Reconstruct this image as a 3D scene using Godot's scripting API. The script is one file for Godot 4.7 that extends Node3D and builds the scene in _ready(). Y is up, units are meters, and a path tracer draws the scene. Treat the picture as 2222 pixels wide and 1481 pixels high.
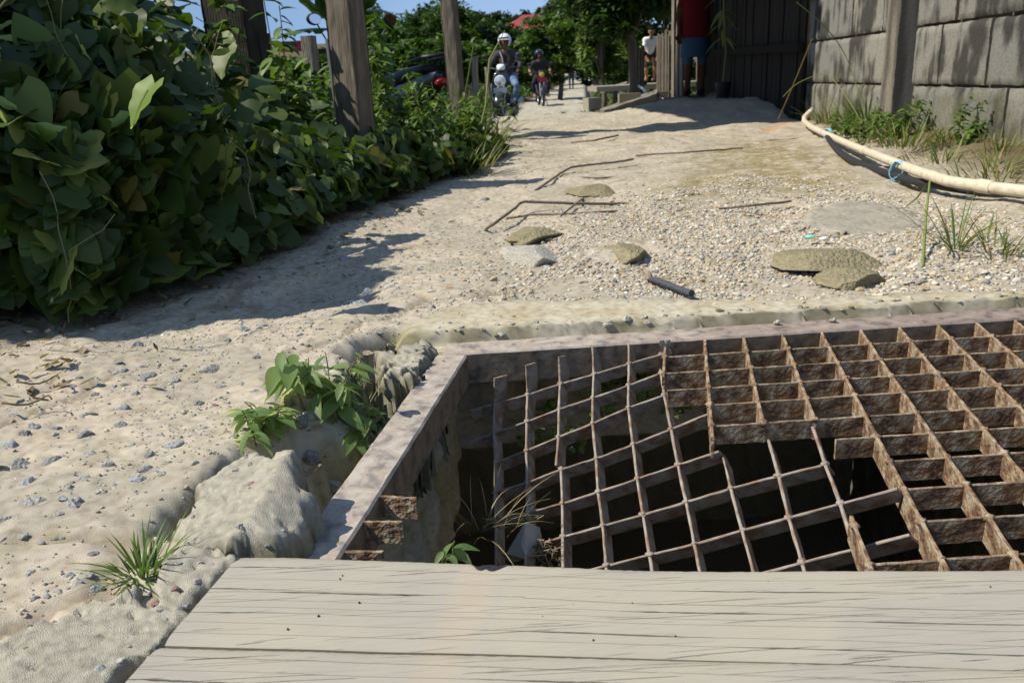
extends Node3D
# A lane with a broken drain grating in the foreground. Units are metres, y is up; y = 0 is the top of the grating's frame.

var M := {}
var rng := RandomNumberGenerator.new()
var n_low := FastNoiseLite.new()
var n_mid := FastNoiseLite.new()
var n_fine := FastNoiseLite.new()
var n_cell := FastNoiseLite.new()
var names := {}
var ground_root: MeshInstance3D

# ---------------------------------------------------------------- helpers
class MB:
	var v := PackedVector3Array()
	var c := PackedColorArray()
	var t := PackedInt32Array()
	func add(p: Vector3, k: Color = Color.WHITE) -> int:
		v.append(p)
		c.append(k)
		return v.size() - 1
	func tri(a: int, b: int, d: int) -> void:
		t.append(a)
		t.append(b)
		t.append(d)
	func quad(a: Vector3, b: Vector3, d: Vector3, e: Vector3, k: Color = Color.WHITE) -> void:
		var i := add(a, k)
		add(b, k)
		add(d, k)
		add(e, k)
		tri(i, i + 1, i + 2)
		tri(i, i + 2, i + 3)
	func grid(rows: int, cols: int, first: int, wrap := false) -> void:
		for r in rows - 1:
			for q in (cols if wrap else cols - 1):
				var q2 := (q + 1) % cols
				var i := first + r * cols
				tri(i + q, i + q2, i + cols + q2)
				tri(i + q, i + cols + q2, i + cols + q)
	func box(o: Vector3, x: Vector3, y: Vector3, z: Vector3, k: Color = Color.WHITE) -> void:
		# o is the middle; x, y, z are half edges
		for s in [[x, y, z], [-x, z, y], [y, z, x], [-y, x, z], [z, x, y], [-z, y, x]]:
			quad(o + s[0] - s[1] - s[2], o + s[0] + s[1] - s[2], o + s[0] + s[1] + s[2], o + s[0] - s[1] + s[2], k)
	func tube(pts: Array, rad: Array, sides := 8, k: Color = Color.WHITE, caps := true) -> void:
		var n := pts.size()
		var first := v.size()
		var side := Vector3.ZERO
		for i in n:
			var d: Vector3 = (pts[mini(i + 1, n - 1)] - pts[maxi(i - 1, 0)]).normalized()
			if side == Vector3.ZERO:
				side = d.cross(Vector3.UP if absf(d.y) < 0.9 else Vector3.RIGHT).normalized()
			side = (side - d * side.dot(d)).normalized()
			var up := d.cross(side)
			var r: float = rad[mini(i, rad.size() - 1)]
			for s in sides:
				var a := TAU * s / sides
				add(pts[i] + (side * cos(a) + up * sin(a)) * r, k)
		grid(n, sides, first, true)
		if caps:
			for e in [0, n - 1]:
				var m := add(pts[e], k)
				for s in sides:
					tri(m, first + e * sides + (s + (1 if e else 0)) % sides, first + e * sides + (s + (0 if e else 1)) % sides)
	func ball(o: Vector3, r: Vector3, seg := 10, rings := 7, k: Color = Color.WHITE, b := Basis()) -> void:
		var first := v.size()
		for i in rings + 1:
			var p := PI * i / rings
			for s in seg:
				var a := TAU * s / seg
				add(o + b * (Vector3(sin(p) * cos(a), cos(p), sin(p) * sin(a)) * r), k)
		grid(rings + 1, seg, first, true)
	func lathe(o: Vector3, axis: Vector3, prof: Array, seg := 20, k: Color = Color.WHITE) -> void:
		# prof: [along the axis, radius] pairs
		var d := axis.normalized()
		var x := d.cross(Vector3.UP if absf(d.y) < 0.9 else Vector3.RIGHT).normalized()
		var y := d.cross(x)
		var first := v.size()
		for p in prof:
			for s in seg:
				var a := TAU * s / seg
				add(o + d * p[0] + (x * cos(a) + y * sin(a)) * p[1], k)
		grid(prof.size(), seg, first, true)
	func mesh() -> ArrayMesh:
		var n := PackedVector3Array()
		n.resize(v.size())
		for i in range(0, t.size(), 3):
			var a := t[i]
			var b := t[i + 1]
			var d := t[i + 2]
			var f := (v[d] - v[a]).cross(v[b] - v[a])
			n[a] += f
			n[b] += f
			n[d] += f
		for i in n.size():
			n[i] = n[i].normalized() if n[i].length_squared() > 1e-20 else Vector3.UP
		var s := []
		s.resize(Mesh.ARRAY_MAX)
		s[Mesh.ARRAY_VERTEX] = v
		s[Mesh.ARRAY_NORMAL] = n
		s[Mesh.ARRAY_COLOR] = c
		s[Mesh.ARRAY_INDEX] = t
		var m := ArrayMesh.new()
		m.add_surface_from_arrays(Mesh.PRIMITIVE_TRIANGLES, s)
		return m

func numbered(called: String) -> String:
	var k: int = names.get(called, 0)
	names[called] = k + 1
	return called if k == 0 else "%s_%03d" % [called, k]

func tag(o: Node, label: String, category: String, group := "", kind := "") -> Node:
	if label: o.set_meta("label", label)
	if category: o.set_meta("category", category)
	if group: o.set_meta("group", group)
	if kind: o.set_meta("kind", kind)
	return o

func thing(called: String, label: String, category: String, at := Vector3.ZERO, group := "") -> Node3D:
	var o := Node3D.new()
	o.name = numbered(called)
	add_child(o)
	o.position = at
	tag(o, label, category, group)
	return o

func part(called: String, mesh: Mesh, mat: Material, parent: Node, at := Vector3.ZERO) -> MeshInstance3D:
	var o := MeshInstance3D.new()
	o.name = called
	o.mesh = mesh
	o.material_override = mat
	o.position = at
	parent.add_child(o, true)
	return o

func single(called: String, mesh: Mesh, mat: Material, label: String, category: String, group := "", kind := "") -> MeshInstance3D:
	var o := MeshInstance3D.new()
	o.name = numbered(called)
	o.mesh = mesh
	o.material_override = mat
	add_child(o)
	tag(o, label, category, group, kind)
	return o

func many(called: String, mesh: Mesh, mat: Material, parent: Node, xf: Array, cols: Array, stuff := true) -> MultiMeshInstance3D:
	var mm := MultiMesh.new()
	mm.transform_format = MultiMesh.TRANSFORM_3D
	mm.use_colors = true
	mm.mesh = mesh
	mm.instance_count = xf.size()
	for i in xf.size():
		mm.set_instance_transform(i, xf[i])
		mm.set_instance_color(i, cols[i])
	var o := MultiMeshInstance3D.new()
	o.name = called if parent != self else numbered(called)
	o.multimesh = mm
	o.material_override = mat
	parent.add_child(o, true)
	if stuff: o.set_meta("kind", "stuff")
	return o

func lin(r: float, g: float, b: float) -> Color:
	return Color(r, g, b)

func R(a: float, b: float) -> float:
	return rng.randf_range(a, b)

func noise_tex(seed_: int, freq: float, size: int, oct := 4, kind := FastNoiseLite.TYPE_SIMPLEX_SMOOTH, stops := [], fractal := FastNoiseLite.FRACTAL_FBM) -> Texture2D:
	var f := FastNoiseLite.new()
	f.seed = seed_
	f.noise_type = kind
	f.frequency = freq
	f.fractal_octaves = oct
	f.fractal_type = fractal
	var im := f.get_seamless_image(size, size, false, false, 0.15)
	if stops.size():
		var g := Gradient.new()
		g.offsets = PackedFloat32Array(stops.map(func(s): return s[0]))
		g.colors = PackedColorArray(stops.map(func(s): return s[1]))
		var lut := []
		for i in 256: lut.append(g.sample(i / 255.0))
		var src := im.get_data()
		var dst := PackedByteArray()
		dst.resize(size * size * 3)
		for i in size * size:
			var k: Color = lut[src[i]]
			dst[i * 3] = k.r8
			dst[i * 3 + 1] = k.g8
			dst[i * 3 + 2] = k.b8
		im = Image.create_from_data(size, size, false, Image.FORMAT_RGB8, dst)
	return ImageTexture.create_from_image(im)

func mat(called: String, o := {}) -> StandardMaterial3D:
	var m := StandardMaterial3D.new()
	m.resource_name = called
	m.roughness = o.get("rough", 0.9)
	m.metallic = o.get("metal", 0.0)
	m.metallic_specular = o.get("spec", 0.4)
	m.vertex_color_use_as_albedo = o.get("vc", false)
	if o.has("color"):
		var k: Color = o.color
		m.albedo_color = k.linear_to_srgb()
	if o.has("tex"):
		m.albedo_texture = o.tex
	if o.has("bump"):
		m.heightmap_enabled = true
		m.heightmap_texture = o.bump
		m.heightmap_scale = o.get("relief", 0.3)
	if o.has("tri"):
		m.uv1_triplanar = true
		m.uv1_world_triplanar = o.get("world", false)
		m.uv1_scale = o.tri
		m.uv1_triplanar_sharpness = 4.0
	if o.has("back"):
		m.backlight_enabled = true
		var b: Color = o.back
		m.backlight = b.linear_to_srgb()
	if o.has("coat"):
		m.clearcoat_enabled = true
		m.clearcoat = o.coat
		m.clearcoat_roughness = 0.08
	if o.get("double", false):
		m.cull_mode = BaseMaterial3D.CULL_DISABLED
	return m

func pw(tab: Array, x: float) -> float:
	if x <= tab[0][0]: return tab[0][1]
	for i in range(1, tab.size()):
		if x <= tab[i][0]:
			return lerpf(tab[i - 1][1], tab[i][1], (x - tab[i - 1][0]) / (tab[i][0] - tab[i - 1][0]))
	return tab[tab.size() - 1][1]

func inside_dist(p: Vector2, poly: PackedVector2Array) -> float:
	# positive inside
	var d := 1e9
	var n := poly.size()
	for i in n:
		var q := Geometry2D.get_closest_point_to_segment(p, poly[i], poly[(i + 1) % n])
		d = minf(d, p.distance_squared_to(q))
	d = sqrt(d)
	return d if Geometry2D.is_point_in_polygon(p, poly) else -d

func smooth(a: float, b: float, x: float) -> float:
	return smoothstep(a, b, x)

# ---------------------------------------------------------------- ground
const PROFILE := [[0.0, 0.0], [4.5, 0.0], [6.0, 0.0], [9.4, -0.05], [13.0, -0.2], [16.5, -0.37], [25.0, -0.42], [48.0, -0.28], [75.0, -0.1], [120.0, 0.0]]
const EDGE_A := [[0.0, -0.9], [1.3, -0.72], [1.85, -0.52], [2.5, -0.42], [3.1, -0.23], [4.15, 0.0], [5.0, 0.02], [8.3, -0.3], [16.5, -0.3], [25.0, 0.6], [48.0, 3.2], [80.0, 6.5]]
const EDGE_B := [[0.0, 1.5], [2.4, 1.4], [4.0, 1.75], [5.5, 2.05], [8.8, 2.2], [9.3, 1.25], [10.3, 1.15], [16.5, 1.8], [25.0, 2.6], [48.0, 5.0], [80.0, 8.3]]
var apron := PackedVector2Array([Vector2(-0.173, -1.183), Vector2(-0.142, -1.258), Vector2(-0.076, -1.300), Vector2(0.019, -1.328), Vector2(0.227, -1.290), Vector2(0.375, -1.265), Vector2(0.594, -1.242), Vector2(0.825, -1.227), Vector2(1.121, -1.246), Vector2(1.038, -1.146), Vector2(0.770, -1.139), Vector2(0.405, -1.129), Vector2(0.199, -1.128), Vector2(-0.099, -1.119), Vector2(-0.143, -1.147)])
var trench := PackedVector2Array([Vector2(-0.100, -1.170), Vector2(-0.149, -1.192), Vector2(-0.180, -1.184), Vector2(-0.216, -1.154), Vector2(-0.231, -1.122), Vector2(-0.211, -0.991), Vector2(-0.194, -0.951), Vector2(-0.183, -0.917), Vector2(-0.200, -0.884), Vector2(-0.230, -0.868), Vector2(-0.250, -0.839), Vector2(-0.268, -0.805), Vector2(-0.281, -0.779), Vector2(-0.296, -0.734), Vector2(-0.306, -0.694), Vector2(-0.319, -0.669), Vector2(-0.320, -0.653), Vector2(-0.251, -0.619), Vector2(-0.234, -0.596), Vector2(-0.251, -0.526), Vector2(-0.266, -0.466), Vector2(-0.268, -0.448), Vector2(-0.184, -0.442), Vector2(-0.149, -0.599)])
var rut := PackedVector2Array([Vector2(-0.671, -1.387), Vector2(-0.534, -1.534), Vector2(-0.409, -1.724), Vector2(-0.196, -1.631), Vector2(-0.209, -1.355), Vector2(-0.324, -1.321), Vector2(-0.455, -1.279)])
var gravel_zone := PackedVector2Array([Vector2(0.036, -1.348), Vector2(0.098, -1.538), Vector2(0.164, -1.747), Vector2(0.281, -2.076), Vector2(0.536, -2.407), Vector2(0.876, -2.593), Vector2(1.012, -2.316), Vector2(1.080, -1.880), Vector2(1.088, -1.587), Vector2(0.862, -1.239), Vector2(0.603, -1.263), Vector2(0.305, -1.291)])
var moss_zone := PackedVector2Array([Vector2(0.421, -2.557), Vector2(0.658, -2.964), Vector2(0.888, -3.812), Vector2(1.285, -4.439), Vector2(1.538, -4.236), Vector2(1.381, -3.274), Vector2(1.194, -2.571), Vector2(0.954, -2.340), Vector2(0.712, -2.439), Vector2(0.516, -2.319)])

func pit_left(z: float) -> float:
	return -0.104 - 0.177 * (z + 1.168)

func in_pit(x: float, z: float) -> bool:
	return z > -1.14 - 0.025 * (x + 0.104) and x > pit_left(z) + 0.02 and x < 1.5

# where the lane's old concrete skin is still in place (1) or worn down to the aggregate (0)
func skin(x: float, z: float) -> float:
	return smooth(-0.035, 0.035, n_mid.get_noise_2d(x * 0.32 + 100.0, z * 0.32) + 0.22 * n_fine.get_noise_2d(x * 0.45, z * 0.45) + 0.05)

# wandering cracks between plates of old concrete
func crack(x: float, z: float) -> float:
	var wx := x + n_mid.get_noise_2d(x * 0.7, z * 0.7) * 0.05
	var wz := z + n_mid.get_noise_2d(x * 0.7 + 30.0, z * 0.7) * 0.05
	return (1.0 - smooth(-0.975, -0.94, n_cell.get_noise_2d(wx, wz))) * skin(x, z)

func gh(x: float, z: float) -> float:
	var d := -z
	var h := pw(PROFILE, d)
	var a := pw(EDGE_A, d)
	var b := pw(EDGE_B, d)
	var far_ := clampf(d / 10.0, 0.0, 1.0)
	h += n_low.get_noise_2d(x, z) * lerpf(0.018, 0.05, far_)
	if d < 12.0 and absf(x) < 4.0:
		h += skin(x, z) * 0.0028 - crack(x, z) * 0.005 + n_mid.get_noise_2d(x, z) * 0.003 + n_fine.get_noise_2d(x, z) * 0.0005 - maxf(0.0, n_fine.get_noise_2d(x * 0.6 + 20.0, z * 0.6) - 0.3) * 0.012
	h += 0.014
	# wooded rise far behind
	if d > 60.0: h += smooth(60.0, 170.0, d) * 8.5
	# banks beside the lane
	if x < a: h += smooth(0.0, 0.8, a - x) * (0.10 if d < 4.2 else lerpf(0.10, -0.24, smooth(4.2, 5.0, d) * (1.0 - smooth(8.0, 11.0, d)))) + smooth(2.0, 20.0, a - x) * 0.3
	if x > b: h += smooth(0.0, 0.25, x - b) * (0.05 if d < 9.2 else -0.4) + (smooth(0.7, 1.6, x - b) * 0.45 if d >= 9.2 else 0.0)
	# ramp up to the doorway in the board fence
	if x > 1.0 and d > 5.6 and d < 9.4:
		h += smooth(1.1, 2.1, x) * smooth(5.6, 6.8, d) * (1.0 - smooth(9.0, 9.4, d)) * 0.13
	if d < 3.0 and d > -0.5 and x < 1.6 and x > -1.2:
		var p := Vector2(x, z)
		var t := inside_dist(p, trench)
		if t > -0.06:
			var w := n_mid.get_noise_2d(x * 2.0 + 5.0, z * 2.0) * 0.012
			h -= smooth(-0.035, 0.035, t + w) * (0.085 + 0.06 * smooth(0.0, 0.06, t) + n_mid.get_noise_2d(x * 1.6, z * 1.6) * 0.03 + n_fine.get_noise_2d(x * 1.2, z * 1.2) * 0.008)
		var r := inside_dist(p, rut)
		if r > 0.0: h -= smooth(0.0, 0.09, r) * 0.022
		if d < 1.6:
			var e := inside_dist(p, apron)
			if e > -0.03:
				var k := smooth(-0.02, 0.012, e)
				h = lerpf(h, 0.017 + n_fine.get_noise_2d(x * 0.8, z * 0.8) * 0.0025 + n_fine.get_noise_2d(x * 2.1, z * 2.1) * 0.0012 + n_low.get_noise_2d(x, z) * 0.006, k)
				# ragged lip where the slab breaks off behind the steel frame
				var lip := (-1.168 - 0.025 * (x + 0.104)) - z
				h -= (1.0 - smooth(0.0, 0.010 + 0.012 * n_mid.get_noise_2d(x * 2.0, 3.0) + 0.004 * n_fine.get_noise_2d(x * 1.4, z * 1.4), lip)) * lerpf(0.019, 0.007, smooth(0.0, 0.45, x))
				if lip < 0.003: h = minf(h, -0.004)
	return h

func ground_color(x: float, z: float) -> Color:
	var d := -z
	var a := pw(EDGE_A, d)
	var b := pw(EDGE_B, d)
	var n1 := n_low.get_noise_2d(x * 1.7 + 40.0, z * 1.7)
	var n2 := n_mid.get_noise_2d(x + 9.0, z - 4.0)
	var n3 := n_fine.get_noise_2d(x * 1.3, z * 1.3 + 7.0)
	var k := Color(0.43, 0.392, 0.318)
	k = k.lerp(Color(0.445, 0.392, 0.312), clampf(0.5 + n1 * 1.2, 0.0, 1.0))
	k = k.lerp(Color(0.40, 0.365, 0.28), clampf(n2 * 1.4, 0.0, 0.7))
	var sk := skin(x, z)
	k = Color(0.36, 0.328, 0.265).lerp(k, 0.35).lerp(k * Color(1.04, 1.03, 1.03), sk)
	if d < 5.0: k = k.lerp(Color(0.24, 0.2, 0.14), crack(x, z) * 0.75)
	if d > 4.5:
		k = k.lerp(Color(0.42, 0.395, 0.33), smooth(5.0, 9.0, d) * 0.8)
	k = k.lerp(Color(0.29, 0.25, 0.17), clampf((n3 - 0.18) * 2.0, 0.0, 0.5))
	k = k.lerp(Color(0.33, 0.31, 0.25), clampf((n_mid.get_noise_2d(x * 2.2 + 70.0, z * 2.2) - 0.2) * 2.2, 0.0, 0.5))
	var p := Vector2(x, z)
	if d < 5.5 and absf(x) < 2.2:
		var m := inside_dist(p, moss_zone)
		if m > -0.12:
			k = k.lerp(Color(0.24, 0.20, 0.095), smooth(-0.12, 0.2, m) * clampf(0.62 + n2 * 1.4 + n3, 0.0, 0.95))
		var sp := clampf((n_mid.get_noise_2d(x * 0.8 - 30.0, z * 0.8 + 11.0) - 0.3) * 3.0, 0.0, 0.6)
		k = k.lerp(Color(0.25, 0.21, 0.11), sp * (1.0 if x > 0.1 else 0.35))
		if d < 1.7:
			var e := inside_dist(p, apron)
			if e > -0.01:
				var grey := Color(0.47, 0.435, 0.345).lerp(Color(0.40, 0.35, 0.24), clampf(0.4 + n2, 0.0, 1.0))
				k = k.lerp(grey, smooth(-0.01, 0.02, e))
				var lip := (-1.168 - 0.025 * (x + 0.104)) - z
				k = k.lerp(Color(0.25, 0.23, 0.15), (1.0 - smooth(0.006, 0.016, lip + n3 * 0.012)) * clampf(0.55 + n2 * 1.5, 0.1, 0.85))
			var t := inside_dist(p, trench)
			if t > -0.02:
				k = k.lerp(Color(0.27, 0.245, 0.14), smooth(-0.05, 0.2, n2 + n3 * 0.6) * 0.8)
	var off := maxf(a - x, x - b)
	if d > 4.0: off += n2 * 0.12
	if off > -0.05:
		var g := Color(0.13, 0.10, 0.06).lerp(Color(0.06, 0.085, 0.025), clampf(0.4 + n1, 0.0, 1.0) * smooth(1.0, 4.0, off))
		k = k.lerp(g, smooth(-0.05, 0.22, off))
	return k

func lines(lo: float, hi: float, fine_lo: float, fine_hi: float, step: float, pow_: float, lead: float) -> PackedFloat32Array:
	var out := []
	var q := fine_lo
	while q < fine_hi:
		out.append(q)
		q += step
	while q < hi:
		out.append(q)
		q += step * pow(1.0 + (q - fine_hi) / lead, pow_)
	out.append(hi)
	q = fine_lo
	while q > lo:
		q -= step * pow(1.0 + (fine_lo - q) / lead, pow_)
		out.append(maxf(q, lo))
	out.sort()
	return PackedFloat32Array(out)

func build_ground() -> void:
	var xs := lines(-400.0, 400.0, -0.95, 1.15, 0.0085, 1.9, 1.2)
	var zs := lines(-600.0, 60.0, -2.2, -0.38, 0.0085, 1.65, 2.2)
	var zz := Array(zs)
	for i in 26: zz.append(-1.245 + i * 0.0042 + 0.0011)
	zz.sort()
	zs = PackedFloat32Array(zz)
	var nx := xs.size()
	var nz := zs.size()
	var v := PackedVector3Array()
	var c := PackedColorArray()
	var n := PackedVector3Array()
	v.resize(nx * nz)
	c.resize(nx * nz)
	n.resize(nx * nz)
	for j in nz:
		for i in nx:
			var at := j * nx + i
			v[at] = Vector3(xs[i], gh(xs[i], zs[j]), zs[j])
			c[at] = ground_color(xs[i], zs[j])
	for j in nz:
		for i in nx:
			var dx := v[j * nx + mini(i + 1, nx - 1)] - v[j * nx + maxi(i - 1, 0)]
			var dz := v[mini(j + 1, nz - 1) * nx + i] - v[maxi(j - 1, 0) * nx + i]
			n[j * nx + i] = dz.cross(dx).normalized()
	var t := PackedInt32Array()
	for j in nz - 1:
		for i in nx - 1:
			if in_pit((xs[i] + xs[i + 1]) * 0.5, (zs[j] + zs[j + 1]) * 0.5):
				continue
			var a := j * nx + i
			t.append_array(PackedInt32Array([a, a + 1, a + nx + 1, a, a + nx + 1, a + nx]))
	var s := []
	s.resize(Mesh.ARRAY_MAX)
	s[Mesh.ARRAY_VERTEX] = v
	s[Mesh.ARRAY_NORMAL] = n
	s[Mesh.ARRAY_COLOR] = c
	s[Mesh.ARRAY_INDEX] = t
	var m := ArrayMesh.new()
	m.add_surface_from_arrays(Mesh.PRIMITIVE_TRIANGLES, s)
	ground_root = single("ground", m, M.ground, "", "", "", "structure")
	print("ground ", nx, " x ", nz)

# a stone: a ball pushed in and out by noise, with a few flats
func stone_mesh(seed_: int, flat := 0.7, seg := 11, rings := 8) -> ArrayMesh:
	var b := MB.new()
	var f := FastNoiseLite.new()
	f.seed = seed_
	f.frequency = 0.9
	var r := RandomNumberGenerator.new()
	r.seed = seed_
	var cuts := []
	for i in 10:
		cuts.append([Vector3(r.randf_range(-1, 1), r.randf_range(-0.6, 1), r.randf_range(-1, 1)).normalized(), r.randf_range(0.5, 0.88)])
	b.ball(Vector3.ZERO, Vector3.ONE, seg, rings)
	for i in b.v.size():
		var p := b.v[i] * (1.0 + 0.22 * f.get_noise_3dv(b.v[i] * 1.3))
		for q in cuts:
			var e: float = p.dot(q[0]) - q[1]
			if e > 0.0: p -= q[0] * e
		b.v[i] = p * Vector3(1, flat, 1)
		var g: float = 0.85 + 0.3 * f.get_noise_3dv(p * 4.0)
		b.c[i] = Color(g, g, g)
	return b.mesh()

# a broken lump with an outline: a height field over a polygon whose rim falls off roughly
func chunk(poly: PackedVector2Array, top: Callable, deep: float, rim: float, rough: float, cell: float, paint: Callable) -> ArrayMesh:
	var lo := Vector2(1e9, 1e9)
	var hi := -lo
	for p in poly:
		lo = lo.min(p)
		hi = hi.max(p)
	lo -= Vector2.ONE * cell * 2
	hi += Vector2.ONE * cell * 2
	var nx := int((hi.x - lo.x) / cell) + 1
	var nz := int((hi.y - lo.y) / cell) + 1
	var b := MB.new()
	var keep := []
	for j in nz:
		for i in nx:
			var p := lo + Vector2(i, j) * cell
			var d := inside_dist(p, poly) + n_mid.get_noise_2d(p.x * 3.0, p.y * 3.0) * rough
			var k := clampf(d / rim, 0.0, 1.0)
			var y: float = top.call(p)
			y += n_fine.get_noise_2d(p.x * 1.5, p.y * 1.5) * 0.0008 + n_mid.get_noise_2d(p.x * 0.9, p.y * 0.9) * 0.0015 + n_fine.get_noise_2d(p.x * 3.5, p.y * 3.5) * 0.0009 - maxf(0.0, n_fine.get_noise_2d(p.x * 0.9 + 60.0, p.y * 0.9) - 0.34) * 0.02
			y += (1.0 - k) * (n_mid.get_noise_2d(p.x * 3.0, p.y * 3.0) * 0.016 + n_fine.get_noise_2d(p.x * 1.6, p.y * 1.6) * 0.006)
			var fall := pow(1.0 - k, 4.0)

			# crumbled rim: slide points sideways a little so the side is not a clean curtain
			var s := n_fine.get_noise_2d(p.x * 2.0 + y * 300.0, p.y * 2.0) * rough * 0.5 * (1.0 - k)
			var h := y - deep * fall
			b.add(Vector3(p.x + s, h, p.y + s), paint.call(Vector3(p.x, h, p.y), k))
			keep.append(d > -cell * 1.2)
	for j in nz - 1:
		for i in nx - 1:
			var a := j * nx + i
			if keep[a] and keep[a + 1] and keep[a + nx] and keep[a + nx + 1]:
				b.tri(a, a + 1, a + nx + 1)
				b.tri(a, a + nx + 1, a + nx)
	return b.mesh()

func concrete_paint(p: Vector3, k: float) -> Color:
	var n := n_mid.get_noise_2d(p.x + 3.0, p.z)
	var f := n_fine.get_noise_3d(p.x * 1.4, p.y * 1.4, p.z * 1.4)
	var c := Color(0.42, 0.395, 0.32).lerp(Color(0.34, 0.325, 0.27), clampf(0.4 + n, 0, 1))
	c = c.lerp(Color(0.27, 0.26, 0.22), clampf((f - 0.1) * 1.8, 0.0, 0.5))
	c = c.lerp(Color(0.52, 0.49, 0.42), clampf((n_fine.get_noise_3d(p.x * 2.3 + 4.0, p.y * 2.3, p.z * 2.3) - 0.28) * 4.0, 0.0, 0.6))
	# mossy weathering clings to the broken, crumbly sides in patches
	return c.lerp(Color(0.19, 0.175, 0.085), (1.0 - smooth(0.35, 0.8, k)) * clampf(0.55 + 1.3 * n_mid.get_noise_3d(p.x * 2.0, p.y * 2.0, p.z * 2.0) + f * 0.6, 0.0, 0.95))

# ---------------------------------------------------------------- steel and timber
func resample(pts: Array, step: float) -> Array:
	var out := [pts[0]]
	for i in range(1, pts.size()):
		var a: Vector3 = pts[i - 1]
		var q: Vector3 = pts[i]
		var n := maxi(1, int(a.distance_to(q) / step))
		for k in n:
			out.append(a.lerp(q, (k + 1.0) / n))
	return out

# a flat bar whose upper edge follows pts
func flat_bar(b: MB, pts: Array, up: Vector3, h: float, th: float, wob := 0.0, bev := 0.0008, step := 0.012, on_top := Color.WHITE, on_side := Color.WHITE) -> void:
	var p := resample(pts, step)
	var n := p.size()
	var rings := []
	var sec := [[-th / 2 + bev, 0.0], [th / 2 - bev, 0.0], [th / 2, -bev], [th / 2, -h + bev], [th / 2 - bev, -h], [-th / 2 + bev, -h], [-th / 2, -h + bev], [-th / 2, -bev]]
	for i in n:
		var d: Vector3 = (p[mini(i + 1, n - 1)] - p[maxi(i - 1, 0)]).normalized()
		var side := d.cross(up).normalized()
		var u := side.cross(d).normalized()
		var ring := []
		for s in sec:
			var q: Vector3 = p[i] + side * s[0] + u * s[1]
			if wob > 0.0:
				var w := q * 1.0
				q += side * n_fine.get_noise_3d(w.x * 3.0, w.y * 3.0, w.z * 3.0) * wob * signf(s[0]) + u * n_fine.get_noise_3d(w.z * 4.0, w.x * 4.0, w.y * 2.0 + 9.0) * wob
			ring.append(q)
		rings.append(ring)
	for s in 8:
		var s2 := (s + 1) % 8
		var first := b.v.size()
		for i in n:
			var k := on_top if s == 0 or s == 1 or s == 7 else on_side
			b.add(rings[i][s], k)
			b.add(rings[i][s2], k)
		b.grid(n, 2, first)
	for e in [0, n - 1]:
		var first := b.v.size()
		for s in 8: b.add(rings[e][s], on_side)
		for s in range(1, 7): b.tri(first, first + s, first + s + 1)

func weld(b: MB, at: Vector3, r: float) -> void:
	var first := b.v.size()
	b.ball(at, Vector3(r, r * 0.75, r), 7, 5)
	for i in range(first, b.v.size()):
		b.v[i] += Vector3.ONE * n_fine.get_noise_3dv(b.v[i] * 6.0) * r * 0.5

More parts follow.
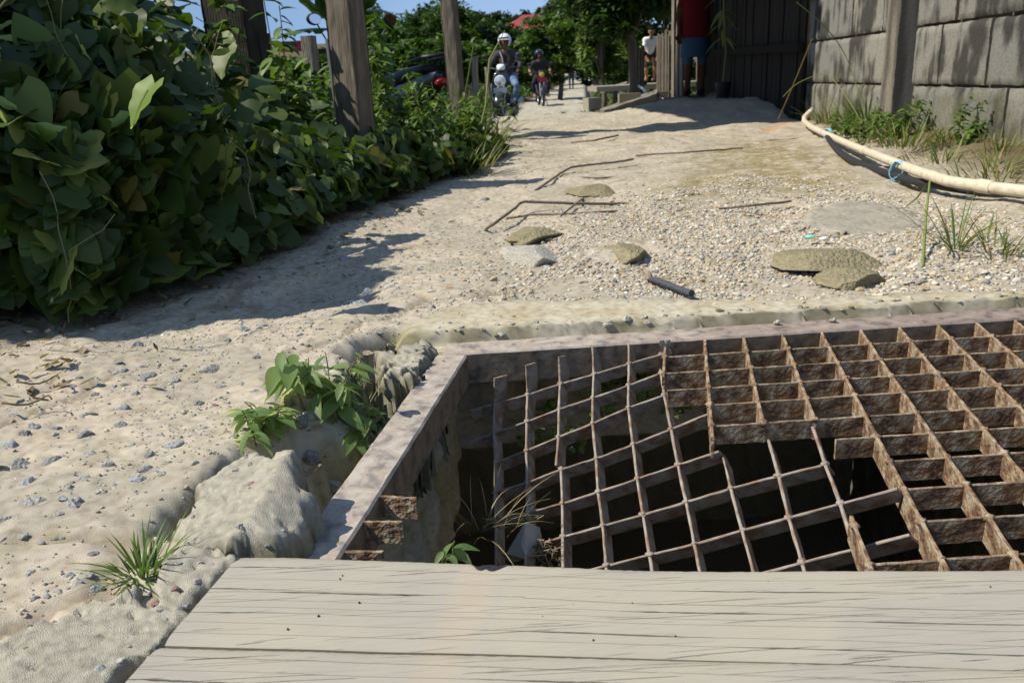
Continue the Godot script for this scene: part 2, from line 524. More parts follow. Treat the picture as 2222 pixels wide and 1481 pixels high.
func build_drain() -> void:
	# the drain below: an unseen void added under lane and edge keeps it dark
	var walls := {
		"drain_wall_back": [Vector3(-0.16, -0.051, -1.176), Vector3(1.5, -0.051, -1.216), 0.13], "drain_wall_left": [Vector3(-0.37, -0.051, 0.4), Vector3(-0.098, -0.051, -1.172), 0.24],
		"drain_wall_right": [Vector3(1.5, 0, -1.21), Vector3(1.5, 0, 0.4), 1.6], "drain_wall_front": [Vector3(1.5, 0, 0.4), Vector3(-1.2, 0, 0.4), 1.6],
		"culvert_wall_back": [Vector3(-1.2, -0.17, -3.2), Vector3(1.5, -0.17, -3.2), 1.43], "culvert_wall_left": [Vector3(-1.2, -0.27, 0.4), Vector3(-1.2, -0.17, -3.2), 1.43], "culvert_wall_right": [Vector3(1.5, -0.15, -3.2), Vector3(1.5, -0.15, -1.2), 1.45]}
	for k in walls:
		var a: Vector3 = walls[k][0]
		var e: Vector3 = walls[k][1]
		var nrm := (e - a).cross(Vector3.UP).normalized()
		var b := MB.new()
		var nu := 120
		var nv := 24 if walls[k][2] < 1.0 else 30
		for j in nv:
			for i in nu:
				var p: Vector3 = a.lerp(e, i / (nu - 1.0)) + Vector3.DOWN * (walls[k][2] * j / (nv - 1.0))
				var n := n_mid.get_noise_3dv(p * 1.2)
				var q := n_fine.get_noise_3dv(p)
				p -= nrm * (n * 0.02 + q * 0.006) * (0.0 if j == 0 else 1.0)
				b.add(p, Color(0.42, 0.385, 0.31).lerp(Color(0.27, 0.27, 0.13), clampf(0.1 + n * 1.6 + q, 0.0, 0.8)))
		b.grid(nv, nu, 0)
		single(k, b.mesh(), M.rough_concrete, "", "", "", "structure")
	var fl := MB.new()
	fl.quad(Vector3(-1.3, -1.58, -3.3), Vector3(1.6, -1.58, -3.3), Vector3(1.6, -1.58, 0.5), Vector3(-1.3, -1.58, 0.5), Color(0.42, 0.38, 0.3))
	single("drain_bed", fl.mesh(), M.rough_concrete, "", "", "", "structure")
	var ce := MB.new()
	ce.box(Vector3(0.15, -0.15, -2.2), Vector3(1.37, 0, 0), Vector3(0, 0.025, 0), Vector3(0, 0, 1.02), Color(0.42, 0.385, 0.31))
	ce.box(Vector3(-0.77, -0.315, -0.4), Vector3(0.44, 0, 0), Vector3(0, 0.025, 0), Vector3(0, 0, 0.8), Color(0.42, 0.385, 0.31))
	single("culvert_ceiling", ce.mesh(), M.rough_concrete, "", "", "", "structure")

	var t := thing("drain_grating", "rusty steel drain grating of welded flat bars set in a wide steel frame", "drain grating", Vector3.ZERO)
	var b := MB.new()
	var dusty := Color(0.66, 0.64, 0.61)  # pale dust lies on the upper faces; the sides are bare gritty rust
	var grimy := Color(0.36, 0.31, 0.25)
	flat_bar(b, [Vector3(-0.1, 0, -1.1415), Vector3(1.5, 0, -1.1805)], Vector3.UP, 0.05, 0.0545, 0.0008, 0.0025, 0.02, dusty, grimy)
	for i in b.v.size():
		# barer, purplish steel shows where the dust is worn off
		if b.c[i] == dusty: b.c[i] = dusty.lerp(Color(0.43, 0.38, 0.365), clampf(smooth(0.05, 0.5, b.v[i].x) * 0.8 + 0.8 * n_low.get_noise_1d(b.v[i].x * 4.0), 0.0, 0.9))
	part("frame_bar", b.mesh(), M.frame, t)
	b = MB.new()
	flat_bar(b, [Vector3(-0.0905, -0.0006, -1.1135), Vector3(-0.181, -0.0006, -0.5985), Vector3(-0.262, -0.0006, -0.14)], Vector3.UP, 0.05, 0.0465, 0.0008, 0.0025, 0.02, dusty, grimy)
	part("frame_bar", b.mesh(), M.frame, t)
	var cum := [0.0, 0.064, 0.13, 0.192, 0.248, 0.31, 0.365, 0.423, 0.481, 0.539, 0.597, 0.655, 0.71, 0.77]
	var t0: Vector3 = Vector3(0.229, 0, -1.125)
	var t8: Vector3 = Vector3(0.7, 0, -1.13)
	var across := (t8 - t0) / 8.0
	across.z = -0.0015
	var along := Vector3(-0.216, 0, 0.976)
	var at := func(i: float, j: float) -> Vector3:
		return t0 + across * i + along * pw([[0, 0.0], [1, 0.064], [2, 0.13], [3, 0.192], [4, 0.248], [5, 0.31], [6, 0.365], [7, 0.423], [8, 0.481], [9, 0.539], [10, 0.597], [11, 0.655], [12, 0.71]], j) - along * 0.004 * (1.0 if j <= 0.0 else 0.0)
	var edge := Color.WHITE
	var spans := [[0, 0, 2.25], [1, 0, 5.6], [2, 0, 5.03], [3, 0, 5.05], [3, 8.75, 12]]
	for i in range(4, 19): spans.append([i, 0, 12])
	for s in spans:
		b = MB.new()
		var j0: float = s[1]
		var j1: float = s[2]
		flat_bar(b, [at.call(s[0], j0) + Vector3(0, -0.002, 0), at.call(s[0], (j0 + j1) / 2) + Vector3(0, -0.002, 0), at.call(s[0], j1) + Vector3(0, -0.002, 0)], Vector3.UP, 0.026, 0.0038, 0.0007, 0.0008, 0.012, edge, Color.WHITE)
		for j in range(1, 12):
			if j >= j0 and j <= j1 and (j > 5 or s[0] >= 4 or j <= 5):
				weld(b, at.call(s[0], j) + Vector3(0, -0.004, 0), R(0.0035, 0.0055))
		part("bearing_bar", b.mesh(), M.rust, t)
	for k in [[1, 0.02], [2, 0.02], [3, 0.1], [4, 1.0], [5, 1.0], [6, 3.25], [7, 4.0], [8, 4.0], [9, 4.0], [10, 3.05], [11, 3.0]]:
		b = MB.new()
		var y := Vector3(0, -0.0035, 0)
		flat_bar(b, [at.call(k[1], k[0]) + y, at.call(11.0, k[0]) + y, at.call(18.4, k[0]) + y], Vector3.UP, 0.024, 0.003, 0.0008, 0.0008, 0.012, edge, edge)
		part("cross_bar", b.mesh(), M.rust, t)
	for s in [[Vector3(-0.135, 0, -0.704), Vector3(-0.102, 0, -0.695)], [Vector3(-0.145, 0, -0.657), Vector3(-0.111, 0, -0.652)], [Vector3(-0.155, 0, -0.608), Vector3(-0.122, 0, -0.604)]]:
		b = MB.new()
		flat_bar(b, [s[0] - Vector3(0.006, 0.003, 0), s[1] - Vector3(0, 0.003, 0)], Vector3.UP, 0.024, 0.003, 0.0012, 0.0006, 0.004)
		part("bar_stub", b.mesh(), M.rust, t)

	# the torn section that hangs into the drain
	var P: Dictionary = {0: {0: Vector3(-0.032, -0.075, -1.1), 1: Vector3(-0.035, -0.106, -1.063), 2: Vector3(-0.034, -0.133, -1.023), 3: Vector3(-0.035, -0.157, -0.981)}, 1: {0: Vector3(0.018, -0.063, -1.1), 1: Vector3(0.014, -0.087, -1.056), 2: Vector3(0.011, -0.111, -1.011), 3: Vector3(0.009, -0.136, -0.964), 4: Vector3(0.007, -0.154, -0.916), 5: Vector3(0.003, -0.174, -0.866)}, 2: {0: Vector3(0.067, -0.049, -1.1), 1: Vector3(0.061, -0.068, -1.05), 2: Vector3(0.056, -0.088, -1), 3: Vector3(0.055, -0.111, -0.949), 4: Vector3(0.052, -0.133, -0.898), 5: Vector3(0.048, -0.15, -0.848)}, 3: {0: Vector3(0.117, -0.035, -1.096), 1: Vector3(0.109, -0.05, -1.042), 2: Vector3(0.102, -0.065, -0.988), 3: Vector3(0.1, -0.09, -0.933), 4: Vector3(0.096, -0.11, -0.881), 5: Vector3(0.095, -0.127, -0.83), 6: Vector3(0.092, -0.147, -0.778)}, 4: {0: Vector3(0.168, -0.019, -1.089), 1: Vector3(0.158, -0.03, -1.032), 2: Vector3(0.149, -0.04, -0.977), 3: Vector3(0.146, -0.066, -0.919), 4: Vector3(0.142, -0.086, -0.865), 5: Vector3(0.14, -0.104, -0.812), 6: Vector3(0.138, -0.124, -0.76)}, 5: {1: Vector3(0.201, -0.01, -1.02), 2: Vector3(0.194, -0.019, -0.963), 3: Vector3(0.191, -0.041, -0.905), 4: Vector3(0.188, -0.062, -0.849), 5: Vector3(0.186, -0.081, -0.795), 6: Vector3(0.183, -0.101, -0.741)}, 6: {5: Vector3(0.23, -0.056, -0.776), 6: Vector3(0.228, -0.076, -0.723)}, 7: {5: Vector3(0.275, -0.033, -0.756), 6: Vector3(0.268, -0.051, -0.702), 7: Vector3(0.263, -0.068, -0.649)}, 8: {5: Vector3(0.315, -0.011, -0.735), 6: Vector3(0.308, -0.024, -0.678), 7: Vector3(0.299, -0.038, -0.622)}}
	t = thing("sunken_grating_panel", "torn section of rusty grating sagging into the drain", "grating panel", Vector3.ZERO)
	var up := Vector3(-0.45, 0.82, 0.35).normalized()
	var tops := {0: Vector3(-0.03, -0.036, -1.1), 1: Vector3(0.018, -0.02, -1.104), 2: Vector3(0.067, -0.011, -1.108), 3: Vector3(0.118, -0.001, -1.114), 4: Vector3(0.172, 0.001, -1.116), 5: Vector3(0.206, -0.017, -1.05), 6: Vector3(0.239, -0.048, -0.838), 7: Vector3(0.286, -0.024, -0.825), 8: Vector3(0.326, 0, -0.8)}
	for L in P:
		var keys: Array = P[L].keys()
		keys.sort()
		var pts := [tops[L]]
		for k in keys: pts.append(P[L][k])
		var n := pts.size()
		pts.append(pts[n - 1] + (pts[n - 1] - pts[n - 2]) * 1.8)
		if L == 0: pts.append(pts[n] + (pts[n] - pts[n - 1]))
		b = MB.new()
		if L == 2: # this bar has snapped between two crossings
			flat_bar(b, pts.slice(0, 4) + [pts[3].lerp(pts[4], 0.82) + Vector3(-0.006, -0.004, 0)], up, 0.024, 0.0034, 0.0007, 0.0008, 0.012, edge, edge)
			flat_bar(b, [pts[4].lerp(pts[3], 0.06)] + pts.slice(4), up, 0.024, 0.0034, 0.0007, 0.0008, 0.012, edge, edge)
		else:
			flat_bar(b, pts, up, 0.024, 0.0034, 0.0007, 0.0008, 0.012, edge, edge)
		for k in keys: weld(b, P[L][k] - up * 0.002, R(0.0035, 0.005))
		part("bearing_bar", b.mesh(), M.rust_worn, t)
	for C in range(0, 8):
		var pts := []
		for L in 9:
			if P[L].has(C): pts.append(P[L][C] - up * 0.0016)
		var n := pts.size()
		var head: Vector3 = pts[0] + (pts[0] - pts[1]) * [0.75, 0.7, 0.1, 0.15, 0.6, 0.7, 1.0, 1.0][C]
		var tail: Vector3 = pts[n - 1] + (pts[n - 1] - pts[n - 2]) * [0.95, 0.15, 0.1, 0.98, 0.97, 0.03, 1.02, 0.95][C]
		b = MB.new()
		flat_bar(b, [head] + pts + [tail], up, 0.022, 0.0028, 0.0008, 0.0008, 0.012, edge, edge)
		part("cross_bar", b.mesh(), M.rust_worn, t)

# a plank between a far and a near edge; checks are real splits that follow the grain
func plank(called: String, far_: Array, near_: Array, y: float, thick: float, splits: Array, notch: Vector2, label: String) -> void:
	var t := thing(called, label, "plank", Vector3.ZERO, "weathered planks laid over the drain")
	var x0: float = far_[0][0]
	var nx0: float = near_[0][0]
	var x1: float = far_[far_.size() - 1][0]
	var nu := 330
	var rows := []  # across the plank: [share, split number or -1, side, depth share]
	var base := []
	for i in 27: base.append([i / 26.0, -1, 0.0, 0.0])
	for s in splits.size():
		for q in [[-1.7, 0.0], [-1.0, 0.0], [-0.4, 1.0], [0.4, 1.0], [1.0, 0.0], [1.7, 0.0]]:
			base.append([splits[s][0], s, q[0], q[1]])
	base = base.filter(func(r): return r[1] >= 0 or splits.all(func(s): return absf(s[0] - r[0]) > 0.012))
	base.sort_custom(func(p, q): return p[0] + p[2] * 0.0001 < q[0] + q[2] * 0.0001)
	var b := MB.new()
	var nr := base.size()
	for i in nu:
		var u := pow(i / (nu - 1.0), 1.15)
		for r in base:
			var ff: float = r[0]
			var x := lerpf(lerpf(x0, nx0, ff), x1, u)
			var zf := pw(far_, x)
			var zn := pw(near_, x)
			if notch.y > 0.0:
				zf += notch.y * smooth(0.013, 0.007, absf(x - notch.x)) * (1.0 + 0.3 * sin(x * 700.0)) * pow(1.0 - ff, 14.0)
			zf += n_fine.get_noise_1d(x * 3.0) * 0.0006
			var z := lerpf(zf, zn, ff)
			var yy := y + n_low.get_noise_2d(x * 2.0, z * 2.0) * 0.002
			yy -= 0.003 * pow(absf(ff * 2.0 - 1.0), 14.0)
			if r[1] >= 0:
				var s: Array = splits[r[1]]
				var w := smooth(s[1], s[1] + 0.03, x) * (1.0 - smooth(s[2] - 0.06, s[2], x)) * (0.6 + 0.6 * n_mid.get_noise_1d(x * 4.0 + r[1] * 7.0))
				z += n_mid.get_noise_1d(x * 0.8 + 30.0 * r[1]) * 0.0007 + s[4] * (x - s[1]) + r[2] * maxf(0.00025, s[3] * w)
				yy -= r[3] * clampf(w * 3.0, 0.0, 1.0) * 0.009
			var g := 0.5 + 0.5 * n_mid.get_noise_2d(x * 0.35, z * 1.6)
			var k := Color(0.365, 0.335, 0.27).lerp(Color(0.325, 0.305, 0.255), g)
			k = k.lerp(Color(0.29, 0.28, 0.255), clampf(0.25 + n_low.get_noise_2d(x * 3.0, z * 5.0 + 2.0) * 1.6, 0.0, 0.5))
			# orange bleed below the knot hole
			var band := absf(x - (-0.032 - 0.20 * (z + 0.52) - 0.6 * pow(maxf(0.0, z + 0.52), 2.0)))
			k = k.lerp(Color(0.42, 0.32, 0.22), smooth(0.022, 0.004, band) * 0.24)
			k = k.lerp(Color(0.30, 0.30, 0.29), smooth(0.0022, 0.0008, absf(band - 0.021)) * 0.35)
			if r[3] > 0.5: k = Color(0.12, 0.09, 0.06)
			b.add(Vector3(x, yy, z), k)
	b.grid(nu, nr, 0)
	# long sides and the sawn end
	for e in [0, nr - 1]:
		var first := b.v.size()
		for i in nu:
			var p := b.v[i * nr + e]
			b.add(p, Color(0.36, 0.31, 0.22))
			b.add(p + Vector3(0, -thick, 0.001), Color(0.30, 0.26, 0.18))
		b.grid(nu, 2, first)
	for i in [0, nu - 1]:
		var first := b.v.size()
		for r in nr:
			var p := b.v[i * nr + r]
			b.add(p, Color(0.38, 0.33, 0.25))
			b.add(Vector3(p.x + 0.003, y - thick, p.z), Color(0.30, 0.25, 0.17))
		b.grid(nr, 2, first)
	var turn := Basis(Vector3.UP, -0.13)
	var back := turn.inverse()
	for i in b.v.size(): b.v[i] = back * b.v[i]
	part("board", b.mesh(), M.plank, t).basis = turn
	# nail and worm holes
	for i in 14:
		var x := R(x0 + 0.04, 0.4)
		var z := lerpf(pw(far_, x), pw(near_, x), R(0.12, 0.9))
		var h := MB.new()
		h.lathe(Vector3(x, y - 0.001, z), Vector3.UP, [[0.0, 0.0], [0.0013, R(0.0005, 0.0011)], [0.0022, 0.0004], [0.0022, 0.0]], 8)
		part("nail_head", h.mesh(), M.dark_iron, t)

func build_planks() -> void:
	plank("plank", [[-0.228, -0.558], [-0.188, -0.554], [-0.038, -0.530], [0.066, -0.512], [0.147, -0.502], [0.357, -0.485], [0.9, -0.44]], [[-0.248, -0.4555], [-0.125, -0.4405], [-0.029, -0.429], [0.295, -0.3885], [0.9, -0.312]], 0.03, 0.026,
		[[0.16, -0.24, -0.14, 0.0007, 0.0], [0.42, -0.25, -0.16, 0.0011, 0.01], [0.455, -0.2, -0.03, 0.0010, -0.012], [0.68, -0.25, -0.16, 0.0006, 0.0], [0.3, 0.10, 0.26, 0.0007, 0.0], [0.55, 0.06, 0.2, 0.0010, 0.004], [0.62, 0.2, 0.36, 0.0006, 0.0], [0.8, -0.02, 0.13, 0.0009, 0.006], [0.9, 0.12, 0.36, 0.0007, 0.0]],
		Vector2(-0.027, 0.0125), "wide bleached plank with a dark knot notch in its long edge beside the grating")
	plank("plank", [[-0.250, -0.4525], [-0.125, -0.4375], [-0.029, -0.4265], [0.295, -0.3875], [0.9, -0.311]], [[-0.272, -0.345], [-0.1, -0.325], [0.295, -0.275], [0.9, -0.2]], 0.0305, 0.026,
		[[0.12, -0.262, -0.15, 0.0010, 0.01], [0.3, -0.262, -0.08, 0.0012, 0.02], [0.22, -0.04, 0.1, 0.0008, 0.0], [0.36, -0.04, 0.3, 0.0017, -0.02], [0.13, 0.08, 0.3, 0.0006, 0.01]],
		Vector2(0, 0), "split bleached plank with a rounded end beside the notched plank")

func tube_thing(called: String, pts: Array, r: float, m: Material, label: String, cat: String, group := "", wob := 0.0) -> void:
	var p := resample(pts, 0.03)
	var rad := []
	for i in p.size():
		p[i] += Vector3(n_fine.get_noise_1d(i * 0.31), n_fine.get_noise_1d(i * 0.37 + 50.0), n_fine.get_noise_1d(i * 0.3 + 90.0)) * wob
		rad.append(r * (1.0 + 0.12 * n_fine.get_noise_1d(i * 0.9)))
	var b := MB.new()
	b.tube(p, rad, 9)
	single(called, b.mesh(), m, label, cat, group)

func build_lane_debris() -> void:
	# gravel: three pebble shapes, tinted one by one
	var shapes := [stone_mesh(5, 0.62, 8, 6), stone_mesh(6, 0.7, 8, 6), stone_mesh(7, 0.55, 8, 6)]
	var palette := [Color(0.56, 0.5, 0.38), Color(0.62, 0.57, 0.46), Color(0.48, 0.41, 0.28), Color(0.40, 0.38, 0.33), Color(0.52, 0.40, 0.24), Color(0.66, 0.63, 0.55), Color(0.30, 0.30, 0.29), Color(0.45, 0.36, 0.29)]
	var sets := [[], [], []]
	var tints := [[], [], []]
	var near_ := []
	var lo := Vector2(1e9, 1e9)
	var hi := -lo
	for p in gravel_zone:
		lo = lo.min(p)
		hi = hi.max(p)
	var made := 0
	for tries in 170000:
		if made > 26000: break
		var p := Vector2(R(lo.x - 0.2, hi.x + 0.1), R(lo.y - 0.25, hi.y + 0.05))
		var strip := false
		if rng.randf() < 0.16:
			# a thinner scatter over the whole lane
			p = Vector2(R(-0.95, 1.5), R(-4.5, -0.45))
			strip = true
		if in_pit(p.x, p.y) or p.x < pw(EDGE_A, -p.y) - 0.05: continue
		var d := inside_dist(p, gravel_zone)
		if d < 0.0 and not strip and rng.randf() > exp(d / 0.07): continue
		var dens := n_mid.get_noise_2d(p.x * 0.35, p.y * 0.35) + n_low.get_noise_2d(p.x * 2.0, p.y * 2.0)
		if d > 0.0 and rng.randf() > clampf(0.45 + dens * 1.3 + d * 3.0, 0.1, 1.0): continue
		if p.y > -1.6 and inside_dist(p, apron) > -0.012 and rng.randf() > 0.03: continue
		if p.y > -1.3 and inside_dist(p, trench) > 0.0 and rng.randf() > 0.4: continue
		made += 1
		var r := (R(0.0018, 0.0046) + (R(0.002, 0.004) if rng.randf() < 0.09 else 0.0)) * (0.62 if strip else 1.0)
		var k: Color = palette[rng.randi() % palette.size()] * R(0.8, 1.12)
		if rng.randf() < 0.02: k = Color(0.42, 0.24, 0.14)
		var bs := Basis.from_euler(Vector3(R(-0.5, 0.5), R(0, TAU), R(-0.5, 0.5))).scaled(Vector3(r * R(0.8, 1.5), r * R(0.8, 1.1), r))
		var x := Transform3D(bs, Vector3(p.x, gh(p.x, p.y) + r * R(-0.25, 0.3), p.y))
		var w := rng.randi() % 3
		if not strip and r > 0.0044 and p.y > -1.75 and near_.size() < 300:
			near_.append([w, x, k])
		else:
			sets[w].append(x)
			tints[w].append(k)
	for w in 3:
		var o := many("gravel", shapes[w], M.pebble, self, sets[w], tints[w])
		tag(o, ["cream and tan river gravel strewn over the lane", "loose pale gravel lying on the lane beyond the concrete lip", "fine mixed gravel scattered across the eroded lane"][w], "gravel", "", "stuff")
	var pm := []
	for k in palette:
		pm.append(mat("pebble", {"color": k, "rough": 0.85, "bump": M.t_grain, "relief": 0.1, "tri": Vector3(9, 9, 9)}))
	for q in near_:
		var o := part("pebble", shapes[q[0]], pm[rng.randi() % pm.size()], ground_root)
		o.transform = q[1]

	# fine grit worked into the stony side of the lane
	var gx := []
	var gc := []
	while gx.size() < 9000:
		var p := Vector2(R(-0.85, 0.35), R(-2.3, -0.42))
		if in_pit(p.x, p.y) or p.x < pw(EDGE_A, -p.y) - 0.08 or inside_dist(p, gravel_zone) > 0.02: continue
		if rng.randf() > clampf(0.5 + 1.3 * n_mid.get_noise_2d(p.x * 0.6, p.y * 0.6), 0.12, 1.0): continue
		if p.y > -1.5 and inside_dist(p, apron) > 0.0 and rng.randf() > 0.12: continue
		var r := R(0.0007, 0.0019) + (R(0.0, 0.003) if rng.randf() < 0.06 else 0.0)
		gx.append(Transform3D(Basis.from_euler(rv()).scaled(Vector3(r * R(0.8, 1.6), r, r)), Vector3(p.x, gh(p.x, p.y) + r * 0.1, p.y)))
		var k: Color = [Color(0.42, 0.36, 0.27), Color(0.34, 0.3, 0.23), Color(0.5, 0.45, 0.35), Color(0.3, 0.3, 0.28), Color(0.26, 0.27, 0.27)][rng.randi() % 5]
		gc.append(k * R(0.8, 1.2))
	tag(many("grit", shapes[1], M.pebble, self, gx, gc), "fine grit worked into the eroded stony side of the lane", "grit", "", "stuff")

	# stones bedded in the lane
	var list := [[-0.577, -0.833, 0.0134, 0], [-0.539, -0.786, 0.0168, 0], [-0.505, -0.787, 0.0114, 0], [-0.503, -0.856, 0.0145, 0], [-0.577, -0.883, 0.0089, 0], [-0.549, -0.878, 0.0081, 0], [-0.533, -0.926, 0.0109, 0], [-0.496, -0.939, 0.0094, 0], [-0.594, -0.932, 0.0055, 0], [-0.551, -0.985, 0.0066, 0], [-0.567, -1.080, 0.0142, 0], [-0.516, -1.064, 0.0132, 0], [-0.470, -1.037, 0.0094, 0], [-0.394, -1.006, 0.0092, 0], [-0.405, -0.948, 0.0079, 0], [-0.373, -0.961, 0.0048, 0], [-0.379, -0.805, 0.0130, 0], [-0.398, -0.783, 0.0087, 0], [-0.392, -0.734, 0.0127, 0], [-0.408, -0.723, 0.0044, 0], [-0.388, -0.752, 0.0091, 0], [-0.447, -0.736, 0.0089, 0], [-0.431, -0.691, 0.0084, 0], [-0.472, -0.693, 0.0139, 0], [-0.501, -0.734, 0.0089, 0], [-0.451, -0.719, 0.0050, 0], [-0.365, -1.004, 0.0067, 0], [-0.340, -0.975, 0.0073, 0], [-0.588, -1.196, 0.0117, 0], [-0.475, -1.158, 0.0076, 0], [-0.501, -1.122, 0.0074, 0], [-0.521, -1.106, 0.0055, 0], [-0.536, -1.096, 0.0081, 0], [-0.428, -1.222, 0.0110, 0], [-0.434, -1.071, 0.0212, 1], [-0.439, -0.900, 0.0068, 1], [-0.412, -0.919, 0.0054, 1], [-0.416, -0.711, 0.0068, 1], [-0.593, -1.009, 0.0050, 0], [-0.376, -0.932, 0.0062, 2], [-0.430, -0.815, 0.0049, 0], [-0.467, -0.795, 0.0081, 0], [-0.432, -0.761, 0.0078, 0], [-0.365, -0.738, 0.0057, 0], [-0.627, -0.927, 0.0086, 0], [-0.610, -0.919, 0.0069, 0], [-0.333, -0.883, 0.0045, 0], [-0.364, -0.857, 0.0065, 0], [-0.472, -0.882, 0.0082, 0], [-0.569, -1.028, 0.0077, 0], [-0.530, -1.022, 0.0068, 0], [-0.446, -1.193, 0.0088, 0], [-0.662, -1.254, 0.0082, 0], [-0.404, -1.244, 0.0101, 0],
		[-0.294, -1.450, 0.0204, 0], [-0.264, -1.448, 0.0136, 0], [-0.261, -1.362, 0.0167, 0], [-0.200, -1.303, 0.0123, 0], [-0.245, -1.692, 0.0188, 0], [-0.214, -1.609, 0.0105, 0], [-0.282, -1.543, 0.0158, 0], [-0.377, -1.808, 0.0167, 0], [-0.334, -1.781, 0.0148, 0], [-0.266, -1.595, 0.0104, 0], [-0.251, -1.560, 0.0131, 0], [-0.242, -1.528, 0.0100, 0], [-0.224, -1.478, 0.0111, 0], [-0.066, -2.673, 0.0169, 0], [-0.090, -2.549, 0.0139, 0], [-0.312, -1.377, 0.0078, 1], [-0.373, -1.500, 0.0154, 0], [-0.189, -1.656, 0.0108, 0], [-0.001, -1.651, 0.0092, 0], [-0.208, -1.190, 0.0079, 0], [-0.302, -1.215, 0.0069, 0], [0.109, -1.333, 0.0138, 0], [0.111, -1.711, 0.0111, 1], [-0.329, -1.190, 0.0079, 0], [-0.173, -1.586, 0.0074, 0], [-0.216, -1.546, 0.0072, 0],
		[-0.472, -0.691, 0.0143, 0], [-0.429, -0.686, 0.0097, 0], [-0.481, -0.662, 0.0069, 0], [-0.415, -0.628, 0.0084, 0], [-0.406, -0.568, 0.0050, 1], [-0.376, -0.538, 0.0053, 0], [-0.362, -0.553, 0.0070, 1], [-0.370, -0.562, 0.0049, 0], [-0.356, -0.561, 0.0060, 0], [-0.367, -0.595, 0.0052, 0], [-0.397, -0.574, 0.0045, 0], [-0.461, -0.626, 0.0066, 0], [-0.452, -0.718, 0.0061, 0], [-0.416, -0.711, 0.0074, 1], [-0.434, -0.667, 0.0051, 0], [-0.446, -0.628, 0.0054, 0], [-0.343, -0.549, 0.0065, 0], [-0.369, -0.543, 0.0059, 0], [-0.384, -0.535, 0.0042, 0]]
	var sm := []
	for i in 6: sm.append(stone_mesh(20 + i, 0.75 if i % 2 else 0.6, 18, 12))
	var greys := [[M.stone_grey, M.stone_blue, M.stone_dark], [M.stone_pale], [M.stone_red]]
	for i in 190:
		var d := R(0.5, 2.4)
		var x := R(maxf(-0.8, pw(EDGE_A, d)), 0.25)
		if not in_pit(x, -d) and inside_dist(Vector2(x, -d), trench) < -0.01 and inside_dist(Vector2(x, -d), apron) < -0.01:
			list.append([x, -d, R(0.0022, 0.0085), 0 if rng.randf() < 0.7 else 1])
	for s in list:
		var r: float = s[2]
		var g: Array = greys[s[3]]
		var o := part("stone", sm[rng.randi() % 6], g[rng.randi() % g.size()], ground_root)
		o.transform = Transform3D(Basis.from_euler(Vector3(R(-0.2, 0.2), R(0, TAU), R(-0.2, 0.2))).scaled(Vector3(r * 1.05, r * R(0.7, 1.0), r * R(0.75, 1.0))), Vector3(s[0], gh(s[0], s[1]) - r * (R(0.0, 0.22) if s[3] == 0 else 0.15), s[1]))

	for i in 30:
		var z := R(-1.12, -0.62)
		var x := pit_left(z) - R(0.004, 0.1)
		var r := R(0.005, 0.014)
		var o := part("rubble_stone", sm[rng.randi() % 6], [M.stone_pale, M.stone_grey, M.stone_dark][rng.randi() % 3], ground_root)
		o.transform = Transform3D(Basis.from_euler(rv()).scaled(Vector3(r, r * R(0.7, 1.0), r)), Vector3(x, gh(x, z) + r * 0.1, z))

	for i in 70:
		var x := R(-0.12, 1.0)
		var z := -1.168 - 0.025 * (x + 0.104) - R(0.002, 0.022)
		var r := R(0.0025, 0.007) * (1.0 if x < 0.4 else 0.7)
		var o := part("rubble_stone", sm[rng.randi() % 6], [M.stone_pale, M.moss_stone, M.moss_stone, M.stone_grey][rng.randi() % 4], ground_root)
		o.transform = Transform3D(Basis.from_euler(rv()).scaled(Vector3(r * 1.3, r * 0.8, r)), Vector3(x, gh(x, z) + r * 0.05, z))

	# broken concrete along the edge of the drain
	var paint := concrete_paint
	var bc: Vector3 = Vector3(-0.226, 0.05, -0.651)
	var boulder := Vector2(bc.x, bc.z)
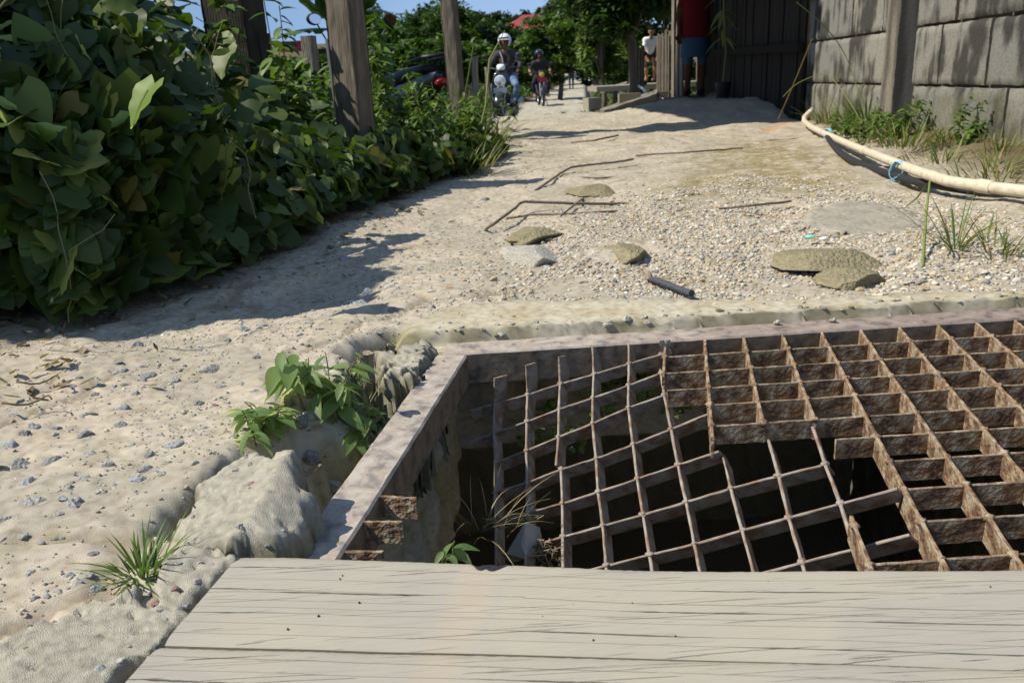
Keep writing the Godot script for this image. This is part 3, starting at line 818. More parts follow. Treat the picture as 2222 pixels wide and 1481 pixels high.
	var lumps := [
		["concrete_chunk", [Vector2(-0.309, -0.934), Vector2(-0.297, -0.977), Vector2(-0.263, -1.044), Vector2(-0.223, -1.037), Vector2(-0.210, -0.989), Vector2(-0.205, -0.907), Vector2(-0.234, -0.878), Vector2(-0.274, -0.899)], func(p: Vector2): return 0.04 + 0.1 * (p.y + 1.04) * -1.0 + 0.15 * (p.x + 0.25), 0.12, 0.018, 0.014, "sandy broken concrete lump beside the rotten wooden stake"],
		["concrete_chunk", [Vector2(-0.323, -0.677), Vector2(-0.310, -0.716), Vector2(-0.284, -0.733), Vector2(-0.241, -0.728), Vector2(-0.207, -0.701), Vector2(-0.169, -0.637), Vector2(-0.170, -0.593), Vector2(-0.191, -0.566), Vector2(-0.241, -0.561), Vector2(-0.269, -0.557), Vector2(-0.300, -0.571), Vector2(-0.324, -0.610)], func(p: Vector2): return minf(minf(0.062 - 3.2 * p.distance_squared_to(boulder), 0.05 + 0.32 * (p.x - boulder.x) - 0.15 * (p.y - boulder.y)), 0.055 - 0.42 * (p.x - boulder.x) - 0.25 * (p.y - boulder.y)) + 0.006 * n_low.get_noise_2d(p.x * 5.0, p.y * 5.0), 0.17, 0.03, 0.012, "large domed broken concrete lump behind the grass tuft"],
		["concrete_chunk", [Vector2(-0.296, -0.528), Vector2(-0.302, -0.567), Vector2(-0.283, -0.587), Vector2(-0.252, -0.576), Vector2(-0.221, -0.559), Vector2(-0.223, -0.542), Vector2(-0.239, -0.496), Vector2(-0.252, -0.486), Vector2(-0.282, -0.494)], func(p: Vector2): return 0.032 + 0.2 * (p.y + 0.57) * -0.4, 0.1, 0.016, 0.008, "smooth grey broken concrete piece against the plank's sawn end"],
		["concrete_slab", [Vector2(-0.399, -0.422), Vector2(-0.383, -0.472), Vector2(-0.353, -0.500), Vector2(-0.330, -0.523), Vector2(-0.300, -0.535), Vector2(-0.255, -0.502), Vector2(-0.235, -0.494), Vector2(-0.238, -0.480), Vector2(-0.249, -0.454), Vector2(-0.259, -0.433), Vector2(-0.265, -0.389), Vector2(-0.352, -0.375)], func(p: Vector2): return 0.026, 0.1, 0.014, 0.01, "cracked sandy concrete slab running along the ends of the planks"],
		["concrete_chunk", [Vector2(-0.179, -0.910), Vector2(-0.155, -0.943), Vector2(-0.135, -0.921), Vector2(-0.134, -0.849), Vector2(-0.148, -0.807), Vector2(-0.186, -0.850)], func(p: Vector2): return -0.02, 0.08, 0.02, 0.01, "small pale concrete lump wedged behind weeds against the steel frame"],
		["concrete_chunk", [Vector2(-0.200, -1.099), Vector2(-0.185, -1.166), Vector2(-0.149, -1.192), Vector2(-0.111, -1.176), Vector2(-0.112, -1.115), Vector2(-0.128, -0.979), Vector2(-0.158, -0.946), Vector2(-0.179, -0.978)], func(p: Vector2): return 0.012 + 0.012 * n_mid.get_noise_2d(p.x, p.y), 0.16, 0.03, 0.03, "mossy crumbling concrete at the corner of the steel frame"],
		["flat_stone", [Vector2(-0.003, -1.624), Vector2(0.012, -1.710), Vector2(0.053, -1.771), Vector2(0.100, -1.742), Vector2(0.108, -1.655), Vector2(0.088, -1.574), Vector2(0.044, -1.551), Vector2(0.004, -1.557)], func(p: Vector2): return 0.036, 0.035, 0.014, 0.01, "pale flat stone lying beside the loop of rebar"],
		["flat_stone", [Vector2(0.209, -1.586), Vector2(0.237, -1.649), Vector2(0.281, -1.651), Vector2(0.292, -1.592), Vector2(0.271, -1.540), Vector2(0.225, -1.535)], func(p: Vector2): return 0.032, 0.03, 0.02, 0.01, "olive flat stone half sunk in the gravel"],
		["concrete_patch", [Vector2(0.715, -1.914), Vector2(0.814, -2.096), Vector2(0.960, -2.196), Vector2(1.012, -2.063), Vector2(0.997, -1.860), Vector2(0.914, -1.719), Vector2(0.799, -1.698), Vector2(0.726, -1.766)], func(p: Vector2): return 0.021, 0.02, 0.03, 0.02, "smooth grey patch of spilt concrete on the gravel"],
		["mossy_clod", [Vector2(0.514, -1.474), Vector2(0.578, -1.554), Vector2(0.643, -1.555), Vector2(0.680, -1.493), Vector2(0.680, -1.433), Vector2(0.619, -1.391), Vector2(0.548, -1.401)], func(p: Vector2): return 0.026 + 0.016 * n_mid.get_noise_2d(p.x, p.y), 0.03, 0.02, 0.012, "mossy clod of broken concrete in the gravel below the smooth patch"],
		["mossy_clod", [Vector2(0.561, -1.369), Vector2(0.611, -1.411), Vector2(0.652, -1.390), Vector2(0.638, -1.331), Vector2(0.580, -1.298), Vector2(0.549, -1.318)], func(p: Vector2): return 0.024 + 0.014 * n_mid.get_noise_2d(p.x, p.y), 0.03, 0.02, 0.012, "small round mossy clod in the gravel close to the steel frame"],
		["mossy_clod", [Vector2(0.190, -2.570), Vector2(0.261, -2.724), Vector2(0.349, -2.799), Vector2(0.359, -2.695), Vector2(0.291, -2.573), Vector2(0.219, -2.516)], func(p: Vector2): return 0.04, 0.04, 0.03, 0.012, "low ridge of mossy rubble behind the bent rebar"],
		["mossy_clod", [Vector2(0.012, -1.862), Vector2(0.059, -1.962), Vector2(0.119, -1.996), Vector2(0.132, -1.934), Vector2(0.089, -1.874), Vector2(0.033, -1.833)], func(p: Vector2): return 0.03, 0.03, 0.02, 0.01, "crumbling mossy rubble just behind the pale flat stone"],
	]
	for l in lumps:
		var mossy: bool = l[0] == "mossy_clod" or l[6].begins_with("olive")
		var pf: Callable = paint
		if mossy:
			pf = func(p: Vector3, k: float) -> Color: return concrete_paint(p, 0.45 * k).lerp(Color(0.27, 0.23, 0.13), 0.5)
		if l[0] == "concrete_patch": pf = func(p: Vector3, k: float) -> Color: return Color(0.40, 0.375, 0.315).lerp(Color(0.33, 0.31, 0.26), clampf(0.5 + n_mid.get_noise_2d(p.x, p.z) * 1.4, 0, 1))
		if mossy or l[0] == "flat_stone":
			var c2 := Vector2.ZERO
			for p in l[1]: c2 += p / l[1].size()
			var ext := Vector2.ZERO
			for p in l[1]: ext = ext.max((p - c2).abs())
			var cl := single(l[0], stone_mesh(60 + lumps.find(l), 1.0, 40, 26), M.moss_stone if mossy else M.stone_pale, l[6], "stone" if l[0] == "flat_stone" else "clod")
			cl.transform = Transform3D(Basis(Vector3.UP, R(-0.3, 0.3)).scaled_local(Vector3(ext.x * 1.1, 0.022, ext.y * 1.15)), Vector3(c2.x, gh(c2.x, c2.y) + 0.006, c2.y))
			continue
		var made_chunk := single(l[0], chunk(PackedVector2Array(l[1]), l[2], l[3], l[4], l[5], 0.0035 if l[0].begins_with("concrete") and l[0] != "concrete_patch" else 0.007, pf), M.rough_concrete, l[6], "concrete", "")
		# aggregate showing in the broken concrete
		if l[0] == "concrete_patch": continue
		var vs: PackedVector3Array = made_chunk.mesh.surface_get_arrays(0)[Mesh.ARRAY_VERTEX]
		for i in 34:
			var q := vs[rng.randi() % vs.size()]
			if q.y < -0.06: continue
			var r := R(0.0014, 0.0042)
			var o := part("aggregate_stone", sm[rng.randi() % 6], [M.stone_grey, M.stone_blue, M.stone_pale, M.stone_red, M.stone_dark][rng.randi() % 5], made_chunk)
			o.transform = Transform3D(Basis.from_euler(rv()).scaled(Vector3(r * 1.2, r * 0.8, r)), q)

	# the rotten stake
	var b := MB.new()
	var a: Vector3 = Vector3(-0.22, -0.03, -1.059)
	var e: Vector3 = Vector3(-0.206, 0.028, -1.06)
	for s in 1:
		var pts := []
		var rr := []
		for i in 12:
			pts.append((a - Vector3(0, 0.08, 0)).lerp(e, i / 11.0))
			rr.append(lerpf(0.021, 0.011, i / 11.0))
		b.tube(pts, rr, 14)
	for i in b.v.size():
		b.v[i] += Vector3(n_fine.get_noise_3d(b.v[i].x * 3, b.v[i].y * 0.5, b.v[i].z * 3), 0, n_fine.get_noise_3d(b.v[i].x * 3 + 8, b.v[i].y * 0.5, b.v[i].z * 3)) * 0.005
	single("wooden_stake", b.mesh(), M.grey_wood, "rotten grey wooden stake stuck between concrete lumps", "stake")

	var bars := [
		[[Vector3(-0.054, 0.012, -2.061), Vector3(-0.046, 0.03, -1.997), Vector3(-0.026, 0.038, -2.012), Vector3(0.005, 0.045, -2.105), Vector3(0.029, 0.045, -2.2), Vector3(0.043, 0.052, -2.243), Vector3(0.059, 0.052, -2.263), Vector3(0.138, 0.045, -2.264), Vector3(0.259, 0.03, -2.295), Vector3(0.39, 0.012, -2.369)], 0.0042, "thick bent steel rebar arched out of the lane"],
		[[Vector3(0.005, 0.02, -2.19), Vector3(0.068, 0.028, -2.174), Vector3(0.191, 0.03, -2.142), Vector3(0.296, 0.024, -2.184), Vector3(0.384, 0.012, -2.255)], 0.0033, "thin steel rod lying across the bent rebar"],
		[[Vector3(0.106, 0.012, -2.086), Vector3(0.145, 0.03, -2.104), Vector3(0.205, 0.036, -2.283), Vector3(0.245, 0.02, -2.485)], 0.003, "thin steel rod lying lengthwise under the crossed rods"],
		[[Vector3(0.111, 0.01, -2.805), Vector3(0.171, 0.03, -2.905), Vector3(0.217, 0.034, -3.071), Vector3(0.279, 0.034, -3.276), Vector3(0.383, 0.03, -3.372), Vector3(0.465, 0.03, -3.405), Vector3(0.564, 0.03, -3.491)], 0.0046, "kinked rusty rebar lying on the sandy lane"],
		[[Vector3(0.201, 0.02, -3.095), Vector3(0.35, 0.026, -2.941), Vector3(0.547, 0.012, -2.985)], 0.0033, "straight rusty rod half buried beside the kinked rebar"],
		[[Vector3(0.622, 0.018, -3.772), Vector3(0.862, 0.028, -3.697), Vector3(1.153, 0.014, -3.886)], 0.004, "long rusty rod lying across the mossy part of the lane"],
		[[Vector3(0.412, 0.014, -4.798), Vector3(0.533, 0.03, -4.663), Vector3(0.712, 0.03, -4.958)], 0.0055, "short dark rod near the shaded crossing"],
		[[Vector3(0.587, 0.016, -2.181), Vector3(0.676, 0.026, -2.141), Vector3(0.81, 0.014, -2.251)], 0.0035, "thin rod lying in the gravel by the spilt concrete patch"]]
	for q in bars:
		tube_thing("steel_rod", q[0], q[1], M.rod, q[2], "steel rod", "reinforcing rods exposed in the lane", 0.002)
	var st := thing("charred_stick", "dark stick with a pale snapped head lying on the gravel", "stick", Vector3.ZERO)
	b = MB.new()
	b.tube(resample([Vector3(0.256, 0.024, -1.403), Vector3(0.265, 0.026, -1.386), Vector3(0.278, 0.026, -1.349), Vector3(0.291, 0.026, -1.314), Vector3(0.303, 0.028, -1.278)], 0.008), [0.0062, 0.0055, 0.006, 0.0065, 0.006], 9)
	part("shaft", b.mesh(), M.char_wood, st)
	b = MB.new()
	b.tube(resample([Vector3(0.252, 0.036, -1.411), Vector3(0.254, 0.032, -1.402), Vector3(0.257, 0.024, -1.403)], 0.006), [0.0045, 0.006, 0.0055], 9)
	part("snapped_head", b.mesh(), M.grey_wood, st)
	for q in [[Vector3(0.645, 0.03, -1.669), Color(0.18, 0.55, 0.45), "scrap of turquoise plastic on the gravel"], [Vector3(0.665, 0.03, -1.642), Color(0.75, 0.72, 0.66), "white shell fragment beside the turquoise scrap"]]:
		b = MB.new()
		b.ball(q[0], Vector3(0.011, 0.004, 0.008), 8, 5)
		for i in b.v.size(): b.v[i] += Vector3.ONE * n_fine.get_noise_3dv(b.v[i] * 2.0) * 0.003
		single("litter_scrap", b.mesh(), mat("scrap", {"color": q[1], "rough": 0.4}), q[2], "litter")
	for q in [[Vector3(0.41, 0, -1.169), M.stone_pale, "pale pebble resting on the frame's long bar"], [Vector3(0.495, 0, -1.165), M.stone_grey, "grey angular pebble resting on the frame's long bar"]]:
		var o := single("loose_pebble", stone_mesh(31, 0.8, 10, 7), q[1], q[2], "pebble")
		o.transform = Transform3D(Basis().scaled(Vector3.ONE * 0.0062), q[0] + Vector3(0, 0.0042, 0))

func build_pipes() -> void:
	var t := thing("water_pipe", "cream plastic water pipe lying in the grass along the block wall", "pipe", Vector3.ZERO)
	var line := [Vector3(1.858, 0.05, -5.016), Vector3(1.698, 0.05, -4.463), Vector3(1.54, 0.055, -3.824), Vector3(1.401, 0.06, -3.243), Vector3(1.301, 0.06, -2.747), Vector3(1.232, 0.06, -2.389), Vector3(1.2, 0.06, -2.152), Vector3(1.223, 0.06, -2.042), Vector3(1.249, 0.06, -1.95), Vector3(1.286, 0.06, -1.836)]
	var c := Curve3D.new()
	for p in line: c.add_point(p)
	var pts := []
	var L := c.get_baked_length()
	for i in 60: pts.append(c.sample_baked(L * i / 59.0, true))
	var b := MB.new()
	b.tube(pts, [0.0148], 14)
	part("tube", b.mesh(), M.pvc, t)
	for s in [0.30, 0.62, 0.93]:
		var p := c.sample_baked(L * s, true)
		var q := c.sample_baked(L * s + 0.05, true)
		b = MB.new()
		b.tube([p, p.lerp(q, 0.05), p.lerp(q, 0.95), q], [0.015, 0.0178, 0.0178, 0.015], 14)
		part("coupling", b.mesh(), M.pvc, t)
	b = MB.new()
	b.tube([pts[0] + Vector3(0.0, 0.0, 0.01), pts[0] + Vector3(0.015, 0.02, -0.03), pts[0] + Vector3(0.07, 0.06, -0.06)], [0.0155, 0.0165, 0.0155], 12)
	part("elbow", b.mesh(), M.pvc, t)
	c = Curve3D.new()
	var hose := [Vector3(1.538, 0.05, -3.839), Vector3(1.456, 0.05, -3.6), Vector3(1.389, 0.04, -3.368), Vector3(1.313, 0.035, -3.071), Vector3(1.271, 0.03, -2.816), Vector3(1.243, 0.03, -2.583), Vector3(1.232, 0.03, -2.356), Vector3(1.259, 0.03, -2.207), Vector3(1.291, 0.03, -2.09), Vector3(1.338, 0.03, -1.906)]
	for i in hose.size(): c.add_point(hose[i], Vector3.ZERO if i == 0 else (hose[i - 1] - hose[mini(i + 1, hose.size() - 1)]) * 0.16, Vector3.ZERO if i == 0 else (hose[mini(i + 1, hose.size() - 1)] - hose[i - 1]) * 0.16)
	pts = []
	L = c.get_baked_length()
	for i in 60: pts.append(c.sample_baked(L * i / 59.0, true))
	b = MB.new()
	b.tube(pts, [0.012], 12)
	single("rubber_hose", b.mesh(), M.rubber, "black rubber hose tied to the cream pipe", "hose")
	for q in [[Vector3(1.576, 0.055, -3.931), 0.024, "blue string knotted round the far end of the cream pipe"], [Vector3(1.243, 0.045, -2.525), 0.03, "blue string tying the black hose to the cream pipe"]]:
		b = MB.new()
		for k in 3:
			var ring := []
			for i in 15:
				var a := TAU * i / 14.0
				ring.append(q[0] + Vector3(cos(a) * 0.3 * q[1] + 0.006 * k - 0.006, sin(a) * q[1], cos(a) * q[1] * 0.8 + 0.004 * sin(a * 3 + k)))
			b.tube(ring, [0.0028], 6)
		for k in 4:
			b.tube([q[0] + Vector3(0, -0.01, 0.02), q[0] + Vector3(R(-0.03, 0.02), R(-0.02, 0.005), R(0.03, 0.04)), q[0] + Vector3(R(-0.06, 0.03), -0.03, R(0.03, 0.05))], [0.0026, 0.0022, 0.0012], 6)
		single("blue_string", b.mesh(), M.blue_string, q[2], "string", "blue ties on the pipe")

# ---------------------------------------------------------------- walls and fences
func wall_x(z: float) -> float:
	return 1.83 + 0.075 * (-z - 2.83)

func build_wall() -> void:
	var t := thing("block_wall", "stained grey concrete block wall with open joints beside the pipe", "wall", Vector3.ZERO)
	var ys := [0.02, 0.262, 0.512, 0.762, 1.01, 1.26, 1.5]
	var y_lo := -0.12
	for r in ys.size() - 1:
		for run in [[-5.5, -4.11], [-3.83, -0.2]]:
			var z: float = run[0]
			var first := true
			while z < run[1] - 0.05:
				var w := R(0.36, 0.44)
				if first and r % 2 == 1: w *= 0.6
				first = false
				var z1 := minf(z + w, run[1])
				var b := MB.new()
				var nu := 26
				var nv := 18
				var g := 0.006
				var lo: float = (y_lo if r == 0 else ys[r]) + g
				var hi: float = ys[r + 1] - g
				var tone := R(0.0, 1.0)
				var push := R(-0.006, 0.008)
				for j in nv:
					for i in nu:
						var u := i / (nu - 1.0)
						var s := j / (nv - 1.0)
						var zz := lerpf(z + 0.005, z1 - 0.005, u)
						var y := lerpf(lo, hi, s)
						var edge := minf(minf(u, 1.0 - u) * (z1 - z), minf(s, 1.0 - s) * (hi - lo))
						var in_ := 0.010 * pow(1.0 - clampf(edge / 0.008, 0.0, 1.0), 2.0) * (0.8 + 0.4 * n_mid.get_noise_2d(zz * 2.0, y * 2.0))
						y += n_mid.get_noise_2d(zz * 1.5, y * 0.3 + r * 9.0) * 0.004 * (1.0 if j == 0 or j == nv - 1 else 0.3)
						var p := Vector3(wall_x(zz) + in_ - push + n_fine.get_noise_2d(zz, y) * 0.0025, y, zz)
						# rain-washed grime runs down the face in streaks
						var streak := n_mid.get_noise_2d(zz * 1.5 + 3.0, y * 0.16 + r * 3.0) + 0.5 * n_fine.get_noise_2d(zz * 0.9, y * 0.1)
						var patch := n_low.get_noise_2d(zz * 2.2, y * 2.2 + 20.0)
						var k := Color(0.30, 0.29, 0.25).lerp(Color(0.22, 0.22, 0.205), tone)
						k = k.lerp(Color(0.05, 0.05, 0.048), clampf(0.30 + streak * 1.3 + patch * 2.2, 0.0, 0.92))
						k = k.lerp(Color(0.17, 0.165, 0.09), clampf(0.5 - (y - 0.1) * 3.0 + n_mid.get_noise_2d(zz * 0.7, y), 0.0, 0.5))
						b.add(p, k)
				b.grid(nv, nu, 0)
				for e in [[0, 1], [(nv - 1) * nu, 1], [0, nu], [nu - 1, nu]]:
					var n: int = nu if e[1] == 1 else nv
					var f := b.v.size()
					for i in n:
						var p := b.v[e[0] + i * e[1]]
						b.add(p, Color(0.2, 0.185, 0.15))
						b.add(p + Vector3(0.09, 0, 0), Color(0.16, 0.15, 0.12))
					b.grid(n, 2, f)
				part("block", b.mesh(), M.block, t)
				z = z1
	var bk := MB.new()
	for q in [[-5.5, -4.1], [-3.83, -0.2]]:
		bk.quad(Vector3(wall_x(q[0]) + 0.03, y_lo, q[0]), Vector3(wall_x(q[1]) + 0.03, y_lo, q[1]), Vector3(wall_x(q[1]) + 0.03, 1.5, q[1]), Vector3(wall_x(q[0]) + 0.03, 1.5, q[0]), Color(0.19, 0.175, 0.14))
		bk.quad(Vector3(wall_x(q[0]) + 0.1, y_lo, q[0]), Vector3(wall_x(q[1]) + 0.1, y_lo, q[1]), Vector3(wall_x(q[1]) + 0.1, 1.5, q[1]), Vector3(wall_x(q[0]) + 0.1, 1.5, q[0]), Color(0.19, 0.175, 0.14))
	part("mortar_core", bk.mesh(), M.block, t)
	# post between two panels of the wall
	var pb := MB.new()
	var px := wall_x(-4.0)
	for sidep in [[Vector3(px - 0.035, 0, -4.08), Vector3(px - 0.035, 0, -3.95)], [Vector3(px - 0.035, 0, -3.95), Vector3(px + 0.12, 0, -3.95)], [Vector3(px + 0.12, 0, -4.08), Vector3(px - 0.035, 0, -4.08)]]:
		var f := pb.v.size()
		for j in 50:
			for i in 9:
				var p: Vector3 = sidep[0].lerp(sidep[1], i / 8.0) + Vector3(0, -0.12 + 1.62 * j / 49.0, 0)
				var s := n_mid.get_noise_2d((p.z + p.x) * 1.8, p.y * 0.12)
				p.x += n_fine.get_noise_2d(p.z * 2.0, p.y * 0.4) * 0.004
				pb.add(p, Color(0.26, 0.235, 0.195).lerp(Color(0.1, 0.092, 0.08), clampf(0.35 + s * 2.2, 0.0, 0.9)))
		pb.grid(50, 9, f)
	single("wall_post", pb.mesh(), M.block, "weathered post standing between two panels of the block wall", "post")

func board_mesh(w: float, h: float, th: float, seed_: int, top_cut := 0.0) -> ArrayMesh:
	var b := MB.new()
	var nv := 16
	var nu := 7
	for f in [[-1.0, 0], [1.0, 0]]:
		var first := b.v.size()
		for j in nv:
			for i in nu:
				var u := i / (nu - 1.0) - 0.5
				var y := h * j / (nv - 1.0) - top_cut * (u + 0.5) * (1.0 if j == nv - 1 else 0.0)
				var wv := n_mid.get_noise_2d(y * 0.4, seed_ * 3.0) * 0.006
				var g := n_fine.get_noise_2d(u * 4.0 + seed_, y * 0.25)
				b.add(Vector3(u * w + wv, y, f[0] * th / 2 + n_fine.get_noise_2d(u * 3.0 + seed_, y * 0.3) * 0.002), Color(0.17, 0.15, 0.125).lerp(Color(0.30, 0.27, 0.235), clampf(0.4 + g * 1.4, 0.0, 1.0)))
		b.grid(nv, nu, first)
	for i in [0, nu - 1]:
		var first := b.v.size()
		for j in nv:
			b.add(b.v[j * nu + i], Color(0.15, 0.13, 0.1))
			b.add(b.v[nv * nu + j * nu + i], Color(0.15, 0.13, 0.1))
		b.grid(nv, 2, first)
	var first := b.v.size()
	for i in nu:
		b.add(b.v[(nv - 1) * nu + i], Color(0.2, 0.18, 0.15))
		b.add(b.v[nv * nu + (nv - 1) * nu + i], Color(0.2, 0.18, 0.15))
	b.grid(nu, 2, first)
	return b.mesh()

func boards(called: String, label: String, a: Vector3, e: Vector3, h: float, w: float, m: Material, group := "", ragged := 0.06, gap := 0.006) -> Node3D:
	var t := thing(called, label, "fence", a, group)
	var along := e - a
	var flat := Vector3(along.x, 0, along.z)
	var n := int(flat.length() / (w + gap))
	var shapes := []
	for i in 4: shapes.append(board_mesh(w, 1.0, 0.018, int(a.x * 10) + i * 5, 0.03))
	for i in n:
		var p := along * ((i + 0.5) / n)
		var o := part("board", shapes[rng.randi() % 4], m, t, p + Vector3(0, -0.05, 0))
		o.transform.basis = (Basis(Vector3.UP, atan2(-flat.z, flat.x)) * Basis(Vector3.BACK, R(-0.012, 0.012))).scaled_local(Vector3(R(0.9, 1.0), h + R(-ragged, ragged) + 0.05, 1))
		o.position += flat.normalized().cross(Vector3.UP) * R(-0.006, 0.006)
	for s in [0.22, 0.78]:
		var b := MB.new()
		var q := a * 0.0 + Vector3(0, h * s, 0) + flat.normalized().cross(Vector3.UP) * -0.03
		b.box(q + along * 0.5, along * 0.5, Vector3(0, 0.03, 0), flat.normalized().cross(Vector3.UP) * 0.018, Color(0.16, 0.14, 0.11))
		part("rail", b.mesh(), m, t)
	return t

func beam(called: String, a: Vector3, e: Vector3, w: float, d: float, turn: float, m: Material, label: String, cat: String, group := "") -> void:
	var b := MB.new()
	var up := (e - a).normalized()
	var x := Vector3(cos(turn), 0, sin(turn))
	x = (x - up * x.dot(up)).normalized()
	var y := up.cross(x)
	for f in [[x, y, w, d], [y, -x, d, w], [-x, -y, w, d], [-y, x, d, w]]:
		var first := b.v.size()
		for j in 30:
			for i in 7:
				var u := i / 6.0 - 0.5
				var p: Vector3 = a.lerp(e, j / 29.0) + f[0] * f[2] * 0.5 + f[1] * f[3] * u
				p += f[0] * (n_fine.get_noise_3d(p.x * 2, p.y * 0.3, p.z * 2) * 0.004 - 0.006 * pow(absf(u * 2.0), 8.0))
				var g := n_fine.get_noise_3d(p.x * 1.2, p.y * 0.15, p.z * 1.2)
				b.add(p, Color(0.22, 0.195, 0.16).lerp(Color(0.34, 0.31, 0.265), clampf(0.4 + g * 1.5, 0, 1)))
		b.grid(30, 7, first)
	b.quad(e + x * w / 2 + y * d / 2, e - x * w / 2 + y * d / 2, e - x * w / 2 - y * d / 2, e + x * w / 2 - y * d / 2, Color(0.25, 0.22, 0.18))
	single(called, b.mesh(), m, label, cat, group)

# ---------------------------------------------------------------- plants
func heart_leaf(curl := 0.16, fold := 0.22, lobes := 0.16) -> ArrayMesh:
	# one unit long, tip along +z, upper side along +y
	var b := MB.new()
	for j in 10:
		var t := j / 9.0
		var w := 0.47 * pow(sin(PI * pow(t * 0.95 + 0.05, 0.55)), 0.85) if j < 9 else 0.0
		for i in 7:
			var u := i / 3.0 - 1.0
			var z := t - lobes * absf(u) * pow(1.0 - t, 4.0)
			b.add(Vector3(u * w, -fold * 0.0 + fold * absf(u) * w - curl * t * t + 0.025 * sin(t * 17.0 + u * 3.0) * absf(u), z), Color.WHITE if i != 3 else Color(1.25, 1.2, 1.2))
	b.grid(10, 7, 0)
	return b.mesh()

func blade_leaf(width := 0.32, curl := 0.2, fold := 0.25, n := 6) -> ArrayMesh:
	var b := MB.new()
	for j in n:
		var t := j / (n - 1.0)
		var w := width * 0.5 * pow(sin(PI * pow(t * 0.97 + 0.015, 0.8)), 0.9)
		for u in [-1.0, 0.0, 1.0]:
			b.add(Vector3(u * w, fold * absf(u) * w - curl * t * t, t))
	b.grid(n, 3, 0)
	return b.mesh()

func leaf_clump(leaf: ArrayMesh, n: int, seed_: int, len_ := 0.55) -> ArrayMesh:
	var r := RandomNumberGenerator.new()
	r.seed = seed_
	var src := leaf.surface_get_arrays(0)
	var v: PackedVector3Array = src[Mesh.ARRAY_VERTEX]
	var t: PackedInt32Array = src[Mesh.ARRAY_INDEX]
	var b := MB.new()
	for i in n:
		var bs := Basis.from_euler(Vector3(r.randf_range(-0.9, 0.5), TAU * i / n * 1.7 + r.randf_range(-0.5, 0.5), r.randf_range(-0.5, 0.5))) * len_ * r.randf_range(0.7, 1.15)
		var o := Vector3(r.randf_range(-0.3, 0.3), r.randf_range(-0.3, 0.4), r.randf_range(-0.3, 0.3))
		var g := r.randf_range(0.75, 1.25)
		var first := b.v.size()
		for p in v: b.add(bs * p + o, Color(g, g, g * r.randf_range(0.8, 1.0)))
		for q in t: b.t.append(q + first)
	return b.mesh()

func facing(n: Vector3, tip: Vector3, s: float) -> Basis:
	var y := n.normalized()
	var z := (tip - y * tip.dot(y)).normalized()
	return Basis(y.cross(z), y, z).scaled_local(Vector3.ONE * s)

func rv() -> Vector3:
	return Vector3(R(-1, 1), R(-1, 1), R(-1, 1))

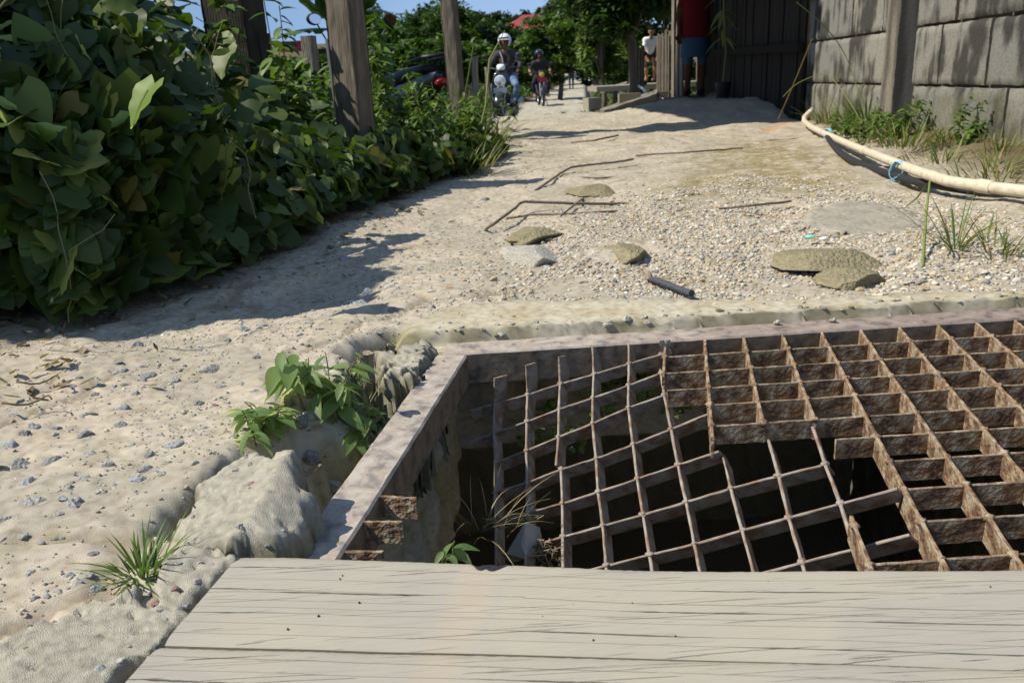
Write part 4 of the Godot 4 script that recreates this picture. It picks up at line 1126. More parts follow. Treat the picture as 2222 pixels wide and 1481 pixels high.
func build_vine() -> void:
	var line := [Vector2(-2.3, -1.2), Vector2(-1.15, -1.36), Vector2(-0.914, -1.36), Vector2(-0.70, -1.30), Vector2(-0.655, -1.54), Vector2(-0.53, -1.85), Vector2(-0.44, -2.48), Vector2(-0.25, -3.07), Vector2(-0.02, -4.15)]
	var L := [0.0]
	for i in range(1, line.size()): L.append(L[i - 1] + line[i].distance_to(line[i - 1]))
	var t := thing("broadleaf_vine", "dense mass of dark heart-shaped vine leaves trailing onto the lane", "vine", Vector3.ZERO)
	var cand := []
	for k in 13000:
		var s := R(0.0, L[L.size() - 1])
		if k > 6500: s = R(0.0, L[5])
		var i := 1
		while L[i] < s: i += 1
		var f: float = (s - L[i - 1]) / (L[i] - L[i - 1])
		var p: Vector2 = line[i - 1].lerp(line[i], f)
		var d: Vector2 = (line[i] - line[i - 1]).normalized()
		var out := Vector3(-d.y, 0, d.x)  # towards the lane
		var hmax := pw([[1.2, 0.9], [1.5, 0.75], [1.75, 0.48], [2.1, 0.3], [2.7, 0.22], [3.2, 0.17], [4.2, 0.12]], -p.y) * (0.88 + 0.3 * n_low.get_noise_1d(s * 3.0))
		if i <= 3: hmax = minf(hmax, 0.22 + 1.15 * maxf(0.0, -0.62 - p.x))
		var y := R(0.02, hmax)
		var deep := -log(1.0 - rng.randf() * 0.97) * 0.16
		var bulge := 0.10 * sin(clampf(y / hmax, 0.0, 1.0) * PI) + 0.05 * n_mid.get_noise_2d(s * 0.5, y * 0.5)
		var at := Vector3(p.x, 0, p.y) + out * (bulge - deep - lerpf(0.5, 1.0, smooth(1.35, 1.8, -p.y)) * y)
		at.y = y + 0.02 + maxf(0.0, gh(at.x, at.z)) * 0.6
		var size := R(0.03, 0.075) + (R(0.0, 0.03) if rng.randf() < 0.12 else 0.0) * (1.0 if s < L[6] else 0.75)
		var n := out * R(0.1, 0.9) + Vector3.UP * R(0.2, 1.1) + rv() * 0.75
		var tip := Vector3.DOWN * R(0.0, 1.0) + out * R(0.0, 0.9) + rv() * 1.0
		cand.append([at.length() * 0.2 + deep * 2.5 + R(0.0, 0.25), Transform3D(facing(n, tip, size), at - facing(n, tip, size).z * 0.4)])
	for k in 2400:
		# extra leaf mass added further into the plot to block the sun
		var at := Vector3(R(-2.6, -1.08), R(0.15, 1.5), R(-1.6, -1.22))
		if at.y > 0.92 + 1.1 * (-1.05 - at.x) or (at.z > -1.33 and at.y > 0.8): continue
		cand.append([9.0, Transform3D(facing(Vector3(0.2, 1, 0.3) + rv() * 0.7, rv(), R(0.06, 0.1)), at)])
	for k in 9500:
		var at := Vector3(R(-2.7, -0.72), R(0.08, 1.3), R(-3.3, -1.45))
		if at.y > (0.16 if at.z > -2.2 else 0.27) + 0.92 * (-0.66 - at.x): continue
		cand.append([at.length() + 1.0, Transform3D(facing(Vector3(0.2, 1, 0.3) + rv() * 0.7, rv(), R(0.06, 0.11)), at)])
	# hanging leaves low down at the front corner, and one large leaf with sunlight put into its colour
	cand.sort_custom(func(a, b): return a[0] < b[0])
	var shapes := [heart_leaf(0.16, 0.1), heart_leaf(0.3, 0.05), heart_leaf(0.08, 0.17, 0.2)]
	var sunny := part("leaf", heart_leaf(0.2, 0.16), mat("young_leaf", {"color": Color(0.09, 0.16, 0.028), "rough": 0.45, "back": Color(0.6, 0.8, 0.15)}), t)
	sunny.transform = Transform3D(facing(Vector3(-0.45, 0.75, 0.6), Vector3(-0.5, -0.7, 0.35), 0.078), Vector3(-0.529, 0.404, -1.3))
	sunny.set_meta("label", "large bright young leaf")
	var tints := [Color(0.05, 0.088, 0.018), Color(0.042, 0.075, 0.017), Color(0.055, 0.09, 0.02), Color(0.045, 0.072, 0.02), Color(0.08, 0.12, 0.02)]
	var ms := []
	for k in tints: ms.append(mat("vine_leaf", {"color": k, "rough": 0.5, "spec": 0.45, "back": Color(0.55, 0.7, 0.2), "bump": M.t_grain, "relief": 0.05, "tri": Vector3(4, 4, 4)}))
	var xf := [[], [], []]
	var cs := [[], [], []]
	for i in cand.size():
		if i < 300:
			var o := part("leaf", shapes[rng.randi() % 3], ms[rng.randi() % ms.size()], t)
			o.transform = cand[i][1]
		else:
			var w := rng.randi() % 3
			xf[w].append(cand[i][1])
			cs[w].append((tints[rng.randi() % 5] if rng.randf() > 0.03 else Color(0.16, 0.13, 0.03)) * R(0.75, 1.2))
	for w in 3: many("foliage", shapes[w], M.leaf, t, xf[w], cs[w])
	# trailing stems
	for k in 12:
		var p: Vector2 = line[rng.randi_range(1, 5)].lerp(line[rng.randi_range(2, 5)], R(0.0, 0.6))
		var q := Vector3(p.x + R(-0.08, 0.06), R(0.2, 0.8), p.y + R(-0.1, 0.05))
		var pts := [q]
		var v := rv() * 0.5 + Vector3.DOWN
		for i in 14:
			v = (v + rv() * 0.7 + Vector3.DOWN * 0.35).normalized()
			q += v * R(0.02, 0.045)
			if q.y < gh(q.x, q.z): break
			pts.append(q)
		if pts.size() < 4: continue
		var b := MB.new()
		b.tube(pts, [R(0.0009, 0.0017)], 6)
		part("stem", b.mesh(), M.stem, t)

# stems with leaves all the way up
func weed(called: String, label: String, base: Vector3, h: float, spread: float, stems: int, per: int, leaf: ArrayMesh, size: float, tints: Array, group := "", singles := false, lean := Vector3.ZERO) -> Node3D:
	var t := thing(called, label, "plant", base, group)
	var xf := []
	var cs := []
	for s in stems:
		var a := R(0, TAU)
		var foot := Vector3(cos(a), 0, sin(a)) * R(0.0, spread * 0.55)
		foot.y = gh(base.x + foot.x, base.z + foot.z) - base.y if not in_pit(base.x, base.z) else 0.0
		var top := foot + Vector3(cos(a) * R(0.0, spread), h * R(0.6, 1.05), sin(a) * R(0.0, spread)) + lean
		var mid := foot.lerp(top, 0.5) + Vector3(R(-0.1, 0.1) * h, 0.08 * h, R(-0.1, 0.1) * h)
		var pts := []
		for i in 7:
			var u := i / 6.0
			pts.append(foot.lerp(mid, u).lerp(mid.lerp(top, u), u))
		var b := MB.new()
		b.tube([foot - Vector3(0, 0.03, 0)] + pts, [0.004 * h + 0.0012, 0.0035 * h + 0.001, 0.002 * h + 0.0006], 5)
		part("stem", b.mesh(), M.stem, t)
		for k in per:
			var u := pow(R(0.06, 1.0), 0.7)
			var at := foot.lerp(mid, u).lerp(mid.lerp(top, u), u)
			var ang := k * 2.4 + R(-0.4, 0.4)
			var dir := Vector3(cos(ang), R(-0.25, 0.55), sin(ang))
			var x := Transform3D(facing(Vector3.UP + dir * 0.2 + rv() * 0.4, dir, size * R(0.65, 1.15) * (1.15 - 0.4 * u)), at)
			if singles:
				var o := part("leaf", leaf, tints[rng.randi() % tints.size()], t)
				o.transform = x
			else:
				xf.append(x)
				cs.append(tints[rng.randi() % tints.size()] * R(0.75, 1.2))
	if xf.size(): many("foliage", leaf, M.leaf, t, xf, cs)
	return t

func tuft(called: String, label: String, base: Vector3, n: int, len_: float, spread: float, width: float, tints: Array, group := "", droop := 0.5) -> void:
	var b := MB.new()
	for i in n:
		var a := R(0, TAU)
		var foot := base + Vector3(cos(a), 0, sin(a)) * R(0, spread)
		foot.y = gh(foot.x, foot.z) - 0.004 if base.y > -0.05 and base.z > -12.0 and not in_pit(foot.x, foot.z) else base.y
		if base.y > gh(base.x, base.z) + 0.015: foot.y = base.y
		var dir := Vector3(cos(a + R(-0.6, 0.6)), R(0.6, 2.6), sin(a + R(-0.6, 0.6))).normalized()
		var l := len_ * R(0.45, 1.1)
		var w := width * R(0.6, 1.2)
		var side := dir.cross(Vector3.UP).normalized() * w * 0.5
		var k: Color = tints[rng.randi() % tints.size()] * R(0.8, 1.2)
		var first := b.v.size()
		var dr := droop * R(0.3, 1.3)
		for j in 7:
			var u := j / 6.0
			var p := foot + dir * l * u + Vector3(dir.x, 0, dir.z) * l * dr * u * u * 0.5 + Vector3.DOWN * l * dr * u * u * 0.55
			var ww := side * (1.0 - pow(u, 2.5)) * (0.7 + 0.6 * sin(u * PI))
			b.add(p - ww, k)
			b.add(p + Vector3(0, 0.12 * w, 0), k)
			b.add(p + ww, k)
		b.grid(7, 3, first)
	single(called, b.mesh(), M.leaf, label, "grass", group)

func tree(called: String, label: String, foot: Vector3, mid: Vector3, rad: Vector3, clusters: int, per: int, clump: ArrayMesh, size: float, tints: Array, group := "", layered := false) -> void:
	var t := thing(called, label, "tree", foot, group)
	var c := mid - foot
	var b := MB.new()
	var tr := maxf(0.03, rad.y * 0.05 + c.y * 0.012)
	b.tube([Vector3(0, -0.2, 0), Vector3(0, 0, 0), c * 0.35 + Vector3(tr, 0, 0), c * 0.75, c + Vector3(0, rad.y * 0.3, 0)], [tr * 1.5, tr * 1.2, tr, tr * 0.7, tr * 0.25], 8)
	var spots := []
	for i in clusters:
		var v := rv()
		while v.length() > 1.0: v = rv()
		if v.length() > 0.05 and rng.randf() < 0.65: v = v.normalized() * R(0.6, 1.0)
		if layered: v.y = (floor(v.y * 3.5) + 0.5) / 3.5
		var p := c + v * rad
		if p.y < 0.1: p.y = R(0.1, 0.4)
		spots.append([p, R(0.2, 0.42) * minf(rad.x, rad.y)])
		if i < 9: b.tube([c * 0.6, c.lerp(p, 0.5) - Vector3(0, 0.1 * rad.y, 0), p], [tr * 0.5, tr * 0.32, tr * 0.1], 6)
	part("trunk", b.mesh(), M.bark, t)
	var xf := []
	var cs := []
	for s in spots:
		var k: Color = tints[rng.randi() % tints.size()]
		for i in per:
			var v := rv().normalized() * pow(rng.randf(), 0.4)
			if layered: v.y *= 0.3
			var at: Vector3 = s[0] + v * s[1]
			if at.y < 0.05: at.y = R(0.05, 0.3)
			xf.append(Transform3D(Basis.from_euler(Vector3(R(-0.6, 0.6), R(0, TAU), R(-0.6, 0.6))) * size * R(0.7, 1.25), at))
			cs.append(k * R(0.7, 1.3))
	many("crown", clump, M.leaf, t, xf, cs)

# ---------------------------------------------------------------- people
# smooth union of tapered capsules, meshed as surface nets
func capsules(b: MB, bones: Array, cell: float, blend: float) -> void:
	var lo := Vector3.ONE * 1e9
	var hi := -lo
	for q in bones:
		var m: float = maxf(q[2], q[3]) + blend + cell * 2
		lo = lo.min(q[0] - Vector3.ONE * m).min(q[1] - Vector3.ONE * m)
		hi = hi.max(q[0] + Vector3.ONE * m).max(q[1] + Vector3.ONE * m)
	var nx := int((hi.x - lo.x) / cell) + 2
	var ny := int((hi.y - lo.y) / cell) + 2
	var nz := int((hi.z - lo.z) / cell) + 2
	var f := PackedFloat32Array()
	f.resize(nx * ny * nz)
	f.fill(1.0)
	for q in bones:
		var a: Vector3 = q[0]
		var ab: Vector3 = q[1] - a
		var ll := maxf(ab.length_squared(), 1e-9)
		var m: float = maxf(q[2], q[3]) + blend + cell * 2
		var i0 := Vector3i(((a.min(q[1]) - Vector3.ONE * m - lo) / cell).floor())
		var i1 := Vector3i(((a.max(q[1]) + Vector3.ONE * m - lo) / cell).ceil())
		for z in range(maxi(i0.z, 0), mini(i1.z, nz - 1) + 1):
			for y in range(maxi(i0.y, 0), mini(i1.y, ny - 1) + 1):
				var row := (z * ny + y) * nx
				for x in range(maxi(i0.x, 0), mini(i1.x, nx - 1) + 1):
					var p := lo + Vector3(x, y, z) * cell
					var t := clampf((p - a).dot(ab) / ll, 0.0, 1.0)
					var d: float = (p - a - ab * t).length() - lerpf(q[2], q[3], t)
					var o := f[row + x]
					var h := maxf(blend - absf(o - d), 0.0) / blend
					f[row + x] = minf(o, d) - h * h * blend * 0.25
	var ids := {}
	var sx := [0, 1, 0, 1, 0, 1, 0, 1]
	var off := PackedInt32Array([0, 1, nx, nx + 1, nx * ny, nx * ny + 1, nx * ny + nx, nx * ny + nx + 1])
	var edges := [[0, 1], [2, 3], [4, 5], [6, 7], [0, 2], [1, 3], [4, 6], [5, 7], [0, 4], [1, 5], [2, 6], [3, 7]]
	for z in nz - 1:
		for y in ny - 1:
			var row := (z * ny + y) * nx
			for x in nx - 1:
				var at := row + x
				var s := 0
				for k in 8:
					if f[at + off[k]] < 0.0: s += 1
				if s == 0 or s == 8: continue
				var sum := Vector3.ZERO
				var n := 0
				for e in edges:
					var va := f[at + off[e[0]]]
					var vb := f[at + off[e[1]]]
					if (va < 0.0) != (vb < 0.0):
						var w := va / (va - vb)
						var pa := Vector3(e[0] & 1, (e[0] >> 1) & 1, e[0] >> 2)
						var pb := Vector3(e[1] & 1, (e[1] >> 1) & 1, e[1] >> 2)
						sum += pa.lerp(pb, w)
						n += 1
				var p := lo + (Vector3(x, y, z) + sum / n) * cell
				var best := 1e9
				var k := Color.WHITE
				for q in bones:
					var ab: Vector3 = q[1] - q[0]
					var t := clampf((p - q[0]).dot(ab) / maxf(ab.length_squared(), 1e-9), 0.0, 1.0)
					var d: float = (p - q[0] - ab * t).length() - lerpf(q[2], q[3], t)
					if d < best:
						best = d
						k = q[4]
				ids[at] = b.add(p, k)
	for at in ids:
		var x: int = at % nx
		var y: int = (at / nx) % ny
		var z: int = at / (nx * ny)
		for ax in [[1, nx, nx * ny, y, z], [nx, nx * ny, 1, z, x], [nx * ny, 1, nx, x, y]]:
			if ax[3] == 0 or ax[4] == 0: continue
			var in0 := f[at] < 0.0
			if in0 == (f[at + ax[0]] < 0.0): continue
			var q := [at, at - ax[1], at - ax[1] - ax[2], at - ax[2]]
			if not q.all(func(c): return ids.has(c)): continue
			if in0: q.reverse()
			b.tri(ids[q[0]], ids[q[1]], ids[q[2]])
			b.tri(ids[q[0]], ids[q[2]], ids[q[3]])

func hand(b: MB, wrist: Vector3, dir: Vector3, across: Vector3, palm_n: Vector3, s: float, curl: float, skin: Color) -> void:
	# palm, four unequal fingers that bend twice, and a thumb from the side of the palm
	var bones := []
	var tip := wrist + dir * 0.085 * s
	for k in 3: bones.append([wrist + across * (k - 1) * 0.02 * s, tip + across * (k - 1) * 0.026 * s, 0.014 * s, 0.0125 * s, skin])
	for i in 4:
		var root := tip + across * (i - 1.5) * 0.0195 * s
		var ln: float = [0.062, 0.074, 0.069, 0.054][i] * s
		var d1 := (dir * cos(curl) + palm_n * sin(curl)).normalized()
		var d2 := (dir * cos(curl * 2.2) + palm_n * sin(curl * 2.2)).normalized()
		bones.append([root, root + d1 * ln * 0.55, 0.0092 * s, 0.0085 * s, skin])
		bones.append([root + d1 * ln * 0.55, root + d1 * ln * 0.55 + d2 * ln * 0.5, 0.0084 * s, 0.0072 * s, skin])
	var th := wrist + dir * 0.025 * s - across * 0.026 * s
	bones.append([th, th - across * 0.022 * s + dir * 0.028 * s + palm_n * 0.012 * s, 0.0125 * s, 0.0105 * s, skin])
	bones.append([th - across * 0.022 * s + dir * 0.028 * s + palm_n * 0.012 * s, th - across * 0.02 * s + dir * 0.058 * s + palm_n * 0.024 * s, 0.0098 * s, 0.0082 * s, skin])
	capsules(b, bones, 0.0062 * s, 0.006 * s)

func head(b: MB, at: Vector3, look: Vector3, s: float, skin: Color, hair: Color) -> void:
	var f := look.normalized()
	var x := Vector3.UP.cross(f).normalized()
	var u := f.cross(x)
	var g := func(px: float, py: float, pz: float) -> Vector3: return at + (x * px + u * py + f * pz) * s
	var dark := Color(0.012, 0.01, 0.01)
	capsules(b, [
		[g.call(0, 0.03, -0.02), g.call(0, 0.035, 0.0), 0.092 * s, 0.088 * s, skin], [g.call(0, -0.03, 0.025), g.call(0, -0.085, 0.045), 0.062 * s, 0.038 * s, skin],
		[g.call(0, 0.015, 0.09), g.call(0, -0.022, 0.106), 0.009 * s, 0.014 * s, skin], [g.call(-0.02, -0.055, 0.086), g.call(0.02, -0.055, 0.086), 0.008 * s, 0.008 * s, skin.lerp(Color(0.25, 0.06, 0.05), 0.5)],
		[g.call(-0.034, 0.018, 0.082), g.call(-0.030, 0.018, 0.083), 0.009 * s, 0.009 * s, dark], [g.call(0.034, 0.018, 0.082), g.call(0.030, 0.018, 0.083), 0.009 * s, 0.009 * s, dark],
		[g.call(-0.088, 0.015, -0.005), g.call(-0.09, -0.02, 0.0), 0.014 * s, 0.011 * s, skin], [g.call(0.088, 0.015, -0.005), g.call(0.09, -0.02, 0.0), 0.014 * s, 0.011 * s, skin],
		[g.call(0, 0.065, -0.03), g.call(0, 0.06, -0.012), 0.083 * s, 0.08 * s, hair], [g.call(0, 0.0, -0.06), g.call(0, 0.03, -0.05), 0.062 * s, 0.07 * s, hair]], 0.0085 * s, 0.02 * s)

# J: joints. K: colours top, sleeve, fore, leg, shin, shoe, skin, hair
func person_mesh(J: Dictionary, K: Dictionary, cell: float) -> ArrayMesh:
	var b := MB.new()
	var s: float = J.get("s", 1.0)
	var w: float = J.get("wide", 1.0) * s
	var hip: Vector3 = (J.hip_l + J.hip_r) / 2
	var sh: Vector3 = (J.sh_l + J.sh_r) / 2
	var mid := hip.lerp(sh, 0.5)
	var side: Vector3 = (J.sh_r - J.sh_l).normalized()
	var bones := [
		[J.hip_l, J.hip_r, 0.105 * w, 0.105 * w, K.leg], [hip + side * 0.05 * w, hip - side * 0.05 * w, 0.115 * w, 0.115 * w, K.leg],
		[mid - side * 0.05 * w, J.sh_l.lerp(sh, 0.35), 0.10 * w, 0.085 * w, K.top], [mid + side * 0.05 * w, J.sh_r.lerp(sh, 0.35), 0.10 * w, 0.085 * w, K.top], [hip.lerp(mid, 0.3), mid, 0.115 * w, 0.11 * w, K.top],
		[J.sh_l, J.sh_r, 0.062 * w, 0.062 * w, K.top], [sh, J.neck, 0.055 * s, 0.045 * s, K.skin], [J.neck, J.head, 0.045 * s, 0.045 * s, K.skin]]
	for q in ["l", "r"]:
		bones.append([J["sh_" + q], J["sh_" + q].lerp(J["el_" + q], 0.55), 0.06 * w, 0.05 * s, K.top])
		bones.append([J["sh_" + q].lerp(J["el_" + q], 0.55), J["el_" + q], 0.05 * s, 0.042 * s, K.sleeve])
		bones.append([J["el_" + q], J["ha_" + q], 0.041 * s, 0.027 * s, K.fore])
		bones.append([J["hip_" + q], J["hip_" + q].lerp(J["kn_" + q], 0.7), 0.095 * w, 0.07 * s, K.leg])
		bones.append([J["hip_" + q].lerp(J["kn_" + q], 0.7), J["kn_" + q], 0.07 * s, 0.06 * s, K.leg])
		bones.append([J["kn_" + q], J["kn_" + q].lerp(J["an_" + q], 0.35), 0.056 * s, 0.058 * s, K.shin])
		bones.append([J["kn_" + q].lerp(J["an_" + q], 0.35), J["an_" + q], 0.056 * s, 0.038 * s, K.shin])
		bones.append([J["an_" + q], J["an_" + q] + J.toe * 0.17 * s + Vector3(0, -0.045 * s, 0), 0.042 * s, 0.034 * s, K.shoe])
		bones.append([J["an_" + q] + Vector3(0, -0.03 * s, 0), J["an_" + q] - J.toe * 0.03 * s + Vector3(0, -0.04 * s, 0), 0.04 * s, 0.035 * s, K.shoe])
	capsules(b, bones, cell, 0.045 * s)
	head(b, J.head + Vector3(0, 0.06, 0) * s, J.look, s, K.skin, K.hair)
	for q in ["l", "r"]:
		var d: Vector3 = J.get("hd_" + q, (J["ha_" + q] - J["el_" + q]).normalized())
		var ac: Vector3 = J.get("hx_" + q, side * (1.0 if q == "l" else -1.0))
		ac = (ac - d * ac.dot(d)).normalized()
		hand(b, J["ha_" + q], d, ac, (d.cross(ac) * (1.0 if q == "l" else -1.0)) if not J.has("hn") else (J.hn - d * J.hn.dot(d)).normalized(), s, J.get("curl", 0.35), K.skin)
	return b.mesh()

func helmet(parent: Node, at: Vector3, r: float, m: Material, visor: bool) -> void:
	var b := MB.new()
	for lay in [1.0, 0.88]:
		var first := b.v.size()
		for i in 14:
			var p := PI * 0.78 * i / 13.0
			for s in 28:
				var a := TAU * s / 28.0
				b.add(at + Vector3(sin(p) * sin(a), cos(p) * 1.02, sin(p) * cos(a) * 1.1) * r * lay)
		for i in 13:
			for s in 28:
				# open at the front below the brow
				var a := absf(wrapf(TAU * (s + 0.5) / 28.0, -PI, PI))
				if a < 0.95 and i >= 6: continue
				var s2 := (s + 1) % 28
				b.tri(first + i * 28 + s, first + i * 28 + s2, first + (i + 1) * 28 + s2)
				b.tri(first + i * 28 + s, first + (i + 1) * 28 + s2, first + (i + 1) * 28 + s)
	var o := part("helmet", b.mesh(), m, parent)
	b = MB.new()
	var first := b.v.size()
	for j in 2:
		for i in 11:
			var a := -1.0 + 2.0 * i / 10.0
			b.add(at + Vector3(sin(a) * r * 1.02, r * (0.17 - 0.1 * j), cos(a) * r * (1.13 + 0.28 * j)))
	b.grid(2, 11, first)
	part("peak", b.mesh(), m, o)

# ---------------------------------------------------------------- two-wheelers
func wheel(parent: Node, at: Vector3, r: float, w: float) -> void:
	var b := MB.new()
	var ring := []
	for i in 33: ring.append(Vector3(0, cos(TAU * i / 32.0), sin(TAU * i / 32.0)) * (r - w * 0.5))
	b.tube(ring, [w * 0.5], 10, Color.WHITE, false)
	var t := part("wheel", b.mesh(), M.rubber, parent, at)
	b = MB.new()
	b.lathe(Vector3(-w * 0.3, 0, 0), Vector3.RIGHT, [[0, r - w * 0.8], [0.0, r - w * 1.15], [w * 0.6, r - w * 1.15], [w * 0.6, r - w * 0.8]], 28)
	b.lathe(Vector3(-w * 0.45, 0, 0), Vector3.RIGHT, [[0, 0.0], [0, 0.045], [w * 0.9, 0.045], [w * 0.9, 0.0]], 14)
	for i in 5:
		var a := TAU * i / 5.0
		var d := Vector3(0, cos(a), sin(a))
		b.box(d * (r - w) * 0.55, Vector3(w * 0.2, 0, 0), d * (r - w) * 0.5, Vector3.RIGHT.cross(d) * 0.018)
	part("rim", b.mesh(), M.steel, t)

func loft(b: MB, secs: Array, seg := 14) -> void:
	# secs: [centre, half width, half height] with soft square sections across x
	var first := b.v.size()
	for s in secs:
		for i in seg:
			var a := TAU * i / seg
			var c := cos(a)
			var q := sin(a)
			b.add(s[0] + Vector3(signf(c) * pow(absf(c), 0.7) * s[1], signf(q) * pow(absf(q), 0.7) * s[2], 0))
	b.grid(secs.size(), seg, first, true)
	for e in [0, secs.size() - 1]:
		var m := b.add(secs[e][0])
		for i in seg: b.tri(m, first + e * seg + i, first + e * seg + (i + 1) % seg)

func motorbike(called: String, label: String, at: Vector3, turn: float, o: Dictionary) -> Node3D:
	# faces +z before it is turned
	var t := thing(called, label, "motorbike", at)
	t.rotation.y = turn
	var r: float = o.get("r", 0.26)
	wheel(t, Vector3(0, r, 0.62), r, o.get("tyre", 0.09))
	wheel(t, Vector3(0, r, -0.6), r, o.get("tyre", 0.09) * 1.1)
	var b := MB.new()
	loft(b, [[Vector3(0, 0.34, 0.3), 0.13, 0.05], [Vector3(0, 0.36, 0.1), 0.14, 0.06], [Vector3(0, 0.42, -0.1), 0.14, 0.12], [Vector3(0, 0.52, -0.3), 0.15, 0.15], [Vector3(0, 0.6, -0.55), 0.13, 0.13], [Vector3(0, 0.68, -0.8), 0.1, 0.08], [Vector3(0, 0.73, -0.95), 0.06, 0.035]])
	part("body", b.mesh(), o.body, t)
	b = MB.new()
	loft(b, [[Vector3(0, 0.66, 0.02), 0.08, 0.03], [Vector3(0, 0.7, -0.1), 0.115, 0.05], [Vector3(0, 0.71, -0.35), 0.13, 0.055], [Vector3(0, 0.75, -0.6), 0.13, 0.055], [Vector3(0, 0.78, -0.82), 0.085, 0.035]])
	part("seat", b.mesh(), M.seat, t)
	b = MB.new()
	var sw: float = o.get("shield", 0.19)
	loft(b, [[Vector3(0, 0.36, 0.36), sw * 0.75, 0.05], [Vector3(0, 0.5, 0.44), sw * 1.05, 0.06], [Vector3(0, 0.66, 0.5), sw, 0.07], [Vector3(0, 0.82, 0.46), sw * 0.8, 0.06], [Vector3(0, 0.92, 0.4), sw * 0.55, 0.04]])
	part("front_shield", b.mesh(), o.front, t)
	b = MB.new()
	for s in [-1.0, 1.0]: b.tube([Vector3(s * 0.065, r, 0.62), Vector3(s * 0.065, r + 0.25, 0.54), Vector3(s * 0.05, 0.8, 0.42)], [0.018, 0.02, 0.022], 8)
	part("fork", b.mesh(), M.steel, t)
	b = MB.new()
	var first := b.v.size()
	for i in 11:
		var a := -0.5 + 2.0 * i / 10.0
		for j in 7:
			var u := j / 6.0 - 0.5
			b.add(Vector3(u * 0.15, r + (r + 0.03 - 0.09 * u * u) * cos(a), 0.62 + (r + 0.03 - 0.09 * u * u) * sin(a)))
	b.grid(11, 7, first)
	part("front_mudguard", b.mesh(), o.guard, t)
	b = MB.new()
	first = b.v.size()
	for i in 9:
		var a := -2.2 + 1.9 * i / 8.0
		for j in 5:
			var u := j / 4.0 - 0.5
			b.add(Vector3(u * 0.15, r + (r + 0.05) * cos(a), -0.6 + (r + 0.05) * sin(a)))
	b.grid(9, 5, first)
	part("rear_mudguard", b.mesh(), M.black_plastic, t)
	b = MB.new()
	b.tube([Vector3(-0.34, 0.97, 0.26), Vector3(-0.2, 0.98, 0.3), Vector3(-0.08, 0.95, 0.36), Vector3(0.08, 0.95, 0.36), Vector3(0.2, 0.98, 0.3), Vector3(0.34, 0.97, 0.26)], [0.017, 0.015, 0.014, 0.014, 0.015, 0.017], 8)
	loft(b, [[Vector3(0, 0.97, 0.28), 0.08, 0.035], [Vector3(0, 0.985, 0.35), 0.09, 0.045], [Vector3(0, 0.97, 0.41), 0.06, 0.035]])
	part("handlebar", b.mesh(), M.black_plastic, t)
	if o.has("bar"):
		b = MB.new()
		loft(b, [[Vector3(0, 0.985, 0.36), 0.07, 0.045], [Vector3(0, 0.99, 0.43), 0.085, 0.06], [Vector3(0, 0.975, 0.475), 0.05, 0.04]])
		part("nacelle", b.mesh(), o.bar, t)
	for s in [-1.0, 1.0]:
		b = MB.new()
		b.tube([Vector3(s * 0.19, 0.98, 0.3), Vector3(s * 0.27, 1.1, 0.28), Vector3(s * 0.31, 1.17, 0.27)], [0.006], 6)
		b.ball(Vector3(s * 0.33, 1.2, 0.275), Vector3(0.062, 0.045, 0.018), 14, 8)
		var m := part("mirror", b.mesh(), M.black_plastic, t)
		b = MB.new()
		b.lathe(Vector3(s * 0.33, 1.2, 0.2545), Vector3.BACK, [[0.0, 0.0], [0.0, 0.05]], 18)
		for i in b.v.size(): b.v[i].y = 1.2 + (b.v[i].y - 1.2) * 0.74
		for i in b.v.size(): b.v[i].z -= (b.v[i].y - 1.2) * -0.3 + 0.012
		part("glass", b.mesh(), M.mirror, m)
	b = MB.new()
	var ly: float = o.get("lamp_y", 0.72)
	b.lathe(Vector3(0, ly, o.get("lamp_z", 0.52)), Vector3(0, 0, 1), [[0.0, 0.11], [0.05, 0.105], [0.065, 0.09], [0.06, 0.082]], 22)
	var lamp := part("headlight", b.mesh(), o.ring, t)
	b = MB.new()
	b.lathe(Vector3(0, ly, o.get("lamp_z", 0.52) + 0.058), Vector3(0, 0, 1), [[0.0, 0.083], [0.012, 0.06], [0.018, 0.0]], 20)
	part("lens", b.mesh(), o.lens, lamp)
	b = MB.new()
	b.box(Vector3(0, o.get("plate_y", 0.56), o.get("plate_z", 0.56)), Vector3(0.13, 0, 0), Vector3(0, 0.05, 0.01), Vector3(0, 0, 0.004))
	part("number_plate", b.mesh(), o.plate, t)
	b = MB.new()
	loft(b, [[Vector3(0, 0.69, -0.92), 0.045, 0.022], [Vector3(0, 0.69, -0.965), 0.055, 0.028], [Vector3(0, 0.7, -0.985), 0.035, 0.014]])
	part("tail_light", b.mesh(), M.tail_light, t)
	b = MB.new()
	b.tube([Vector3(-0.08, 0.84, -0.7), Vector3(-0.1, 0.86, -0.9), Vector3(0, 0.87, -1.0), Vector3(0.1, 0.86, -0.9), Vector3(0.08, 0.84, -0.7)], [0.014], 7)
	part("grab_rail", b.mesh(), M.black_plastic, t)
	b = MB.new()
	b.tube([Vector3(0.14, 0.3, 0.0), Vector3(0.15, 0.3, -0.35), Vector3(0.16, 0.36, -0.8)], [0.02, 0.045, 0.05], 10)
	part("exhaust", b.mesh(), M.steel, t)
	b = MB.new()
	b.tube([Vector3(0.12, 0.33, -0.1), Vector3(0.2, 0.03, -0.02)], [0.012], 7)
	part("side_stand", b.mesh(), M.steel, t)
	return t

